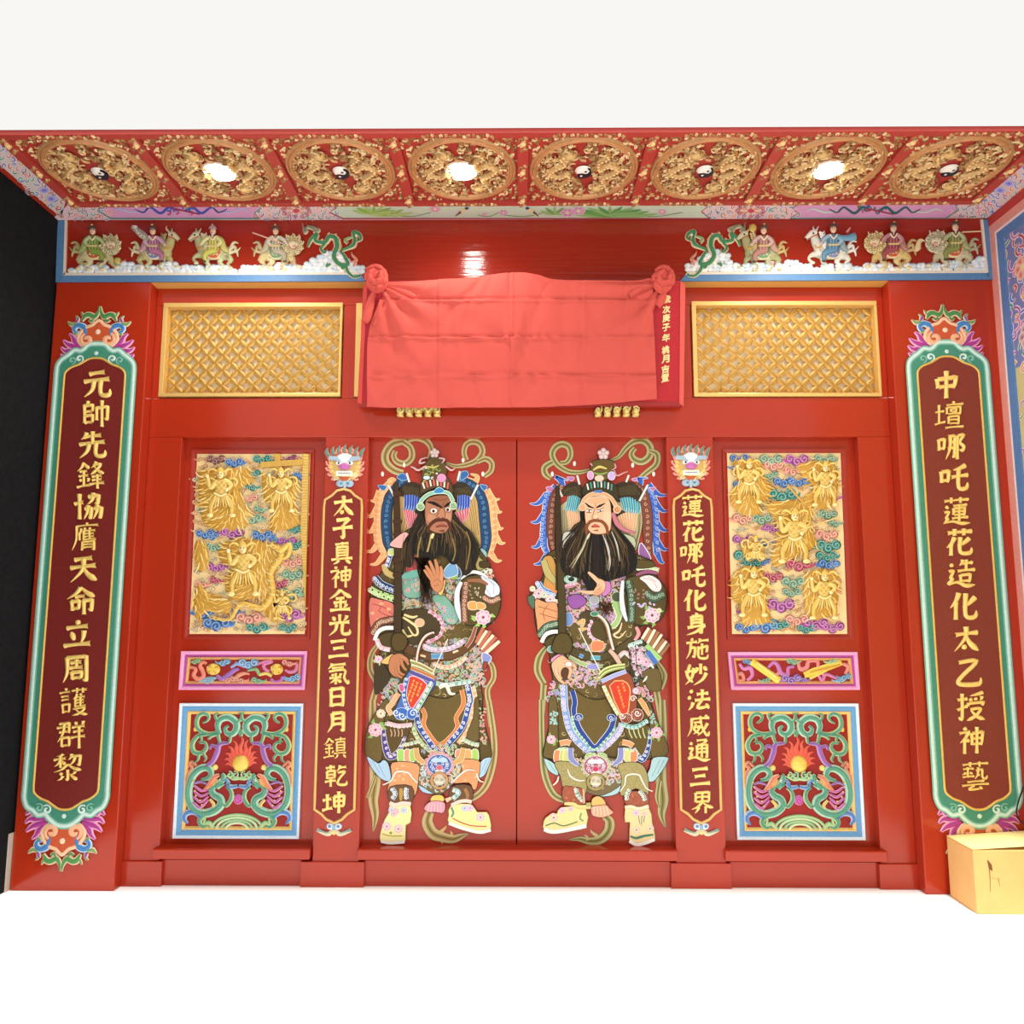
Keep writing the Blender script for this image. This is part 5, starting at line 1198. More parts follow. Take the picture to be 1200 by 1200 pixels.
# ============================================================ the two painted door guardians
class Fig:
    """a painting built of thin enamel layers on a door leaf; a(), b(), c() take points read off the upper, middle and lower third"""
    def __init__(g, ox, loc, label, seed):
        g.ox = ox; g.e = empty('painted_guardian', P(*loc, YD), label, 'painted figure'); g.h = .0012; g.r = random.Random(seed); g.s = None
    def a(g, p): return [(g.ox+x/6.316, 500+y/6.316) for x, y in p]
    def b(g, p): return [(g.ox+x/6.316, 660+y/6.316) for x, y in p]
    def c(g, p): return [(g.ox+x/6.316, 820+y/6.316) for x, y in p]
    def part(g, name, m=None, parent=None, cut=None, **kw):
        g.done(); g.s = S(flatmap(YD)); g.n = name; g.m = m or PAINT; g.par = parent or g.e; g.kw = kw; g.cut = cut
    def done(g):
        o = None
        if g.s:
            for s in (g.s.split(g.cut) if g.cut else [g.s]): o = s.make(g.n, g.m, g.par, **g.kw)
            g.s = None
        return o
    def up(g): g.h += .000035; return g.h
    def poly(g, p, col, line='2A2018', lw=.7, k=3):
        q = sm(p, k, True); g.s.poly(q, col, g.up())
        if line: g.s.rib(q, lw, line, g.up(), 0, True)
    def rib(g, p, w, col, edge=None, ew=1.2, k=5):
        q = sm(p, k) if k else p; W_ = [x/6.316 for x in (w if isinstance(w, (tuple, list)) else (w, w))]
        if edge: g.s.rib(q, tuple(x+ew for x in W_), edge, g.up(), 0)
        g.s.rib(q, tuple(W_), col, g.up(), 0)
    def fringe(g, p, w, col, edge, n, side=1, r=2.0, ew=.9):
        """band with a row of curls along it (the light outlined clouds of the robe hems)"""
        g.rib(p, w, col, edge, 1.0); q = sm(p, 8); h1 = g.up(); h2 = g.up()
        for i in range(n):
            j = min(int((i+.5)/n*(len(q)-1)), len(q)-2); x, y = q[j]; a = math.atan2(q[j+1][1]-y, q[j+1][0]-x)+side*PI/2
            g.s.rib(spir(x+r*.3*math.cos(a), y+r*.3*math.sin(a), r, a, 1.3*side, 10), ew, edge, h2, 0)
    def scrolls(g, pts, step, pal, edge='F2E8DC', L=(7, 12), w=.85):
        h = g.up(); g.h += .0006
        for x, y in scatter(pts, step, g.r, 50):
            c = g.r.choice(pal); a = g.r.uniform(0, 6.28); l = g.r.uniform(*L); t = g.r.choice((-1, 1))*g.r.uniform(3, 6)
            q = vol(x-l*.2*math.cos(a), y-l*.2*math.sin(a), a, l, t, 8)
            g.s.rib(q, (w*2.2, w*2.2, w*1.2), edge, h, 0); g.s.rib(q, (w*1.2, w*1.3, w*.5), c, h+.00004, 0)
            h += .000004
    def dots(g, pts, step, cols, r=.5):
        h = g.up()
        for x, y in scatter(pts, step, g.r, 40): g.s.disc(x, y, r, r, g.r.choice(cols), h, 0, 5)
    def lines(g, ps, w, col):
        h = g.up()
        for p in ps: g.s.rib(sm(p, 4), w, col, h, 0)
    def disc(g, p, rx, ry, col, edge=None, n=14):
        x, y = p[0]; h = g.up()
        if edge: g.s.disc(x, y, rx/6.316+.5, ry/6.316+.5, edge, h, 0, n)
        g.s.disc(x, y, rx/6.316, ry/6.316, col, g.up(), 0, n)
    def peony(g, p, r, c1, c2, leaf=None):
        x, y = p[0]; r /= 6.316; h = g.up(); g.up(); g.up()
        if leaf:
            for i in range(5):
                a = g.r.uniform(0, 6.28); g.s.rib([(x+r*.7*math.cos(a), y+r*.7*math.sin(a)), (x+r*1.15*math.cos(a), y+r*1.15*math.sin(a)), (x+r*1.6*math.cos(a+.2), y+r*1.6*math.sin(a+.2))], (.6, r*.5, .2), leaf, h-.00001, 0)
        for ring, n, rr in ((.62, 8, .42), (.34, 6, .34)):
            for i in range(n):
                a = i*2*PI/n+ring; g.s.disc(x+r*ring*math.cos(a), y+r*ring*math.sin(a), r*rr, r*rr*.9, c1 if ring > .5 else c2, h+i*.000003+(0 if ring > .5 else .00003), 0, 8, edge=mix(c2, 'FFF4F0', .65))
        g.s.disc(x, y, r*.2, r*.2, mix(c1, '701838', .6), h+.00006, 0, 7)
    def streamer(g, p, w, col, k=5, fl=None):
        if g.s.v: g.part('streamer')
        lt, dk = mix(col, 'F4E8B8', .5), mix(col, '3A3010', .55); w = tuple(x*1.18 for x in w) if isinstance(w, tuple) else w*1.18
        g.rib(p, w, lt, dk, .9, k); w2 = tuple(x*.42 for x in (w if isinstance(w, tuple) else (w, w))); g.rib(p, w2, col, None, 0, k); g.rib(p, tuple(x*.25 for x in w2), dk, None, 0, k)
    def flames(g, spine, tips, w, col, edge, cur, side):
        h0 = g.up()
        for t in tips:
            q = sm(spine, 10); x, y = min(q, key=lambda v: (v[1]-t[1]+6)**2)
            mx_, my_ = (x*.45+t[0]*.55), (y*.45+t[1]*.55)+2.2
            g.s.rib(sm([(x, y-5), (mx_, my_+.5), t], 6), (9, 5.2, 1.2), edge, g.up(), 0); g.s.rib(sm([(x, y-5), (mx_, my_+.5), t], 6), (7.6, 3.9, .3), col, g.up(), 0)
        q = sm(spine, 6); g.s.rib(q, (7, w+1.4, w+1.4, w+1.4, 6), edge, h0, 0); g.s.rib(q, (5, w, w, w, 4), col, g.up(), 0)
        h = g.up()
        for i in range(2, len(q)-1, 2): g.s.rib(spir(q[i][0]+side*2.2, q[i][1], 2.5, 1.0, 1.2, 9), .7, cur, h, 0)
        h = g.up()
        for i in range(1, len(q)-1, 2): g.s.rib(spir(q[i][0]-side*.2, q[i][1]+1, 2.0, 3.0, -1.2, 9), .6, mix(col, 'FFFFFF', .4), h, 0)
    def band(g, p, w, col, edge, cur):
        g.rib(p, w, col, edge, 1.2); q = sm(p, 7); h = g.up()
        for i in range(1, len(q)-1, 2): g.s.rib(spir(q[i][0], q[i][1], 2.4, i, 1.25 if i % 4 == 1 else -1.25, 9), .6, cur, h, 0)
    def feathers(g, pts, n, w, c, edge):
        """row of plumes between the two border curves pts[0] and pts[1]"""
        A, B = sm(pts[0], 6), sm(pts[1], 6)
        for i in range(n):
            t = (i+.5)/n; p, q = at(A, t), at(B, t); m_ = ((p[0]+q[0])/2+.8, (p[1]+q[1])/2)
            g.s.rib(sm([p, m_, q], 3), (w+.8, w+.8, 1.2), edge, g.up(), 0); g.s.rib(sm([p, m_, q], 3), (w, w, .6), c, g.up(), 0)
    def beard(g, outline, roots, n, cols, drop, base, hl=()):
        g.poly(outline, base, None)
        (x0, y0), (x1, y1), cx = roots
        for i in range(n):
            t = g.r.random(); x, y = x0+(x1-x0)*t, y0+(y1-y0)*t; sd = (x-cx)/abs(x1-x0)*2
            L = drop*g.r.uniform(.55, 1)*(1-.12*abs(sd)); sp = sd*g.r.uniform(5, 17)
            p = sm([(x, y), (x+sp*.5, y+L*.35), (x+sp*1.0, y+L*.7), (x+sp*.9+g.r.uniform(-2, 2), y+L)], 4)
            g.s.rib(p, (1.3, 1.1, .3), g.r.choice(cols), g.up() if i % 6 == 0 else g.h, 0)
        for p, c, w in hl: g.s.rib(sm(p, 4), w, c, g.up(), 0)
    def stick(g, p0, p1, bud):
        g.rib([p0, p1] if 0 else [p0, ((p0[0]+p1[0])/2, (p0[1]+p1[1])/2), p1], 14, 'F4ECE0', '8A7A68', .5, 0)
        g.s.dome(off(ell(0, 0, 1.9, 3.2, 8), *bud), 'F6F0E4', g.up(), .0006, edge='C8A890')
    def flowerstar(g, p, r):
        x, y = p[0]; h = g.up()
        for i in range(5):
            a = -PI/2+i*2*PI/5; g.s.disc(x+r*.6*math.cos(a), y+r*.6*math.sin(a), r*.48, r*.48, 'F2ECE8', h, 0, 8, edge='C89A98')
        g.s.disc(x, y, r*.3, r*.3, 'E8C8C0', g.up(), 0, 7)
    def finger(g, p, w, col): g.rib(p, w, col, mix(col, '401808', .55), .7, 4)
OL, OL2, DK = '6E5D32', '5E4D28', '3A2E1E'
MULTI = ('3E9A88', 'D8586A', '4A6CC0', 'E8A04A', 'B868B8', '78B060', 'E88A70', '58B0B0')

def lion_belt(g, cen, brow, face, nose, ring, fl):
    x, y = cen[0]; h = g.up()
    for i in range(18):
        a = i*2*PI/18; g.s.rib(spir(x+14*math.cos(a), y+12*math.sin(a), 3.4, a, 1.2, 9), 2.0, fl[0], h, 0); g.s.rib(spir(x+14*math.cos(a), y+12*math.sin(a), 3.4, a, 1.2, 9), .9, fl[1], h+.00006, 0)
    g.up(); g.up(); g.up(); g.disc(cen, 88, 74, face, 'F0F0F4', 18); h = g.up()
    for i in range(14): a = i*2.4; g.s.rib(spir(x+9*math.cos(a), y+8*math.sin(a), 2.4, a, 1.2, 8), .7, 'E8F0F8', h, 0)
    g.up(); g.poly([(x-10, y-5), (x-5, y-9), (x, y-7.5), (x+5, y-9), (x+10, y-5), (x+5, y-2), (x, y-3), (x-5, y-2)], brow, '505068', .4)
    for k in (1, -1): g.s.disc(x+k*4, y-.5, 1.6, 1.2, 'FFFFFF', g.up(), 0, 8); g.s.disc(x+k*4, y-.5, .7, .8, '202030', g.up(), 0, 6)
    g.poly([(x-4, y+4), (x-2, y+1), (x, y), (x+2, y+1), (x+4, y+4), (x, y+6.5)], nose, 'F0D0D8', .4); g.s.rib([(x-5, y+7.6), (x+5, y+7.6)], 1.3, 'F8F4E8', g.up(), 0)
    g.s.rib(ell(x, y+18.5, 9.5, 9, 20), 3.0, ring, g.up(), 0, True); g.s.rib(ell(x, y+18.5, 11, 10.5, 20), .6, '584020', g.up(), 0, True); g.s.disc(x, y+18, 6.5, 6, 'D8C8A8', g.up(), 0, 12); h = g.up()
    for k in (1, -1): g.s.rib(spir(x+k*3, y+17, 2, 0, k*1.2, 8), .6, '4A7890', h, 0)
    g.s.rib([(x-4, y+21), (x+4, y+21)], 1.4, 'F8F4E8', h, 0)

# ---------------------------------------------------------------- left figure
g = Fig(420, (513, 990), 'painted door guardian with dark face and staring eyes, peach flame halo, left door leaf', 11)
A, B, Cc = g.a, g.b, g.c
g.part('streamer')
T = 'A58C52'
g.streamer(A([(525, 240), (540, 165), (500, 105), (420, 82), (340, 105), (250, 130), (200, 200), (207, 270), (262, 322), (330, 345)]), (26, 40, 42, 48, 50, 40), T)
g.streamer(A([(330, 112), (385, 155), (395, 225), (350, 272), (290, 262), (262, 220), (275, 180)]), (36, 40, 38, 30), T)
g.streamer(A([(650, 270), (720, 292), (800, 282), (875, 250), (918, 190), (900, 132), (850, 112), (800, 132), (782, 190), (800, 250)]), (16, 30, 38, 38, 34, 30), T)
g.streamer(A([(880, 262), (940, 238), (985, 270), (978, 330), (930, 368)]), (26, 38, 36, 26), T)
g.streamer(B([(155, 590), (95, 680), (88, 790), (135, 890), (112, 1000), (98, 1100), (105, 1210)]), (24, 36, 36, 40, 42), T)
g.streamer(Cc([(105, 0), (108, 200), (120, 430), (125, 600), (110, 740), (125, 860), (110, 975)]), (40, 52, 70, 66, 50, 6), T)
g.streamer(Cc([(130, 560), (80, 700), (55, 720)]), (20, 26, 4), T)
g.streamer(B([(935, 690), (990, 760), (1000, 850), (958, 930), (960, 1010), (985, 1210)]), (22, 34, 32, 34, 34), T)
g.streamer(Cc([(965, 0), (1000, 250), (1002, 430), (960, 600), (905, 685), (835, 735)]), (32, 40, 42, 40, 34), T)
g.streamer(Cc([(530, 830), (510, 905), (550, 985), (620, 1015), (700, 1030), (760, 1010), (815, 990)]), (50, 70, 70, 56, 40, 4), T)
for p in ([(600, 985), (640, 950), (650, 930)], [(690, 1010), (690, 985), (680, 970)], [(620, 1040), (620, 1065)]): g.rib(Cc(p), (30, 16, 2), 'D8B878')
g.part('flame_halo', cut=A([(150, 700), (1000, 700)]), label='peach flames round the halo')
g.flames(A([(250, 400), (165, 500), (150, 620), (142, 740), (150, 860), (205, 960)]), A([(90, 545), (58, 660), (58, 772), (55, 918), (85, 1020)]), 8, 'F2B67C', 'FADDA8', 'D07840', -1)
g.flames(A([(915, 460), (985, 560), (1000, 700), (1000, 830), (965, 960)]), A([(1048, 535), (1064, 630), (1074, 750), (1088, 860), (1062, 990)]), 8, 'F2B67C', 'FADDA8', 'D07840', 1)
g.rib(A([(230, 440), (270, 420), (250, 390), (215, 400)]), (50, 40, 24, 3), 'F0AE74', 'FADDA8'); g.rib(A([(800, 400), (860, 410), (880, 370), (830, 350)]), (50, 40, 24, 3), 'F0AE74', 'FADDA8')
g.part('halo_band', cut=A([(260, 650), (850, 650)]))
g.poly(A([(300, 470), (470, 450), (470, 640), (400, 770), (270, 860), (250, 760), (255, 600)]), 'C8A468'); g.poly(A([(690, 450), (860, 480), (900, 620), (905, 800), (900, 900), (760, 720), (700, 640)]), 'C8A468')
g.lines([A([(330+i*22, 600), (325+i*20, 700), (300+i*22, 790)]) for i in range(4)]+[A([(790+i*22, 540), (830+i*15, 680), (840+i*16, 800)]) for i in range(4)], .5, '6A4A20')
g.band(A([(345, 375), (275, 465), (218, 570), (205, 700), (215, 840), (240, 920)]), (60, 70, 72, 70, 44), '24466E', '2A2A20', '6AA4CC')
g.band(A([(740, 390), (850, 440), (915, 540), (935, 700), (945, 840), (925, 950)]), (50, 64, 76, 76, 50), '24466E', '2A2A20', '6AA4CC')
g.poly(A([(905, 900), (950, 930), (945, 985), (895, 990)]), '9CC8C4')
for q in ([(285, 375), (330, 345), (365, 385), (330, 400)], [(760, 340), (800, 330), (815, 360), (760, 400)], [(145, 435), (210, 440), (185, 475)], [(900, 430), (955, 440), (930, 475)]): g.poly(A(q), '3C6CAE', 'A8D0F0', .6)
g.part('hat_wing', cut=A([(400, 520), (590, 600), (780, 520)]))
g.poly(A([(440, 640), (470, 520), (540, 460), (650, 460), (710, 520), (720, 640), (700, 760), (500, 760)]), '2A2014', None)
g.poly(A([(275, 520), (320, 440), (400, 412), (470, 445), (500, 500), (465, 640), (435, 655), (400, 600), (330, 515)]), DK); g.poly(A([(680, 460), (760, 412), (825, 450), (850, 520), (800, 515), (740, 600), (700, 560)]), DK)
g.dots(A([(330, 440), (460, 460), (480, 520), (340, 510)]), 1.3, (OL, '80703C')); g.dots(A([(700, 460), (820, 450), (830, 500), (720, 520)]), 1.3, (OL, '80703C'))
g.part('feather', cut=A([(390, 550), (380, 690), (775, 560), (775, 690), (230, 480), (365, 380), (740, 360), (860, 480), (340, 285), (180, 352), (775, 250), (922, 352)]))
g.feathers((A([(345, 510), (400, 505), (450, 530)]), A([(335, 625), (385, 640), (435, 600)])), 6, 2.9, '2C4CB0', 'BCD4F4'); g.feathers((A([(740, 515), (780, 505), (820, 520)]), A([(730, 610), (770, 640), (812, 625)])), 5, 2.9, '2C4CB0', 'BCD4F4')
g.feathers((A([(335, 615), (390, 625), (440, 660)]), A([(370, 760), (400, 755), (440, 720)])), 7, 2.3, 'D8586A', 'F8E4E4'); g.feathers((A([(705, 640), (760, 625), (815, 600)]), A([(745, 740), (770, 720), (800, 680)])), 6, 2.3, 'D8586A', 'F8E4E4')
g.stick(*A([(358, 345), (378, 412)]), A([(340, 285)])[0]); g.stick(*A([(222, 432), (280, 545)]), A([(180, 352)])[0]); g.stick(*A([(752, 330), (735, 402)]), A([(775, 250)])[0]); g.stick(*A([(886, 430), (832, 540)]), A([(922, 352)])[0])
# robes
g.part('robe', BROCADE)
body = A([(500, 700), (400, 745), (330, 790), (262, 870), (235, 930), (200, 1040), (110, 1160)])+B([(85, 250), (95, 400), (120, 540), (165, 640), (135, 770), (130, 960), (200, 900), (165, 1060), (115, 1130)])+Cc([(75, 230), (52, 330), (68, 430), (160, 460), (250, 470), (450, 480), (600, 500), (770, 460), (900, 445), (980, 425), (945, 300), (922, 150), (920, 0)])+B([(925, 1000), (905, 880), (930, 740), (870, 560), (1000, 430), (1050, 310), (1045, 180), (1000, 110), (970, 10)])+A([(960, 990), (890, 900), (840, 780), (700, 700)])
g.poly(body, '6B5930', '1E1810', 1.0, 2)
g.part('robe_ornament', kind='stuff')
g.scrolls([(p[0]*.94+g.ox*.06+5.5, p[1]) for p in body], 8.5, ('C8B478', 'A08C50', 'D8C890'), '3E3218', (8, 14), .7)
g.scrolls(B([(330, 60), (700, 60), (760, 130), (750, 430), (640, 500), (560, 350), (330, 340)]), 3.6, MULTI, 'D8E4D0')
g.scrolls(B([(380, 610), (860, 560), (850, 880), (560, 860), (420, 720)]), 3.4, MULTI+('7AB8A8', '7AB8A8'), 'E4DCC0')
g.scrolls(B([(200, 860), (310, 850), (300, 980), (180, 1090), (170, 1000)]), 3.4, MULTI)
g.scrolls(B([(860, 600), (925, 640), (925, 900), (850, 900)]), 3.0, ('4A9A90', 'E89A80', '6AB0A0', 'D0788A'))
g.poly(B([(335, 70), (480, 75), (500, 170), (470, 250), (335, 240)]), '7FB29C'); g.scrolls(B([(345, 90), (470, 90), (480, 200), (345, 220)]), 4.2, ('3A58B0', 'D8586A', 'E8A868'), 'EEF4F0')
g.poly(B([(545, 250), (640, 240), (740, 380), (720, 450), (650, 440), (600, 350)]), '84B8A0'); g.scrolls(B([(590, 300), (700, 340), (710, 430), (620, 420)]), 4, ('3A50A8', 'D05070'), 'F0F4F0')
g.poly(B([(640, 60), (720, 20), (760, 60), (750, 110), (660, 110)]), '3C6CA8', 'F0F4FA', 1.0); g.disc(B([(705, 90)]), 36, 30, 'A8D070', '2A4020')
g.poly(B([(330, 370), (400, 340), (500, 340), (580, 380), (620, 440), (605, 530), (520, 590), (400, 600), (335, 560)]), '4A3C20')
g.fringe(B([(520, 350), (590, 400), (625, 460), (600, 540), (500, 590)]), 16, 'D878A0', 'F8D8E0', 8, 1)
for p in ([(330, 400), (380, 430), (430, 470), (440, 520), (410, 530), (370, 470)], [(330, 490), (360, 540), (410, 530)], [(340, 380), (400, 400), (440, 390)]): g.rib(B(p), (14, 18, 16, 8), 'F0DCA0', '8A6A30', .5)
g.disc(B([(455, 440)]), 34, 30, 'E8B890', 'F8E8D0')
g.lines([B([(340, 290+i*12), (400, 270+i*12), (470, 290+i*10)]) for i in range(4)], .7, 'E8C8A0')
g.part('waist_belt')
g.rib(B([(340, 625), (420, 660), (520, 690), (640, 690), (760, 655), (870, 570)]), (54, 60, 60, 54, 40), '6A4828', '2A1C10'); g.rib(B([(540, 688), (630, 686)]), 34, '5E9ACC', 'D8E8F0', 1, 0); g.rib(B([(460, 680), (500, 690)]), 16, 'F4D8A8', None, 0, 0); g.rib(B([(700, 660), (740, 645)]), 16, 'F4D8A8', None, 0, 0)
g.fringe(B([(480, 610), (560, 640), (680, 630), (790, 570)]), 30, 'C8A8C8', 'F4ECF0', 11, -1); g.fringe(B([(560, 745), (650, 770), (740, 740), (800, 690)]), 26, 'E8A878', 'F4F0E0', 9, 1)
g.fringe(B([(560, 880), (640, 900), (720, 890), (850, 870)]), 26, '8CC0B0', 'F4F4EC', 10, 1); g.rib(B([(600, 920), (650, 900), (680, 960), (720, 965)]), (26, 30, 24, 8), 'F4ECE0', None)
# apron
g.part('apron', BROCADE)
g.poly(B([(470, 965), (560, 990), (660, 1000), (760, 950), (775, 1000)])+Cc([(775, 40), (725, 140), (735, 200), (600, 335), (490, 190), (500, 110), (470, 30)]), '6C5A2E')
g.part('apron_border')
g.rib(B([(765, 935), (780, 1010)])+Cc([(770, 50), (725, 130), (735, 195), (690, 265), (600, 330), (530, 260), (485, 180), (495, 110), (470, 60)]), 26, 'D8854C', 'F6C89A')
g.rib(Cc([(600, 350), (600, 380)]), (40, 10), 'D8854C', None)
g.fringe(B([(810, 900), (830, 1000)])+Cc([(820, 40), (775, 190), (690, 300), (600, 385), (520, 300), (445, 180), (430, 60)]), 36, '34509E', 'EEF2FA', 26, 1, 2.2)
g.fringe(B([(850, 910), (868, 1010)])+Cc([(850, 60), (815, 210), (740, 320)]), 24, 'F0B080', 'FBE8C8', 13, -1); g.fringe(Cc([(400, 170), (430, 260), (480, 330), (540, 380)]), 24, '8CC080', 'FBE8C8', 8, 1)
# lower skirts
g.part('skirt_flap', BROCADE, cut=Cc([(300, 280), (120, 250), (860, 150), (940, 250)]))
g.poly(Cc([(205, 160), (340, 180), (410, 170), (350, 300), (300, 400), (245, 450), (200, 350)]), '5E4C2A'); g.poly(B([(160, 1060), (210, 1000)])+Cc([(230, 40), (180, 200), (175, 440), (70, 430), (52, 320), (80, 180)]), OL); g.poly(Cc([(860, 0), (892, 0), (895, 290), (800, 275), (850, 130)]), OL); g.poly(Cc([(895, 0), (925, 150), (975, 330), (985, 420), (905, 440)]), OL2)
g.part('skirt_ornament', kind='stuff')
g.fringe(Cc([(185, 200), (200, 330), (235, 420), (300, 380), (350, 270)]), (20, 44, 40, 10), '4A3E8A', 'ECE4F4', 11, -1); g.fringe(Cc([(215, 170), (300, 190), (400, 180)]), 24, 'E8A0B0', 'F8E8E8', 9, 1, 2.4)
g.lines([Cc([(240+i*28, 215), (250+i*26, 245), (245+i*26, 270)]) for i in range(4)], 1.1, 'E0B090')
g.peony(Cc([(130, 220)]), 52, 'D86898', 'F0A8C4', '90C068'); g.peony(Cc([(170, 100)]), 34, 'F0A868', 'F8D8A8'); g.scrolls(Cc([(900, 60), (935, 60), (945, 330), (905, 330)]), 3.2, ('E88A60', 'D85878', '70B060'), 'F4E0C8', (4, 6), .7)
g.rib(B([(300, 960), (250, 1040)])+Cc([(225, 60), (250, 110)]), (30, 34, 26), 'F0B888', 'FBE8C8')
g.fringe(Cc([(330, 330), (390, 320), (460, 300)]), 18, '70A878', 'F0E8D0', 6, 1); g.fringe(Cc([(780, 290), (840, 320), (895, 330)]), 22, '70A878', 'F0F0DC', 6, 1)
for x, c in ((318, 'A8D468'), (368, 'F0A080'), (408, 'A8D468'), (745, 'F0A080'), (865, 'A8D468'), (815, 'E8B070')): g.poly(Cc([(x-24, 370), (x+20, 370), (x+22, 445), (x-22, 450)]), c, 'F4F0DC', .8)
g.part('underskirt', cut=Cc([(150, 500), (510, 600), (930, 490)]))
g.poly(Cc([(68, 415), (150, 465), (190, 440), (225, 470), (245, 560), (235, 600), (170, 580), (100, 500)]), 'B0D0E8'); g.poly(Cc([(450, 520), (500, 530), (560, 640), (580, 690), (480, 680), (440, 610)]), 'B0D0E8'); g.poly(Cc([(985, 425), (925, 435), (885, 500), (880, 570), (930, 560), (965, 490)]), 'B4D4E8')
g.lines([Cc([(110, 450), (160, 540)]), Cc([(150, 465), (200, 570)]), Cc([(470, 560), (540, 670)]), Cc([(950, 440), (900, 550)]), Cc([(975, 430), (930, 540)])], .5, '6890B0')
g.part('robe_lining'); g.poly(Cc([(430, 440), (780, 430), (770, 560), (700, 620), (600, 700), (480, 640), (430, 600)]), '7A6A48'); g.scrolls(Cc([(440, 450), (770, 450), (740, 570), (620, 660), (470, 620)]), 3.6, ('E88A70', '78B0A0', 'B0D0E8', 'E8C070'), 'F4ECDC')
g.part('trousers', cut=Cc([(330, 580), (830, 550)]))
g.poly(Cc([(255, 460), (440, 470), (450, 560), (430, 690), (390, 690), (350, 640), (230, 690), (222, 640), (250, 560)]), 'E6A06C'); g.poly(Cc([(750, 440), (890, 445), (900, 510), (880, 640), (850, 660), (820, 610), (700, 610), (770, 520)]), 'E6A06C')
g.scrolls(Cc([(270, 480), (420, 490), (420, 600), (260, 620)]), 5, ('D07840', 'F8D0A0'), 'F4C090', (4, 7), .6); g.scrolls(Cc([(770, 470), (880, 470), (860, 600), (780, 590)]), 5, ('D07840', 'F8D0A0'), 'F4C090', (4, 7), .6)
g.rib(Cc([(185, 625), (245, 595), (285, 530), (370, 535), (400, 570), (440, 610)]), (6, 12, 12, 8), 'FBF0E4', '8A6A50', .5); g.rib(Cc([(700, 605), (760, 545), (810, 515), (865, 520)]), (10, 12, 6), 'FBF0E4', '8A6A50', .5); g.rib(Cc([(875, 540), (895, 590), (930, 605)]), (10, 10, 4), 'FBF0E4', '8A6A50', .5)
g.part('shin_guard', cut=Cc([(320, 700), (760, 700)]))
for q in ([(238, 640), (398, 635), (395, 755), (240, 750)], [(688, 640), (830, 630), (838, 740), (690, 770)]): g.poly(Cc(q), '6E4E30')
for x in (262, 370): g.fringe(Cc([(x-10, 650), (x+(15 if x < 300 else -15), 690), (x-8, 730)]), 26, '7088A8', 'F0F4F8', 4, 1)
g.fringe(Cc([(700, 660), (745, 680), (700, 730)]), 26, '7AB8B0', 'F0F4F8', 4, 1); g.rib(Cc([(320, 650), (318, 740)]), (24, 30, 14), 'C09850', '6A4820')
g.rib(Cc([(790, 650), (810, 700), (800, 735)]), (24, 26, 10), 'A87848')
g.part('boot', cut=Cc([(270, 900), (830, 860)]))
g.poly(Cc([(240, 770), (385, 770), (388, 900), (355, 920), (352, 1020), (335, 1050), (240, 1055), (168, 1040), (170, 970), (200, 880), (235, 820)]), 'F6EDA8', 'A89868', .6, 2); g.poly(Cc([(685, 780), (830, 765), (880, 825), (950, 825), (975, 880), (978, 960), (900, 968), (780, 940), (672, 905), (672, 850)]), 'F8F0A0', 'A89868', .6, 2)
g.rib(Cc([(172, 1040), (240, 1052), (345, 1045)]), 20, 'FFFDF4', 'B8B0A0', .6); g.rib(Cc([(672, 905), (780, 945), (900, 972), (980, 955)]), 24, 'FFFDF4', 'B8B0A0', .6)
g.rib(Cc([(235, 758), (280, 772), (330, 760), (392, 765)]), 26, 'F8DCCC', 'C88878', .6); g.rib(Cc([(690, 775), (750, 748), (800, 742), (840, 750)]), 24, 'F8DCCC', 'C88878', .6)
for x, y, c in ((252, 812, '7090D8'), (280, 820, 'D05070'), (340, 812, '7098D8'), (265, 835, 'E0708A'), (215, 930, 'F0909C'), (300, 948, 'F0909C'), (790, 797, '7890D8'), (830, 795, 'C878B8'), (905, 862, 'F08CA0')): g.peony(Cc([(x, y)]), 26 if y < 840 else 34, c, mix(c, 'FFFFFF', .5))
g.rib(Cc([(240, 970), (248, 985)]), 16, '70A050', None, 0, 0); g.rib(Cc([(180, 985), (240, 1000), (330, 1000)]), 8, 'C0B050', None); g.rib(Cc([(700, 870), (760, 900), (840, 925), (950, 930)]), 7, 'D0484A', None); g.rib(Cc([(690, 790), (705, 830), (690, 860)]), 16, '6A9A78', 'F0F0E0', .8)
g.part('tassel')
g.poly(Cc([(535, 730), (560, 700), (620, 700), (640, 730), (620, 752), (550, 752)]), 'F4C868'); g.poly(Cc([(488, 795), (540, 745), (635, 750), (645, 800), (625, 832), (570, 825), (520, 825)]), 'EFA0B0'); g.lines([Cc([(530+i*20, 755), (515+i*25, 820)]) for i in range(5)], .6, 'FBE0E0'); g.rib(Cc([(650, 740), (690, 720)]), (30, 20), 'F4C8A8', 'A07858', .6, 0)
g.part('lion_buckle')
g.rib(Cc([(430, 350), (440, 420), (500, 470)]), (30, 40, 20), 'D8A868', 'F8E8C0'); g.rib(Cc([(780, 350), (760, 430), (700, 470)]), (30, 40, 20), 'D8A868', 'F8E8C0')
g.scrolls(Cc([(470, 340), (740, 340), (700, 400), (500, 400)]), 3.4, ('E88A70', '78B060', '4A6CC0'), 'F8F0E0'); lion_belt(g, Cc([(602, 475)]), 'BCD8EE', '4A68B0', 'E06878', 'C89860', ('F4D0D0', 'D85870'))
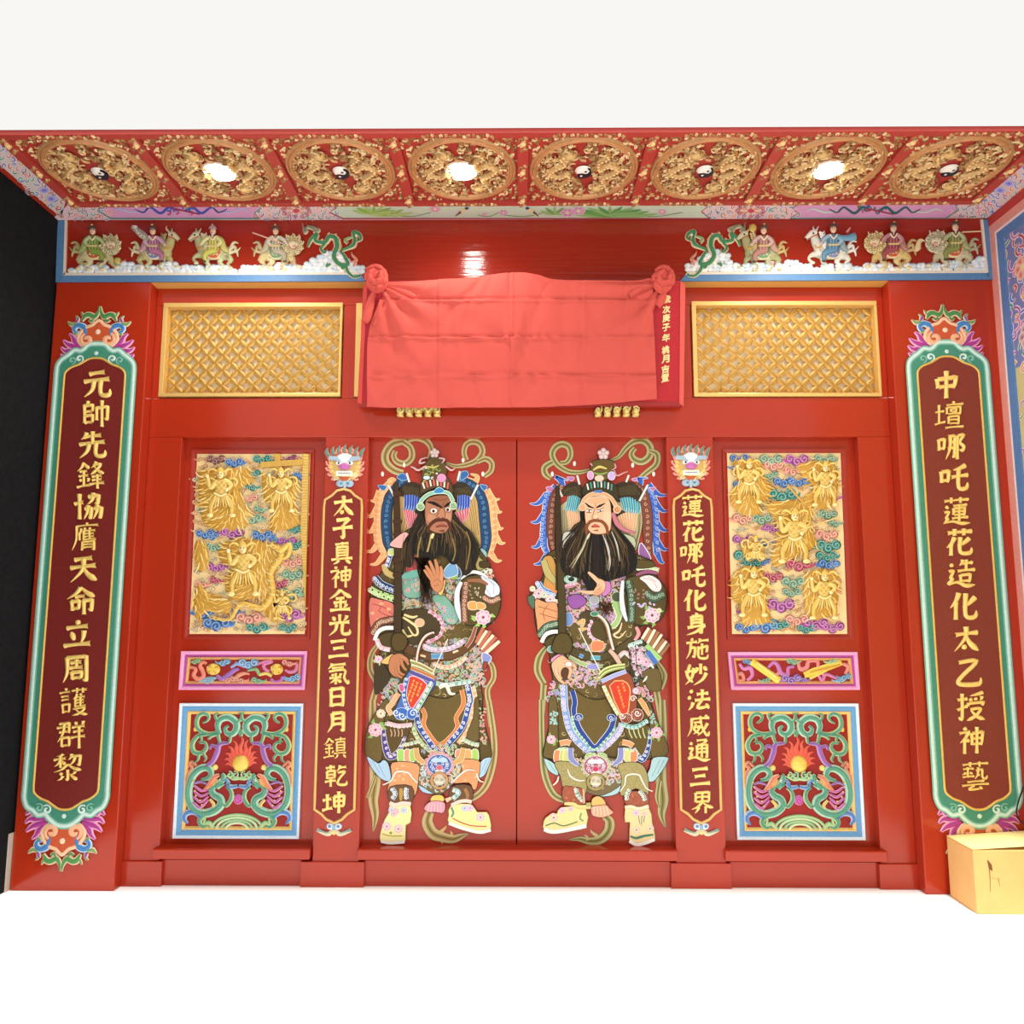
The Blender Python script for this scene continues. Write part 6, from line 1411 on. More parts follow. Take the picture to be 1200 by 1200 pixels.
# left arm
g.part('left_sleeve')
g.rib(A([(190, 1020), (215, 1080), (275, 1110)]), (30, 44, 40), 'C8B070', '5A4820'); g.fringe(A([(250, 930), (215, 1040)]), 26, '30489A', 'EEF2FA', 5, 1); g.disc(A([(250, 930)]), 26, 26, 'C8D890', 'F4F4E0')
g.fringe(B([(130, 110), (180, 160), (275, 200)]), 50, '223C66', 'D8E4F4', 9, 1, 2.4)
g.fringe(B([(90, 190), (150, 225), (270, 265)]), 42, 'A8D078', 'E8F4C8', 8, 1, 2.6); g.dots(B([(90, 170), (270, 240), (265, 285), (90, 215)]), 4.5, ('2A5030',), 1.3)
g.poly(B([(92, 260), (150, 265), (262, 300), (270, 400), (200, 420), (120, 500), (95, 470), (82, 360)]), 'DC7C6C'); g.lines([B([(150, 350), (200, 380), (265, 400)]), B([(110, 300), (200, 330), (260, 380)]), B([(190, 270), (160, 350)])], .8, '9A4038')
for p in ((110, 370), (175, 300), (230, 340), (150, 420)): g.disc(B([p]), 16, 12, 'F0B080')
g.band(B([(110, 520), (150, 450), (210, 425), (272, 415)]), 50, '7E4A36', '2A1810', 'F0D8B8'); g.rib(B([(125, 570), (150, 510), (200, 480), (270, 478)]), (26, 30, 28), 'FBF8F0', '504838', .7)
g.poly(B([(160, 540), (260, 510), (330, 560), (330, 660), (230, 660), (170, 620)]), '54431F'); g.fringe(B([(140, 560), (170, 620), (240, 640)]), 26, 'E8A0B0', 'F4F0F0', 6, 1)
g.poly(B([(140, 690), (200, 760), (240, 840), (200, 910), (135, 970), (122, 880)]), '42341F'); g.peony(B([(155, 710)]), 30, 'D868A0', 'F4B8D0', 'A0D070')
g.part('left_hand', label='brown hand closed round the bow case strap')
SK = 'C48058'
g.poly(B([(170, 730), (250, 670), (275, 690), (240, 745)]), 'F0C070'); g.poly(B([(245, 690), (310, 665), (350, 690), (330, 740), (290, 790), (300, 840), (260, 830), (228, 780)]), SK)
for p in ([(285, 770), (290, 820), (330, 845)], [(300, 740), (305, 800), (345, 825)], [(320, 710), (335, 760), (360, 790)], [(330, 700), (360, 720), (375, 750)]): g.finger(B(p), (20, 20, 14), SK)
g.finger(B([(320, 690), (350, 700), (370, 720)]), (22, 18, 14), 'D08C64')
# right sleeve
g.part('right_sleeve', BROCADE)
g.poly(B([(770, 130), (860, 90), (940, 90), (1010, 120), (1050, 200), (1052, 320), (1010, 420), (930, 460), (850, 460), (785, 445), (765, 300)]), '5A4A26', '1E1810', 1.0)
g.part('sleeve_ornament', kind='stuff')
g.rib(B([(765, 140), (735, 210), (735, 320), (765, 430)]), (24, 34, 40, 16), 'F2F4F8', '707888', .7); g.band(B([(800, 140), (790, 250), (785, 350), (790, 440)]), 46, '8E5640', '2A1810', 'F4DCC0')
g.poly(B([(905, 95), (990, 120), (1045, 175), (1040, 235), (985, 255), (935, 225), (945, 170)]), 'E4ECF6', '303848', .8); g.lines([B([(930, 110), (1000, 160), (1000, 230)]), B([(960, 110), (1020, 170)]), B([(950, 190), (980, 245)])], .6, '90A0B8')
g.band(B([(930, 250), (985, 285), (1045, 255)]), 44, '8E5640', '2A1810', 'F4DCC0'); g.poly(B([(815, 290), (870, 285), (880, 340), (820, 340)]), 'F0A860', 'F8E8C8', .7); g.poly(B([(880, 290), (935, 300), (940, 335), (885, 340)]), 'F0A860', 'F8E8C8', .7)
g.peony(B([(925, 400)]), 58, 'DC6C9C', 'F4B8CC', 'A8D070'); g.rib(B([(810, 130), (900, 130), (960, 160)]), (20, 30, 16), 'A06848', None); g.scrolls(B([(820, 160), (900, 170), (910, 260), (830, 270)]), 4, ('A8A888', 'D8D0B8'), '6A5A38', (4, 7), .7)
g.rib(A([(760, 1130), (830, 1080), (900, 1085), (960, 1120)]), (10, 24, 26, 10), 'E8E8E8', '303030', .7); g.scrolls(A([(900, 1000), (960, 1000), (990, 1130), (900, 1060)]), 3.4, ('E86A50', '78B070', 'F0E0C8'), 'F4ECE0')
g.poly(A([(840, 790), (880, 840), (900, 900), (900, 970), (960, 1010), (940, 1050), (880, 1060), (860, 960)]), 'A89A5C'); g.poly(A([(900, 1000), (965, 1000), (975, 1040), (905, 1045)]), '4A3818')
# quiver
g.part('quiver')
for i, (p, q) in enumerate((((872, 590), (925, 478)), ((888, 606), (952, 498)), ((900, 622), (978, 500)), ((915, 640), (1000, 530)), ((925, 655), (1020, 545)), ((940, 668), (1045, 575)))): g.rib(B([p, ((p[0]+q[0])/2, (p[1]+q[1])/2), q]), (24, 26, 22), ('C87058', 'FBE8C8')[i % 2], '8A5A38', .6, 0)
g.poly(B([(920, 660), (985, 690), (965, 740), (925, 750)]), '8A98D0', 'F4F0F8', .8); g.poly(B([(925, 730), (960, 735), (940, 790), (925, 780)]), '9A4030')
g.rib(B([(870, 470), (840, 560), (800, 620)]), (20, 24, 20), '9A5848', 'E8C8A8')
# bow case
g.part('bow_case')
g.poly(B([(385, 790), (572, 862), (530, 960), (430, 1120), (340, 1150), (270, 1110), (330, 960)]), '5070B8')
for i, c in enumerate(('E8E0B0', '9A9A58', 'E8E4B8', '8A8A50')): g.rib(B([(388+i*4, 715+i*17), (470, 745+i*15), (566, 800+i*13)]), 18, c, '5A5028', .5)
g.rib(B([(392, 770), (480, 806), (570, 846)]), 20, 'C87838', 'F8F0E0', .6, 0); g.rib(B([(385, 800), (480, 838), (562, 874)]), 28, '5C5498', 'D8D0F0', .8, 0)
g.poly(B([(385, 835), (440, 840), (505, 885), (500, 930), (405, 1075), (375, 1100), (360, 1020), (365, 900)]), 'D8402E', 'F4C8D8', 1.2, 2)
g.fringe(B([(545, 885), (490, 990), (425, 1100)]), 24, '70A878', 'F4F8F0', 10, 1, 1.9); g.fringe(B([(365, 850), (345, 950), (360, 1040), (385, 1085)]), 30, '3A68B8', 'E4F0FC', 8, 1, 2)
g.disc(B([(325, 1110)]), 52, 44, '3C6CC0', 'E4F0FC'); g.disc(B([(400, 1110)]), 34, 40, '3C6CC0', 'E4F0FC'); g.rib(spir(*B([(285, 1110)])[0], 5, 0, 1.2), 1.2, 'E4F0FC', '3C6CC0', .1) if 0 else None
for x, y, k in ((285, 1100, 1), (410, 1105, -1), (330, 1125, 1)): g.s.rib(spir(*B([(x, y)])[0], 4.6, 0, 1.3*k, 12), 1.1, 'EAF4FC', g.up(), 0)
for c0 in ((415, 870), (440, 885), (470, 895)):           # three columns of small brush writing
    for i in range(6 if c0[0] < 460 else 4):
        x, y = c0[0]-i*9, c0[1]+i*25; (x, y), = B([(x, y)]); h = g.up()
        for p in ([(-1.4, -.8), (1.3, -1.3)], [(-1.2, .3), (1.2, -.1)], [(0, -1.8), (-.2, 1.6)], [(-1.4, 1.5), (1.2, 1.0)])[:3+i % 2]: g.s.rib(off(p, x, y), .55, 'F8C860', h, 0)
g.poly(B([(305, 900), (335, 890), (345, 930), (320, 950)]), 'D86098', 'F8E0EC')
g.part('bow', cut=B([(490, 590), (610, 690)]))
g.rib(B([(565, 512), (510, 535), (470, 590), (448, 660), (440, 728)]), (16, 24, 24, 22), 'F4DCC8', '3A1C14', 1.0); g.rib(B([(560, 518), (512, 545), (476, 595), (455, 665), (446, 728)]), (6, 10, 10, 8), '7A3428'); g.rib(B([(665, 560), (555, 812)]), 7, 'F8F0DC', None, 0, 0)
# staff
g.part('staff', BROCADE)
g.rib(A([(283, 420), (286, 480), (292, 700), (297, 1000), (300, 1210)]), (20, 36, 44, 48, 50), '45301E', '1A120C'); g.rib(B([(300, 0), (298, 250), (296, 520)]), (50, 52, 52), '45331E', '1A120C'); g.poly(B([(255, 540), (285, 515), (345, 525), (370, 580), (340, 640), (280, 650), (250, 600)]), '5A4824', '1A120C', 1)
for y in (500, 705, 800, 990, 1100): g.disc(A([(294, y)]), 32, 22, '4A3020', '1A120C')
# beard, face, hat, hand
g.part('pink_collar', cut=A([(330, 840), (390, 1000), (400, 1100), (690, 1080)])); g.poly(A([(330, 790), (370, 790), (385, 830), (340, 900), (250, 890), (245, 860)]), 'F0B0A8'); g.lines([A([(345, 800), (330, 890)])], .7, 'B86058'); g.poly(A([(355, 960), (420, 920), (440, 1060), (360, 1080)]), 'B04848', None)
g.poly(A([(340, 1090), (440, 1060), (480, 1100), (340, 1130)]), '70B0A0', None); g.poly(A([(640, 1060), (710, 1000), (740, 1090), (650, 1120)]), '78A8D0', 'F0F0F0')
g.part('beard', label='long black and brown beard spread over the chest')
X0, X1 = A([(500, 690), (700, 690)])
g.poly(A([(470, 640), (400, 740), (360, 860), (340, 1010), (400, 1040), (440, 900), (500, 800)]), '2A2014', None); g.poly(A([(700, 640), (770, 720), (850, 800), (900, 920), (850, 1060), (780, 1100), (740, 960), (700, 820)]), '2A2014', None)
for sx_, k in ((440, -1), (760, 1)):
    for i in range(46):
        t = g.r.random(); p = A([(sx_+k*(-40+60*t), 680+80*t), (sx_+k*(20+80*t), 860), (sx_+k*(10+110*t), 1000+g.r.uniform(-60, 90))]); g.s.rib(sm(p, 5), (1.2, 1.1, .3), g.r.choice(('17120C', '17120C', '221A10', '3A2A16', '6A5228')), g.up() if i % 5 == 0 else g.h, 0)
g.beard(A([(500, 700), (560, 800), (640, 800), (690, 700), (720, 850), (740, 1000), (690, 1020), (640, 960), (560, 980), (520, 1110), (470, 1000), (440, 880)]), (X0, X1, A([(600, 0)])[0][0]), 190, ('120E0A', '120E0A', '1E1610', '2A1E14', '3A2818', '6A5430'), 48, '1C1610',
        [(A([(470, 820), (450, 900), (440, 990)]), '9A8448', 1.6), (A([(545, 800), (530, 870), (515, 930)]), 'B8A060', 2.0), (A([(560, 795), (545, 830)]), 'E8DCA0', 3.0), (A([(700, 830), (720, 930), (700, 1000)]), '8A7440', 1.6), (A([(800, 780), (830, 880), (800, 1060)]), '8A7440', 1.6)])
for i in range(120):
    p = B([(470+g.r.uniform(-50, 60), -40), (490+g.r.uniform(-30, 50), 120), (500+g.r.uniform(-50, 60), 260+g.r.uniform(-60, 70))]); g.s.rib(sm(p, 4), (1.2, .9, .2), g.r.choice(('1E1610', '3A2818', '5C4424')), g.h, 0)
g.part('face', label='brown face with bulging eyes under slanted black brows')
g.poly(A([(498, 600), (510, 545), (560, 520), (630, 512), (690, 530), (702, 600), (695, 680), (678, 745), (640, 790), (580, 790), (525, 760), (500, 690)]), 'B4795A', '4A2818', .8); g.poly(A([(515, 545), (560, 522), (630, 515), (685, 530), (660, 575), (620, 600), (560, 575)]), '9A6246', None)
g.poly(A([(525, 650), (570, 665), (585, 700), (545, 715), (515, 690)]), 'C48C6C', None); g.poly(A([(640, 650), (690, 650), (685, 700), (650, 700)]), 'C48C6C', None)
fo = g.done(); g.part('eye', parent=fo, cut=A([(562, 628), (667, 618)]))
for x, y, rx, ry in ((562, 628, 25, 19), (667, 618, 20, 16)): g.disc(A([(x, y)]), rx, ry, 'F4E8DC', '3A1C14'); g.disc(A([(x-2, y+2)]), 11, 12, '6A2A18'); g.disc(A([(x-2, y+2)]), 5, 6, '100808')
g.part('eyebrow', parent=fo, cut=A([(570, 585), (670, 580)])); g.rib(A([(512, 562), (560, 572), (600, 592), (628, 606)]), (6, 24, 20, 6), '1C120C'); g.rib(A([(635, 603), (665, 582), (700, 556)]), (6, 22, 8), '1C120C'); g.lines([A([(600, 575), (605, 600)]), A([(635, 570), (632, 595)]), A([(560, 540), (610, 550), (660, 540)])], .5, '5A3020')
g.part('nose', parent=fo); g.poly(A([(612, 610), (635, 615), (645, 660), (640, 682), (612, 690), (585, 678), (592, 655)]), 'C08462', '5A3020', .6); g.disc(A([(600, 677)]), 6, 4, '401C10'); g.disc(A([(628, 679)]), 6, 4, '401C10')
g.part('mouth', parent=fo); g.rib(A([(578, 748), (620, 734), (662, 744)]), (8, 18, 8), 'A8584A', '5A2018', .5); g.rib(A([(580, 745), (620, 740), (662, 742)]), 4, '4A1410'); g.rib(A([(600, 775), (640, 775)]), (4, 20), '6A3A28')
g.part('moustache', parent=fo); g.rib(A([(520, 790), (530, 740), (570, 702), (615, 695), (660, 700), (682, 740), (685, 780)]), (16, 26, 28, 22, 26, 14), '5A2C1C')
g.part('hat', BROCADE)
g.poly(A([(465, 500), (475, 400), (520, 375), (620, 365), (685, 410), (705, 500), (660, 470), (600, 455), (530, 475)]), '55442A'); g.poly(A([(480, 330), (520, 250), (570, 235), (625, 250), (660, 310), (640, 380), (560, 400), (480, 390)]), '5E4C28')
g.part('hat_ornament', kind='stuff')
for i in range(8): g.rib(A([(495+i*24, 470-26*math.sin(.2+i*.4)), (480+i*27, 428-32*math.sin(.25+i*.38))]), 12, ('F4E0D0', 'E06A58')[i % 2], '4A2018', .5, 0)
g.disc(A([(620, 387)]), 34, 32, 'DC98BC', '6A3A50'); g.scrolls(A([(480, 310), (600, 300), (600, 360), (490, 410)]), 3, ('9CB050', 'D8C868', '4A9A90', 'F4F4F0'), '3A3018', (4, 7), .8)
g.rib(A([(500, 300), (560, 310), (600, 295)]), (8, 14, 8), 'C8B868', '3A3018', .5); g.disc(A([(510, 385)]), 24, 14, 'D8ECF0', '4A6878')
for p in ([(500, 300), (450, 330), (410, 310), (390, 305)], [(500, 270), (460, 280), (470, 250), (520, 235)], [(650, 300), (690, 330), (720, 315)], [(600, 240), (640, 250), (620, 280)]): g.rib(A(p), (10, 14, 4), 'D8B0B0', '5A3A38', .5)
g.rib(A([(455, 610), (475, 550), (530, 505), (600, 490), (670, 500), (705, 560)]), 22, '8CC4A8', 'F0F0D8'); g.poly(A([(560, 490), (600, 455), (640, 480), (620, 498), (575, 500)]), '3C8CC0', 'D0ECF4', .6); g.disc(A([(465, 598)]), 28, 28, 'A8C898', 'F4F4DC'); g.disc(A([(706, 590)]), 24, 28, 'A8C898', 'F4F4DC'); g.s.rib(spir(*A([(465, 598)])[0], 3.2, 0, 1.3), .7, '3A7860', g.up(), 0); g.s.rib(spir(*A([(706, 590)])[0], 3.2, 0, 1.3), .7, '3A7860', g.up(), 0)
g.flowerstar(A([(568, 205)]), 5.4)
g.part('right_hand', label='brown open hand raised before the beard, fingers spread')
SK = 'CE8A60'
g.poly(A([(600, 1180), (650, 1130), (640, 1200)])+B([(620, 240), (590, 220)]), 'F0C070')
g.poly(A([(545, 1085), (600, 1060), (625, 1090), (636, 1140), (625, 1200), (590, 1230), (555, 1205), (535, 1150)]), SK, '5A2818', .7)
for p in ([(555, 1140), (525, 1105), (492, 1060)], [(560, 1120), (530, 1070), (503, 1030)], [(575, 1100), (550, 1040), (530, 995)], [(595, 1090), (585, 1030), (572, 985)]): g.finger(A(p), (26, 24, 15), SK)
g.finger(A([(615, 1140), (622, 1080), (612, 1035)]), (28, 24, 14), 'D89468')
g.lines([A([(560, 1150), (590, 1130), (615, 1150)]), A([(565, 1180), (600, 1170)])], .5, '8A4A30'); g.done()

# ---------------------------------------------------------------- right figure
g = Fig(605, (710, 990), 'painted door guardian with fair face and narrow eyes, blue flame halo, right door leaf', 12)
A, B, Cc = g.a, g.b, g.c
g.part('streamer'); T = '8E8A50'
g.streamer(A([(545, 320), (470, 338), (385, 332), (305, 282), (266, 210), (290, 152), (340, 130), (388, 152), (400, 212), (372, 262), (325, 268)]), (16, 30, 36, 40, 40, 34, 24), T)
g.streamer(A([(270, 262), (212, 300), (215, 350), (255, 385)]), (34, 40, 40, 24), T)
g.streamer(A([(700, 250), (760, 222), (810, 160), (870, 112), (940, 105), (988, 150), (985, 218), (930, 260), (872, 242), (852, 200), (880, 158)]), (14, 30, 40, 46, 44, 40, 26), T)
g.streamer(A([(985, 180), (1040, 205), (1035, 280), (965, 340), (905, 390)]), (24, 38, 38, 34, 24), T)
g.streamer(B([(225, 615), (170, 700), (158, 800), (205, 895)]), (22, 44, 44, 36), T); g.streamer(B([(203, 900), (190, 1100), (186, 1210)]), (40, 36, 32), T)
g.streamer(Cc([(186, 0), (190, 300), (208, 540), (270, 695), (355, 745)]), (32, 34, 42, 42, 34), T)
g.streamer(B([(1045, 735), (1092, 830), (1065, 930)]), (22, 44, 34), T); g.streamer(B([(1035, 935), (1065, 1100), (1082, 1210)]), (38, 40, 40), T)
g.streamer(Cc([(1080, 0), (1085, 250), (1070, 560), (1085, 740), (1075, 850), (1105, 945)]), (40, 50, 66, 70, 44, 4), T); g.streamer(Cc([(1060, 600), (1045, 720), (1060, 800)]), (30, 34, 4), T)
g.streamer(Cc([(650, 860), (690, 900), (680, 975), (620, 1035), (540, 1045), (470, 1030), (390, 1035)]), (40, 60, 60, 50, 34, 4), T)
for p in ([(600, 1010), (560, 980), (550, 960)], [(530, 1040), (520, 1010), (500, 1000)]): g.rib(Cc(p), (30, 16, 2), 'C8B880')
g.part('flame_halo', cut=A([(200, 700), (1020, 700)]), label='blue and white flames round the halo')
g.flames(A([(290, 440), (235, 510), (218, 640), (205, 760), (205, 870), (240, 960)]), A([(100, 568), (106, 705), (112, 888), (128, 1018)]), 8, '3E66C4', 'E0EAF8', 'C8DCF8', -1)
g.flames(A([(960, 440), (1010, 520), (1028, 660), (1030, 800), (1035, 950)]), A([(1118, 505), (1128, 618), (1132, 762), (1132, 905), (1098, 1006)]), 8, '3E66C4', 'E0EAF8', 'C8DCF8', 1)
g.rib(A([(340, 440), (330, 400), (290, 370), (385, 400)]), (40, 40, 20, 4), '3E66C4', 'E0EAF8'); g.rib(A([(910, 440), (920, 400), (900, 385), (975, 380)]), (40, 36, 20, 4), '3E66C4', 'E0EAF8')
for q in ([(220, 450), (265, 445), (275, 480), (240, 480)], [(375, 375), (430, 375), (410, 405)], [(850, 390), (890, 380), (885, 405)], [(985, 455), (1035, 450), (1010, 475)]): g.poly(A(q), 'B878A8', 'E8C8E0', .6)
g.part('halo_band', cut=A([(320, 650), (900, 650)]))
g.poly(A([(330, 580), (470, 520), (480, 640), (440, 760), (340, 800), (325, 700)]), 'BCAE84'); g.poly(A([(720, 520), (900, 560), (935, 660), (920, 800), (870, 930), (760, 780)]), 'BCAE84')
g.lines([A([(345+i*12, 620), (345+i*10, 780)]) for i in range(4)]+[A([(900+i*10, 600+i*20), (905+i*4, 760), (868+i*6, 900)]) for i in range(3)], .5, '5A5028')
g.band(A([(340, 440), (290, 510), (262, 640), (255, 780), (270, 905)]), (50, 66, 68, 60, 30), '7E4638', '2A1810', 'E4B890'); g.band(A([(880, 430), (940, 500), (968, 640), (972, 800), (980, 950)]), (44, 66, 72, 70, 40), '7E4638', '2A1810', 'E4B890')
g.poly(A([(925, 860), (990, 960), (985, 990), (925, 980), (905, 920)]), '9A68A8', 'F0F0F0', 1)
g.part('hat_wing', cut=A([(410, 500), (600, 600), (830, 500)]))
g.poly(A([(470, 640), (490, 520), (560, 460), (670, 460), (730, 520), (730, 640), (710, 780), (500, 780)]), '221A12', None)
g.poly(A([(335, 510), (355, 450), (420, 412), (480, 440), (490, 520), (460, 600), (440, 560), (400, 510)]), DK); g.poly(A([(715, 450), (800, 408), (880, 425), (940, 500), (905, 560), (830, 520), (760, 560), (720, 520)]), DK)
g.dots(A([(350, 460), (470, 440), (480, 510), (350, 505)]), 1.3, (OL, '80703C')); g.dots(A([(730, 460), (870, 430), (920, 500), (740, 510)]), 1.3, (OL, '80703C'))
g.poly(A([(730, 640), (790, 620), (800, 650), (740, 665)]), '4A3A20')
g.part('feather', cut=A([(410, 570), (420, 700), (850, 580), (820, 720), (320, 480), (460, 400), (820, 385), (940, 490), (430, 275), (266, 352), (860, 287), (1015, 352)]))
g.feathers((A([(390, 520), (430, 510), (465, 530)]), A([(355, 620), (400, 640), (440, 630)])), 6, 2.9, '3A98A8', 'D8F0F0'); g.feathers((A([(770, 530), (840, 525), (910, 570)]), A([(790, 620), (850, 650), (905, 650)])), 8, 2.9, '3A98A8', 'D8F0F0')
g.feathers((A([(375, 625), (420, 630), (460, 650)]), A([(395, 780), (430, 775), (465, 730)])), 6, 2.4, 'E8A878', 'F8F0D8'); g.feathers((A([(730, 680), (800, 640), (890, 645)]), A([(765, 760), (820, 790), (860, 810)])), 9, 2.4, 'E8A878', 'F8F0D8')
g.stick(*A([(450, 362), (468, 430)]), A([(430, 275)])[0]); g.stick(*A([(300, 432), (340, 520)]), A([(266, 352)])[0]); g.stick(*A([(832, 360), (812, 412)]), A([(860, 287)])[0]); g.stick(*A([(972, 432), (910, 552)]), A([(1015, 352)])[0])
g.part('robe', BROCADE)
body = A([(480, 700), (400, 770), (340, 830), (300, 900), (200, 970), (200, 1100), (150, 1180)])+B([(90, 250), (130, 340), (140, 440), (175, 570), (240, 640), (250, 760), (270, 860), (245, 1060)])+Cc([(240, 200), (210, 330), (200, 420), (300, 450), (450, 480), (600, 500), (760, 470), (900, 460), (1000, 430), (1110, 400), (1110, 320), (1040, 150), (990, 0)])+B([(1000, 1030), (985, 940), (1060, 900), (1050, 780), (960, 620), (880, 480), (1040, 440), (1100, 330), (1100, 200), (1050, 120), (1010, 20)])+A([(1000, 990), (880, 940), (860, 860), (780, 790), (700, 730)])
g.poly(body, '6B5930', '1E1810', 1.0, 2)
g.part('robe_ornament', kind='stuff')
g.scrolls([(p[0]*.94+g.ox*.06+5.5, p[1]) for p in body], 8.5, ('C8B478', 'A08C50', 'D8C890'), '3E3218', (8, 14), .7); PUR = ('B868B8', 'D878C8', '5A88D0', '78B878', 'E87088', 'E8A868')
g.scrolls(B([(365, 150), (500, 150), (640, 230), (740, 250), (760, 400), (690, 470), (540, 430), (365, 440)]), 3.4, PUR, 'EEE0EC'); g.scrolls(B([(430, 590), (680, 600), (620, 660), (440, 640)]), 3.2, PUR, 'F4E4F0'); g.scrolls(B([(390, 700), (620, 740), (640, 880), (560, 900), (380, 890)]), 3.2, PUR+('F0E8D8', '80A858'), 'F4ECE4')
g.scrolls(B([(245, 890), (330, 890), (320, 1000), (245, 1060)]), 3.4, PUR, 'F4E4F0'); g.scrolls(B([(860, 880), (990, 900), (990, 1040), (900, 960)]), 3.4, PUR, 'F4E4F0'); g.scrolls(B([(640, 60), (780, 60), (780, 240), (660, 240)]), 3.2, PUR, 'F4ECF0')
g.poly(B([(380, 250), (470, 230), (520, 290), (440, 340), (390, 310)]), '9A5CA8'); g.poly(B([(700, 290), (760, 270), (780, 380), (740, 470), (690, 470), (740, 390)]), 'A8CC80', 'F4F8E0', .9); g.disc(B([(745, 250)]), 40, 36, '4E5A38', 'D8E8C0')
g.poly(B([(470, 380), (540, 350), (600, 400), (560, 440), (480, 430)]), '4E4224'); g.disc(B([(620, 495)]), 84, 78, '54481F', '1E1810', 18); g.fringe(B([(560, 430), (535, 490), (560, 550), (620, 580)]), 14, 'D868A0', 'F8E0EC', 7, 1)
g.poly(B([(560, 580), (640, 580), (640, 640), (560, 650)]), 'E88A60', 'F4E0A0', .8); g.disc(B([(385, 415)]), 36, 50, '7A9AD0', 'F0E0D0'); g.rib(B([(780, 440), (760, 500), (720, 530), (760, 550), (810, 500)]), (8, 16, 14, 6), 'F0D8A8', '6A4A28', .6)
g.rib(B([(450, 450), (500, 420), (480, 490), (520, 480)]), (14, 16, 8), 'E8B060', 'F8E8C8'); g.disc(B([(575, 275)]), 34, 30, 'B0B0B8', 'F0F0F0')
for i in range(50): p = B([(660+g.r.uniform(-50, 60), 300+g.r.uniform(-20, 20)), (665+g.r.uniform(-55, 55), 370+g.r.uniform(-30, 50))]); g.s.rib(p, (.9, .3), g.r.choice(('4A2A18', '6A4020', '2A1A10')), g.h, 0)
g.part('waist_belt')
g.rib(B([(385, 635), (480, 675), (600, 695), (720, 665), (860, 565)]), (50, 58, 58, 54, 44), '564826', '1E1810'); g.rib(B([(550, 698), (620, 700)]), 26, '58B0C8', 'D8F0F0', .8, 0); g.rib(B([(465, 680), (495, 692)]), 22, '5890D0', 'D8E8F0', .8, 0); g.rib(B([(390, 690), (480, 740), (560, 760), (640, 760)]), (20, 26, 16), 'A8C080', 'F0F0D8'); g.disc(B([(565, 765)]), 46, 20, '9A98D8', 'E8E8F8')
g.fringe(B([(760, 690), (800, 660), (850, 700)]), 24, 'E8A0B0', 'F8F0E8', 5, 1)
g.part('sash')
g.poly(B([(840, 590), (950, 580), (1010, 760), (960, 800), (870, 900), (840, 780)]), '4A4A38'); g.scrolls(B([(850, 600), (940, 600), (990, 760), (880, 860)]), 3.2, ('C85C98', 'E8A0C0', '5AA898', 'F0E8F0'), 'E8E0E0'); g.peony(B([(905, 712)]), 40, 'C85C98', 'F0B0D0'); g.peony(B([(958, 730)]), 36, 'C85C98', 'F0B0D0'); g.fringe(B([(830, 610), (880, 590), (930, 575)]), 20, '6AB8A8', 'E8F4F0', 5, 1)
g.lines([B([(840, 640), (850, 760), (880, 900)]), B([(880, 600), (890, 760), (930, 860)])], .8, '181410')
g.poly(B([(935, 800), (1050, 780), (1070, 930), (985, 940), (950, 880)]), OL, '1E1810'); g.poly(B([(930, 880), (965, 830), (960, 860)]), 'E8F4E8', None)
g.part('apron', BROCADE)
g.poly(B([(395, 920), (500, 985), (600, 1010), (700, 985), (720, 1020)])+Cc([(700, 100), (705, 200), (580, 345), (455, 200), (430, 110), (430, 0)]), '6C5A2E')
g.part('apron_border')
g.rib(B([(412, 940), (432, 1020)])+Cc([(425, 90), (460, 200), (520, 290), (580, 350), (640, 290), (700, 205), (725, 110)]), 34, '2C4696', 'E0ECFA')
for x, y in ((460, 125), (700, 130)): g.disc(Cc([(x, y)]), 30, 24, '2C4696', 'E0ECFA'); g.s.rib(spir(*Cc([(x, y)])[0], 3, 0, 1.3), .8, 'E0ECFA', g.up(), 0)
g.fringe(B([(350, 900), (355, 1010)])+Cc([(360, 60), (390, 200), (450, 300), (560, 395)]), 46, '88A8E0', 'F4E8F4', 17, 1, 2.6); g.fringe(Cc([(600, 385), (700, 300), (760, 230), (780, 170)]), 40, 'A8A8E0', 'F4ECF4', 10, 1, 2.6); g.fringe(Cc([(410, 120), (430, 210), (500, 300), (570, 370), (650, 310), (740, 200)]), 10, '3A8A70', 'C8ECD0', 18, -1, 1.5)
g.part('skirt_flap', BROCADE, cut=Cc([(260, 220), (1060, 250), (900, 300)]))
g.poly(Cc([(242, 0), (300, 0), (308, 400), (290, 430), (202, 418), (212, 330), (240, 200)]), OL); g.poly(Cc([(970, 0), (1040, 150), (1112, 320), (1112, 400), (1000, 425), (985, 200)]), OL); g.poly(Cc([(790, 190), (980, 190), (985, 330), (930, 450), (870, 360)]), '665428')
g.part('skirt_ornament', kind='stuff')
g.fringe(Cc([(865, 360), (925, 440), (975, 350), (992, 210)]), (26, 40, 26, 14), '2C4696', 'E0ECFA', 9, -1); g.scrolls(Cc([(250, 90), (300, 90), (300, 180), (250, 180)]), 3, ('5AC0B8',), 'E8F8F4', (4, 7), .8); g.peony(Cc([(258, 290)]), 34, 'DC5C90', 'F4A8C8', '90C060'); g.peony(Cc([(1035, 240)]), 44, 'DC5C90', 'F4A8C8', '90C060'); g.scrolls(Cc([(985, 80), (1010, 80), (1030, 170), (995, 170)]), 3, ('5AC0A8',), 'E8F8F4', (4, 6), .7)
g.lines([Cc([(830+i*34, 205), (835+i*34, 240), (855+i*32, 280)]) for i in range(4)], 1.3, 'C8D8A0'); g.fringe(Cc([(770, 175), (870, 200), (970, 150)]), 24, '4AA8A0', 'E0F4F0', 8, 1)
g.rib(Cc([(320, 320), (370, 310), (400, 320)]), 36, 'F0A070', 'F8E8D0'); g.rib(Cc([(780, 310), (830, 320), (860, 340)]), 36, 'F0A070', 'F8E8D0')
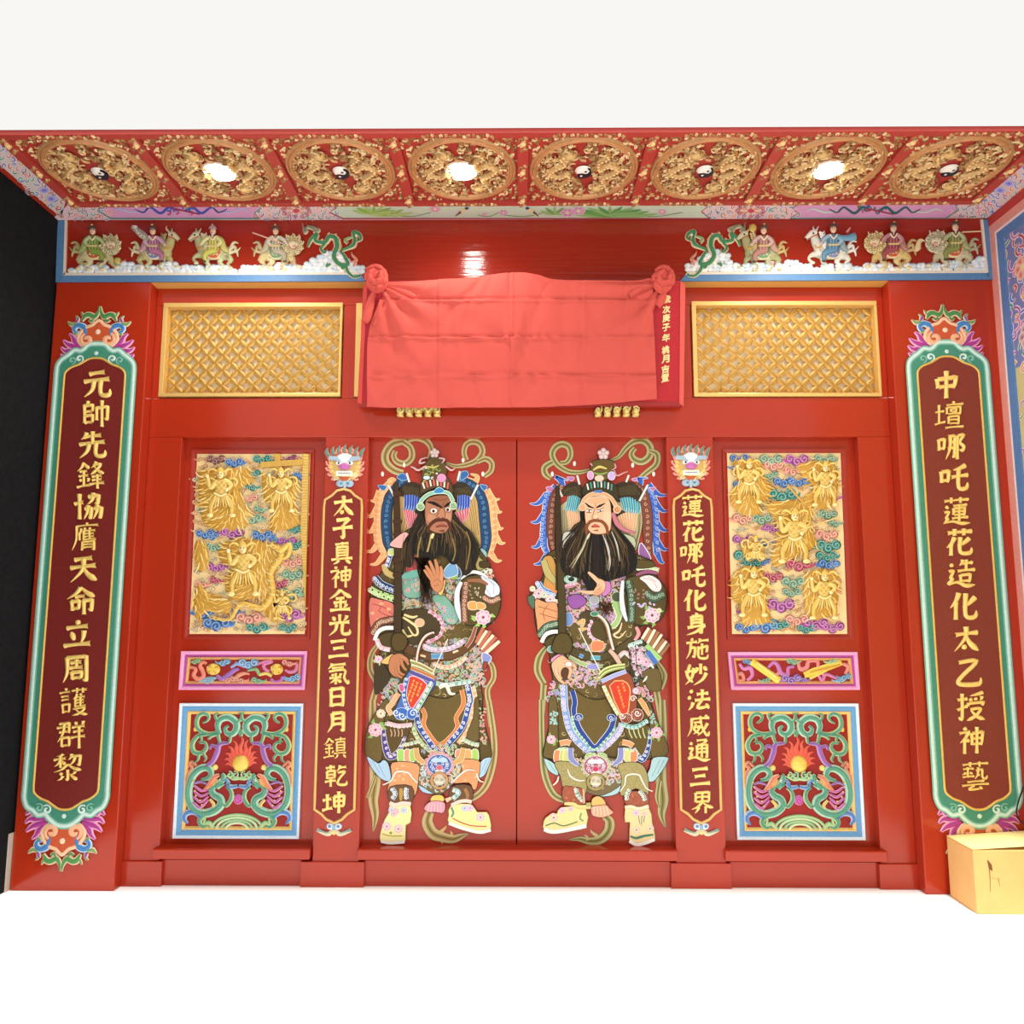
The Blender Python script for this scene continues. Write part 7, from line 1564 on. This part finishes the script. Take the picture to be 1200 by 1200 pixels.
for x, c in ((305, 'F09060'), (348, 'C8D070'), (372, 'D8D888'), (795, 'F0A878'), (825, 'D8D888'), (868, 'F09060')): g.poly(Cc([(x-22, 375), (x+20, 372), (x+22, 445), (x-26, 450)]), c, 'F4F0DC', .8)
g.fringe(Cc([(310, 360), (350, 355), (400, 360)]), 10, '3A8A60', 'D8ECC8', 6, 1, 1.5); g.fringe(Cc([(780, 360), (820, 360), (870, 375)]), 10, '3A8A60', 'D8ECC8', 6, 1, 1.5)
g.part('underskirt', cut=Cc([(260, 500), (1040, 500), (690, 640)]))
g.poly(Cc([(205, 430), (270, 460), (300, 500), (308, 555), (250, 530), (222, 490)]), 'B0D4D8'); g.poly(Cc([(1115, 420), (1010, 425), (985, 500), (955, 585), (1010, 600), (1070, 530), (1112, 460)]), 'B0D4D8'); g.poly(Cc([(640, 590), (740, 560), (775, 620), (745, 690), (640, 712), (605, 690), (640, 660)]), 'B0D4D8')
g.lines([Cc([(240, 460), (290, 530)]), Cc([(1060, 440), (1000, 560)]), Cc([(1090, 440), (1040, 540)]), Cc([(660, 620), (740, 600)]), Cc([(650, 660), (750, 640)])], .5, '608890')
g.part('robe_lining'); g.poly(Cc([(430, 440), (790, 440), (790, 600), (640, 700), (520, 680), (450, 600)]), '7A6A48'); g.scrolls(Cc([(440, 450), (780, 450), (760, 600), (560, 660)]), 3.6, ('E88A70', '78B0A0', 'B8A8E0', 'E8C070'), 'F4ECDC')
g.part('trousers', cut=Cc([(400, 560), (880, 560)]))
g.poly(Cc([(285, 455), (450, 470), (520, 560), (510, 690), (440, 650), (350, 650), (325, 560)]), 'A89C64'); g.poly(Cc([(750, 475), (900, 460), (965, 540), (975, 690), (940, 690), (880, 650), (800, 700), (765, 690), (775, 570)]), 'A89C64')
g.dots(Cc([(300, 470), (440, 480), (480, 620), (350, 630)]), 1.6, ('8A8048', 'C8BC88')); g.dots(Cc([(770, 490), (890, 480), (950, 640), (800, 650)]), 1.6, ('8A8048', 'C8BC88'))
for p in ([(378, 510), (400, 560), (450, 590), (505, 592)], [(270, 628), (300, 600), (312, 560)], [(765, 675), (800, 620), (815, 555), (900, 550), (930, 600), (960, 650), (1005, 672)]): g.rib(Cc(p), (6, 12, 12, 6), 'F8F0E0', '6A5A40', .5)
g.part('shin_guard', cut=Cc([(420, 700), (890, 720)]))
g.poly(Cc([(345, 640), (430, 640), (490, 660), (505, 765), (355, 755)]), 'A4583E'); g.poly(Cc([(815, 680), (955, 680), (965, 775), (810, 770)]), 'A4583E')
g.scrolls(Cc([(355, 650), (430, 650), (430, 750), (360, 745)]), 4, ('C87848', '8A3828'), 'D89068', (4, 6), .6); g.scrolls(Cc([(830, 690), (940, 690), (940, 760), (830, 760)]), 4, ('C87848', '8A3828'), 'D89068', (4, 6), .6)
g.fringe(Cc([(440, 655), (455, 700), (495, 745)]), 24, '4A7860', 'ECF4EC', 5, 1); g.fringe(Cc([(835, 660), (815, 700), (815, 735)]), 22, '4A7860', 'ECF4EC', 4, 1); g.fringe(Cc([(910, 670), (935, 700), (950, 740)]), 22, '4A7860', 'ECF4EC', 4, 1); g.rib(Cc([(495, 655), (500, 760)]), 14, 'F0B890', '6A4028', .6, 0)
g.part('boot', cut=Cc([(370, 880), (920, 930)]))
g.poly(Cc([(330, 790), (510, 790), (515, 935), (430, 955), (330, 978), (210, 968), (203, 890), (240, 850), (300, 835)]), 'F0E29A', 'A08C58', .6, 2); g.poly(Cc([(825, 790), (975, 795), (1000, 900), (1022, 1000), (1012, 1040), (940, 1065), (880, 1075), (832, 1030), (838, 900), (802, 900), (800, 820)]), 'F2DCA0', 'A08C58', .6, 2)
g.rib(Cc([(206, 950), (260, 968), (350, 960), (515, 925)]), 28, 'FFFDF4', 'B8B0A0', .6); g.rib(Cc([(835, 1035), (880, 1062), (940, 1055), (1018, 1025)]), 24, 'FFFDF4', 'B8B0A0', .6)
g.rib(Cc([(355, 762), (420, 765), (460, 785), (550, 785)]), (20, 26, 26, 30), 'E8D890', '8A7838', .6); g.rib(Cc([(800, 790), (850, 785), (900, 800), (975, 780)]), 24, 'F8E4C0', 'A87858', .6)
g.rib(Cc([(215, 925), (280, 905), (350, 925), (450, 895)]), 9, '5A7A48', None); g.peony(Cc([(275, 865)]), 36, 'F09868', 'F8C8A0'); g.peony(Cc([(340, 812)]), 24, 'C878C0', 'E8B8E0'); g.peony(Cc([(400, 800)]), 20, 'D06088', 'F0B0C8')
g.rib(Cc([(480, 830), (470, 870), (495, 890)]), 12, '7AA878', None); g.rib(Cc([(840, 1000), (880, 1015), (940, 1000), (1010, 990)]), (14, 20, 14), '4E8068', None); g.peony(Cc([(885, 955)]), 32, 'F0A060', 'F8D0A0'); g.peony(Cc([(985, 945)]), 30, 'F0A060', 'F8D0A0'); g.peony(Cc([(880, 830)]), 24, 'C070B8', 'F0B8D8'); g.peony(Cc([(940, 835)]), 22, 'E08088', 'F4C0B8'); g.lines([Cc([(925, 850), (922, 920)]), Cc([(900, 850), (910, 910)]), Cc([(945, 850), (938, 900)])], .8, '607898')
g.part('tassel')
g.poly(Cc([(555, 775), (560, 725), (600, 705), (640, 725), (660, 770), (600, 780)]), 'EFC070'); g.poly(Cc([(553, 785), (600, 775), (662, 770), (690, 800), (715, 830), (650, 862), (590, 860), (555, 840)]), 'F4B090'); g.lines([Cc([(575+i*22, 785), (570+i*28, 850)]) for i in range(5)], .7, 'FBE8D8'); g.rib(Cc([(515, 770), (550, 765)]), (26, 26), 'B8B070', '6A6030', .6, 0)
g.part('lion_buckle')
for k, x in ((1, 400), (-1, 770)): g.rib(Cc([(x, 350), (x+k*5, 430), (x+k*60, 480)]), (34, 40, 16), '8A90C8', 'F0F0FA')
g.disc(Cc([(545, 415)]), 36, 26, '90C468', 'F0F8DC'); g.disc(Cc([(630, 415)]), 36, 26, '90C468', 'F0F8DC'); lion_belt(g, Cc([(585, 485)]), 'F8E4EC', 'B06078', 'C83860', 'A89858', ('F4E0C8', '78B060'))
g.part('left_sleeve')
g.poly(A([(195, 980), (260, 960), (300, 1060), (300, 1200), (200, 1200), (215, 1080)]), 'C8984E'); g.rib(A([(200, 990), (235, 1090), (290, 1150)]), (40, 52, 40), 'C0B070', '5A5020')
g.fringe(B([(160, 145), (200, 200), (290, 235)]), 40, '5A88D0', 'E4ECFA', 9, 1, 2.4); g.rib(B([(230, 150), (270, 200), (300, 215)]), (20, 26, 20), 'E89050', None)
for x, y, r, c in ((165, 225, 38, 'C84C78'), (120, 190, 22, 'D8D060'), (205, 235, 26, '68A858'), (250, 268, 36, 'E08090'), (290, 285, 20, 'F0D080'), (130, 250, 20, 'F0B0A0')): g.peony(B([(x, y)]), r, c, mix(c, 'FFF0F0', .6))
g.poly(B([(88, 245), (135, 250), (130, 340), (92, 300)]), '54745C'); g.poly(B([(145, 265), (220, 290), (300, 300), (300, 440), (230, 450), (165, 520), (150, 430), (138, 340)]), 'EBA272'); g.lines([B([(170, 370), (230, 390), (300, 410)]), B([(160, 320), (240, 340), (300, 360)]), B([(240, 300), (200, 360), (210, 420)])], .8, 'A05830')
g.band(B([(170, 535), (210, 480), (260, 455), (310, 450)]), 50, '4A6650', '1E2A20', 'C8DCC0'); g.rib(B([(185, 585), (215, 530), (260, 508), (315, 505)]), (26, 30, 28), 'FBFAF4', '504838', .7); g.poly(B([(215, 570), (300, 530), (330, 640), (260, 660), (225, 630)]), '54461F'); g.disc(B([(260, 635)]), 30, 24, '70B0A0', 'F0E8F0')
g.part('left_hand', label='fair hand closed at the hip')
SK = 'F2B992'
g.poly(B([(255, 705), (330, 660), (350, 685), (275, 735)]), 'E898C0'); g.poly(B([(262, 735), (330, 680), (370, 700), (400, 740), (380, 800), (350, 850), (300, 860), (270, 800)]), SK); g.disc(B([(360, 812)]), 34, 46, '5A3A20')
for p in ([(300, 800), (310, 850), (355, 888)], [(375, 740), (400, 790), (385, 850)], [(380, 720), (420, 750), (440, 780)], [(350, 720), (390, 730), (415, 760)]): g.finger(B(p), (24, 22, 16), SK)
g.finger(B([(290, 770), (300, 820), (330, 860)]), (24, 22, 14), 'F6C4A0'); g.disc(B([(385, 745)]), 24, 18, 'E4E4E0', '8A8070')
g.part('right_sleeve', BROCADE)
g.poly(B([(800, 130), (880, 95), (970, 85), (1050, 125), (1100, 200), (1102, 330), (1050, 430), (960, 462), (880, 450), (840, 400), (820, 260)]), '5A4C26', '1E1810', 1.0)
g.part('sleeve_ornament', kind='stuff')
g.rib(B([(785, 130), (775, 230), (785, 340), (815, 430)]), (20, 30, 36, 14), 'F4F6F4', '607070', .7); g.band(B([(825, 130), (845, 240), (850, 350), (845, 440)]), 48, '48624E', '1E2A20', 'C0D8B8')
g.poly(B([(905, 110), (980, 88), (1050, 125), (1072, 175), (1050, 212), (1000, 205), (950, 150)]), 'F6E4E4', '403030', .8); g.lines([B([(930, 112), (1000, 130), (1040, 190)]), B([(970, 100), (1030, 140)])], .6, 'C09898'); g.band(B([(955, 215), (1010, 260), (1085, 225)]), 56, '48624E', '1E2A20', 'C0D8B8')
g.peony(B([(1000, 385)]), 58, 'B46C98', 'E8B8CC', '90B860'); g.peony(B([(1050, 350)]), 20, '88B858', 'D0E8A0'); g.scrolls(B([(870, 280), (1020, 300), (1000, 330), (870, 320)]), 3.4, ('B8B0E0', 'C8A8D8'), 'F0ECF8', (4, 7), .8); g.scrolls(B([(860, 180), (940, 190), (950, 280), (880, 260)]), 4, ('D89098', 'C8A890'), '5A4A30', (4, 6), .6)
g.fringe(A([(890, 1050), (960, 1045), (1050, 1065)]), 26, 'A8D070', 'F8F4E8', 7, 1); g.rib(A([(880, 1100), (960, 1075), (1040, 1085)]), (16, 30, 20), '9A5878', '3A2030', .6); g.poly(A([(870, 990), (1000, 1000), (1010, 1040), (880, 1050)]), '5A4C26')
g.part('quiver')
for i, (p, q) in enumerate((((925, 560), (975, 478)), ((945, 575), (995, 490)), ((965, 592), (1020, 490)), ((985, 612), (1045, 505)), ((1003, 628), (1070, 525)), ((1022, 645), (1085, 560)), ((1042, 660), (1105, 575)), ((1060, 680), (1128, 595)))): g.rib(B([p, ((p[0]+q[0])/2, (p[1]+q[1])/2), q]), (20, 22, 20), ('FBECD0', 'B07850')[i % 2], '7A5A38', .6, 0)
g.rib(B([(955, 605), (1005, 655), (1060, 710)]), 36, 'A8D480', '4A6A38', .7, 0); g.rib(B([(965, 650), (1000, 700), (1030, 740)]), 40, '4A78C0', 'F0E8F0', .8, 0); g.rib(B([(985, 740), (1010, 775)]), (24, 10), 'F0E8F0', None, 0, 0)
g.rib(B([(880, 470), (900, 520), (870, 570)]), (20, 30, 20), 'E0A0A0', '5A3038', .6)
g.part('bow', cut=B([(640, 450), (725, 700), (545, 650)]))
g.rib(B([(565, 375), (620, 400), (665, 460), (690, 560), (715, 640)]), (16, 24, 26, 24, 16), 'F4E4D4', '3A2014', 1.0); g.rib(B([(575, 385), (625, 415), (660, 470), (682, 560), (705, 640)]), (6, 8, 8, 5), 'A86858'); g.rib(B([(685, 640), (730, 690), (765, 750)]), (26, 34, 30), 'DCB8A4', '4A2818', .8); g.disc(B([(575, 375)]), 28, 16, '4A8A68', 'D8F0E0'); g.rib(B([(458, 478), (630, 822)]), 7, 'F8F0DC', None, 0, 0)
g.part('bow_case')
g.poly([(703, 799), (734, 786), (744, 812), (744, 836), (732, 846), (722, 838)], '9A4C30')
for i, c in enumerate(('A8B860', 'E8F0B0', '8A9A48', 'D8E098')): g.rib(B([(605, 862-i*14), (650, 815-i*12), (720, 785-i*10), (800, 770-i*8)]), 14, c, '4A5020', .5)
g.rib([(704, 798), (719, 791), (733, 786)], 26, 'A8B4E8', 'F0F0FA', .8, 0); g.poly([(713.5, 803), (729, 797), (737, 805), (737, 818), (734, 838), (728, 838)], 'D8402C', 'F4B878', 1.3, 2); g.fringe([(706.5, 803), (715, 821), (724, 837)], 20, 'C8D478', 'F4F8E0', 7, 1, 1.7)
g.disc([(746, 837)], 42, 44, '8A4530', 'F8DCD0'); g.disc([(733, 841)], 40, 34, '8A4530', 'F8DCD0'); g.dots(ell(740, 838, 9, 6, 12), 1.5, ('F4D8C8',), .4)
for x, y, k in ((746, 835, 1), (741, 818, -1), (728, 838, 1)): g.s.rib(spir(x, y, 4, 0, 1.3*k, 12), 1.2, 'FBE8E0', g.up(), 0)
g.peony([(744, 809)], 24, 'D070B0', 'F4C0E0'); g.rib([(748, 818), (754, 826), (760, 838)], (24, 34, 10), 'F0A468', 'F8E0B8')
for c0, n in (((729, 801), 3), ((723.5, 805), 7)):
    for i in range(n):
        x, y = c0[0]+i*1.1, c0[1]+i*3.8; h = g.up()
        for p in ([(-1.2, -.8), (1.3, -1.1)], [(-1.2, .5), (1.2, .1)], [(.1, -1.7), (-.1, 1.5)], [(-1.2, 1.5), (1.2, 1.1)])[:3+i % 2]: g.s.rib(off(p, x, y), .5, 'F8C050', h, 0)
g.part('staff', BROCADE)
g.rib(A([(305, 440), (305, 600), (312, 800), (318, 1210)]), (16, 40, 42, 48), '3E2E1C', '181008'); g.rib(B([(328, 0), (334, 250), (338, 525)]), (48, 52, 54), '4C4022', '181008'); g.poly(B([(275, 570), (310, 522), (370, 520), (408, 570), (405, 650), (340, 672), (260, 645)]), '5A4C26', '181008', 1)
g.part('shoulder_piece', cut=A([(390, 840), (840, 850), (400, 1120)])); g.poly(A([(345, 795), (400, 780), (430, 790), (380, 860), (340, 900)]), 'C8C8B8'); g.poly(A([(780, 800), (860, 820), (880, 870), (860, 900)]), 'B8C0A0'); g.disc(B([(400, 120)]), 50, 34, 'A8D0C0', '2A3A30'); g.disc(B([(405, 120)]), 24, 18, '203028', 'F0F4F0'); g.fringe(B([(360, 170), (400, 160), (450, 150)]), 16, 'F0E8F0', 'D88098', 4, 1)
g.rib(A([(710, 640), (740, 720), (800, 770), (880, 790)]), (24, 34, 24, 6), 'C87888', '5A2838', .7)
g.part('beard', label='long black beard with pale highlights, parted by the hand')
cxb = A([(590, 0)])[0][0]
g.poly(A([(500, 690), (460, 760), (380, 850), (335, 960), (335, 1060), (400, 1110), (480, 1130), (520, 1200), (560, 1230), (650, 1160), (760, 1120), (860, 1080), (890, 980), (840, 860), (760, 780), (700, 700), (680, 790), (520, 790)]), '1A1510', None)
for i in range(300):
    t = g.r.uniform(-1, 1); x0, y0 = 590+100*t, 790-90*abs(t)**2; L = g.r.uniform(200, 400); sp = t*g.r.uniform(60, 190)
    g.s.rib(sm(A([(x0, y0), (x0+sp*.6, y0+L*.4), (x0+sp, y0+L*.75), (x0+sp*.95+g.r.uniform(-14, 14), y0+L)]), 4), (1.2, 1.1, .3), g.r.choice(('120E0A', '181210', '0E0C0A', '3A2818', '5C4424', '6E5A38') if abs(t) > .3 else ('0E0C0A', '181210', '2A1E16')), g.up() if i % 6 == 0 else g.h, 0)
for p, c, w in ((A([(525, 810), (500, 880), (460, 960), (410, 1050)]), 'D0C8A0', 2.0), (A([(515, 830), (470, 930), (390, 1040)]), 'A8A080', 1.4), (A([(635, 800), (670, 900), (690, 1000), (680, 1070)]), 'D8C8C0', 1.8), (A([(700, 780), (740, 880), (760, 1000)]), 'C8C8B8', 1.8), (A([(650, 830), (685, 930), (670, 1060)]), 'A8B0A8', 1.2), (A([(540, 790), (520, 840)]), 'F0E0B8', 2.4)): g.s.rib(sm(p, 4), (.8, w, .4), c, g.up(), 0)
g.part('face', label='fair face with narrow eyes and brown moustache')
g.poly(A([(503, 600), (512, 545), (570, 520), (650, 520), (688, 560), (698, 640), (698, 720), (688, 775), (640, 798), (560, 795), (520, 750), (505, 680)]), 'F2BC96', '7A4428', .8); g.poly(A([(640, 640), (695, 640), (690, 720), (650, 720)]), 'F6C8A4', None); g.poly(A([(520, 550), (600, 528), (670, 545), (640, 570), (560, 575)]), 'ECB088', None)
fo = g.done(); g.part('eye', parent=fo, cut=A([(535, 625), (618, 625)]))
for p in ([(512, 618), (535, 630), (556, 628)], [(592, 628), (618, 628), (642, 612)]): g.rib(A(p), (5, 14, 4), 'FBF4EC', '3A1C14', .5); g.disc(A([p[1]]), 6, 6, '2A1410')
g.lines([A([(508, 612), (535, 620), (558, 622)]), A([(590, 622), (618, 618), (645, 604)]), A([(515, 640), (550, 642)]), A([(595, 640), (640, 628)])], .7, '5A2C1C')
g.part('eyebrow', parent=fo, cut=A([(540, 590), (620, 590)])); g.rib(A([(508, 570), (535, 595), (572, 608)]), (6, 16, 6), '2A1C14'); g.rib(A([(585, 607), (615, 592), (655, 572)]), (6, 18, 4), '2A1C14'); g.lines([A([(575, 570), (578, 598)]), A([(588, 572), (586, 596)])], .5, 'B86848')
g.part('nose', parent=fo); g.lines([A([(578, 610), (566, 650), (556, 678), (570, 690), (590, 690), (606, 680)])], .8, 'A05C3C'); g.disc(A([(585, 672)]), 14, 12, 'F8CCA8')
g.part('mouth', parent=fo); g.rib(A([(552, 748), (580, 738), (612, 746)]), (6, 22, 6), 'C85848', '7A2820', .5); g.lines([A([(550, 748), (580, 748), (614, 748)])], .6, '5A1810'); g.rib(A([(565, 772), (600, 772)]), (2, 14), '8A5030')
g.part('moustache', parent=fo); g.rib(A([(515, 800), (518, 745), (545, 708), (585, 700), (630, 708), (662, 745), (672, 800)]), (18, 20, 20, 16, 20, 22, 16), '8A4A2C', '5A2C18', .5)
g.part('hat', BROCADE)
g.poly(A([(485, 510), (500, 440), (560, 405), (660, 405), (735, 450), (750, 560), (700, 520), (620, 490), (540, 500)]), '3E3620'); g.poly(A([(545, 330), (560, 265), (640, 250), (710, 262), (725, 320), (700, 380), (620, 410), (550, 380)]), '665228')
g.part('hat_ornament', kind='stuff')
for i in range(8): g.rib(A([(530+i*24, 478-22*math.sin(.2+i*.42)), (520+i*26, 435-26*math.sin(.2+i*.4))]), 10, ('F4F0E8', '58A098')[i % 2], '181008', .5, 0)
g.rib(A([(565, 330), (610, 305), (665, 320)]), (10, 20, 10), 'D8C870', '3A3018', .6); g.rib(A([(570, 350), (620, 360), (670, 345)]), (10, 18, 10), '8AA050', '3A3018', .6); g.disc(A([(545, 368)]), 22, 30, 'D8A0C8', 'F0E0F0'); g.disc(A([(700, 372)]), 26, 30, 'C8B0E0', 'F0F0FA'); g.disc(A([(610, 390)]), 34, 24, 'E8C8B0', '6A4A38')
for p in ([(720, 330), (740, 370), (790, 350), (820, 340)], [(720, 280), (730, 310), (700, 330)], [(545, 280), (560, 300)]): g.rib(A(p), (8, 12, 4), 'D89898', '5A3038', .5)
g.rib(A([(478, 610), (500, 545), (560, 505), (640, 505), (700, 540), (738, 610)]), 22, 'E4A878', 'F8E4C8'); g.rib(A([(570, 488), (630, 488)]), (10, 18), '3C6CC0', 'B8D0F0', .6, 0); g.disc(A([(485, 602)]), 24, 26, 'E8A878', 'F8E8D0'); g.disc(A([(740, 618)]), 26, 28, 'E8A878', 'F8E8D0'); g.s.rib(spir(*A([(740, 618)])[0], 3, 0, 1.3), .7, 'A85C38', g.up(), 0)
g.flowerstar(A([(640, 210)]), 6.6)
g.part('right_hand', label='fair hand pointing across the beard')
SK = 'F4BE98'
g.poly(B([(640, 140), (690, 145), (692, 210), (650, 245), (625, 225)]), 'CC80BC'); g.poly(B([(570, 110), (620, 118), (655, 145), (650, 200), (610, 232), (560, 225), (585, 180), (590, 150)]), SK, '7A4428', .7)
g.finger(B([(605, 140), (565, 100), (528, 68)]), (32, 26, 14), SK); g.finger(B([(600, 215), (530, 218), (465, 207)]), (28, 24, 12), SK); g.finger(B([(620, 165), (590, 190), (575, 215)]), (24, 22, 16), 'F0B48C'); g.finger(B([(630, 190), (600, 215), (570, 228)]), (24, 22, 14), 'ECB088'); g.finger(B([(635, 205), (600, 228), (575, 232)]), (18, 16, 10), 'E8A880')
g.done()
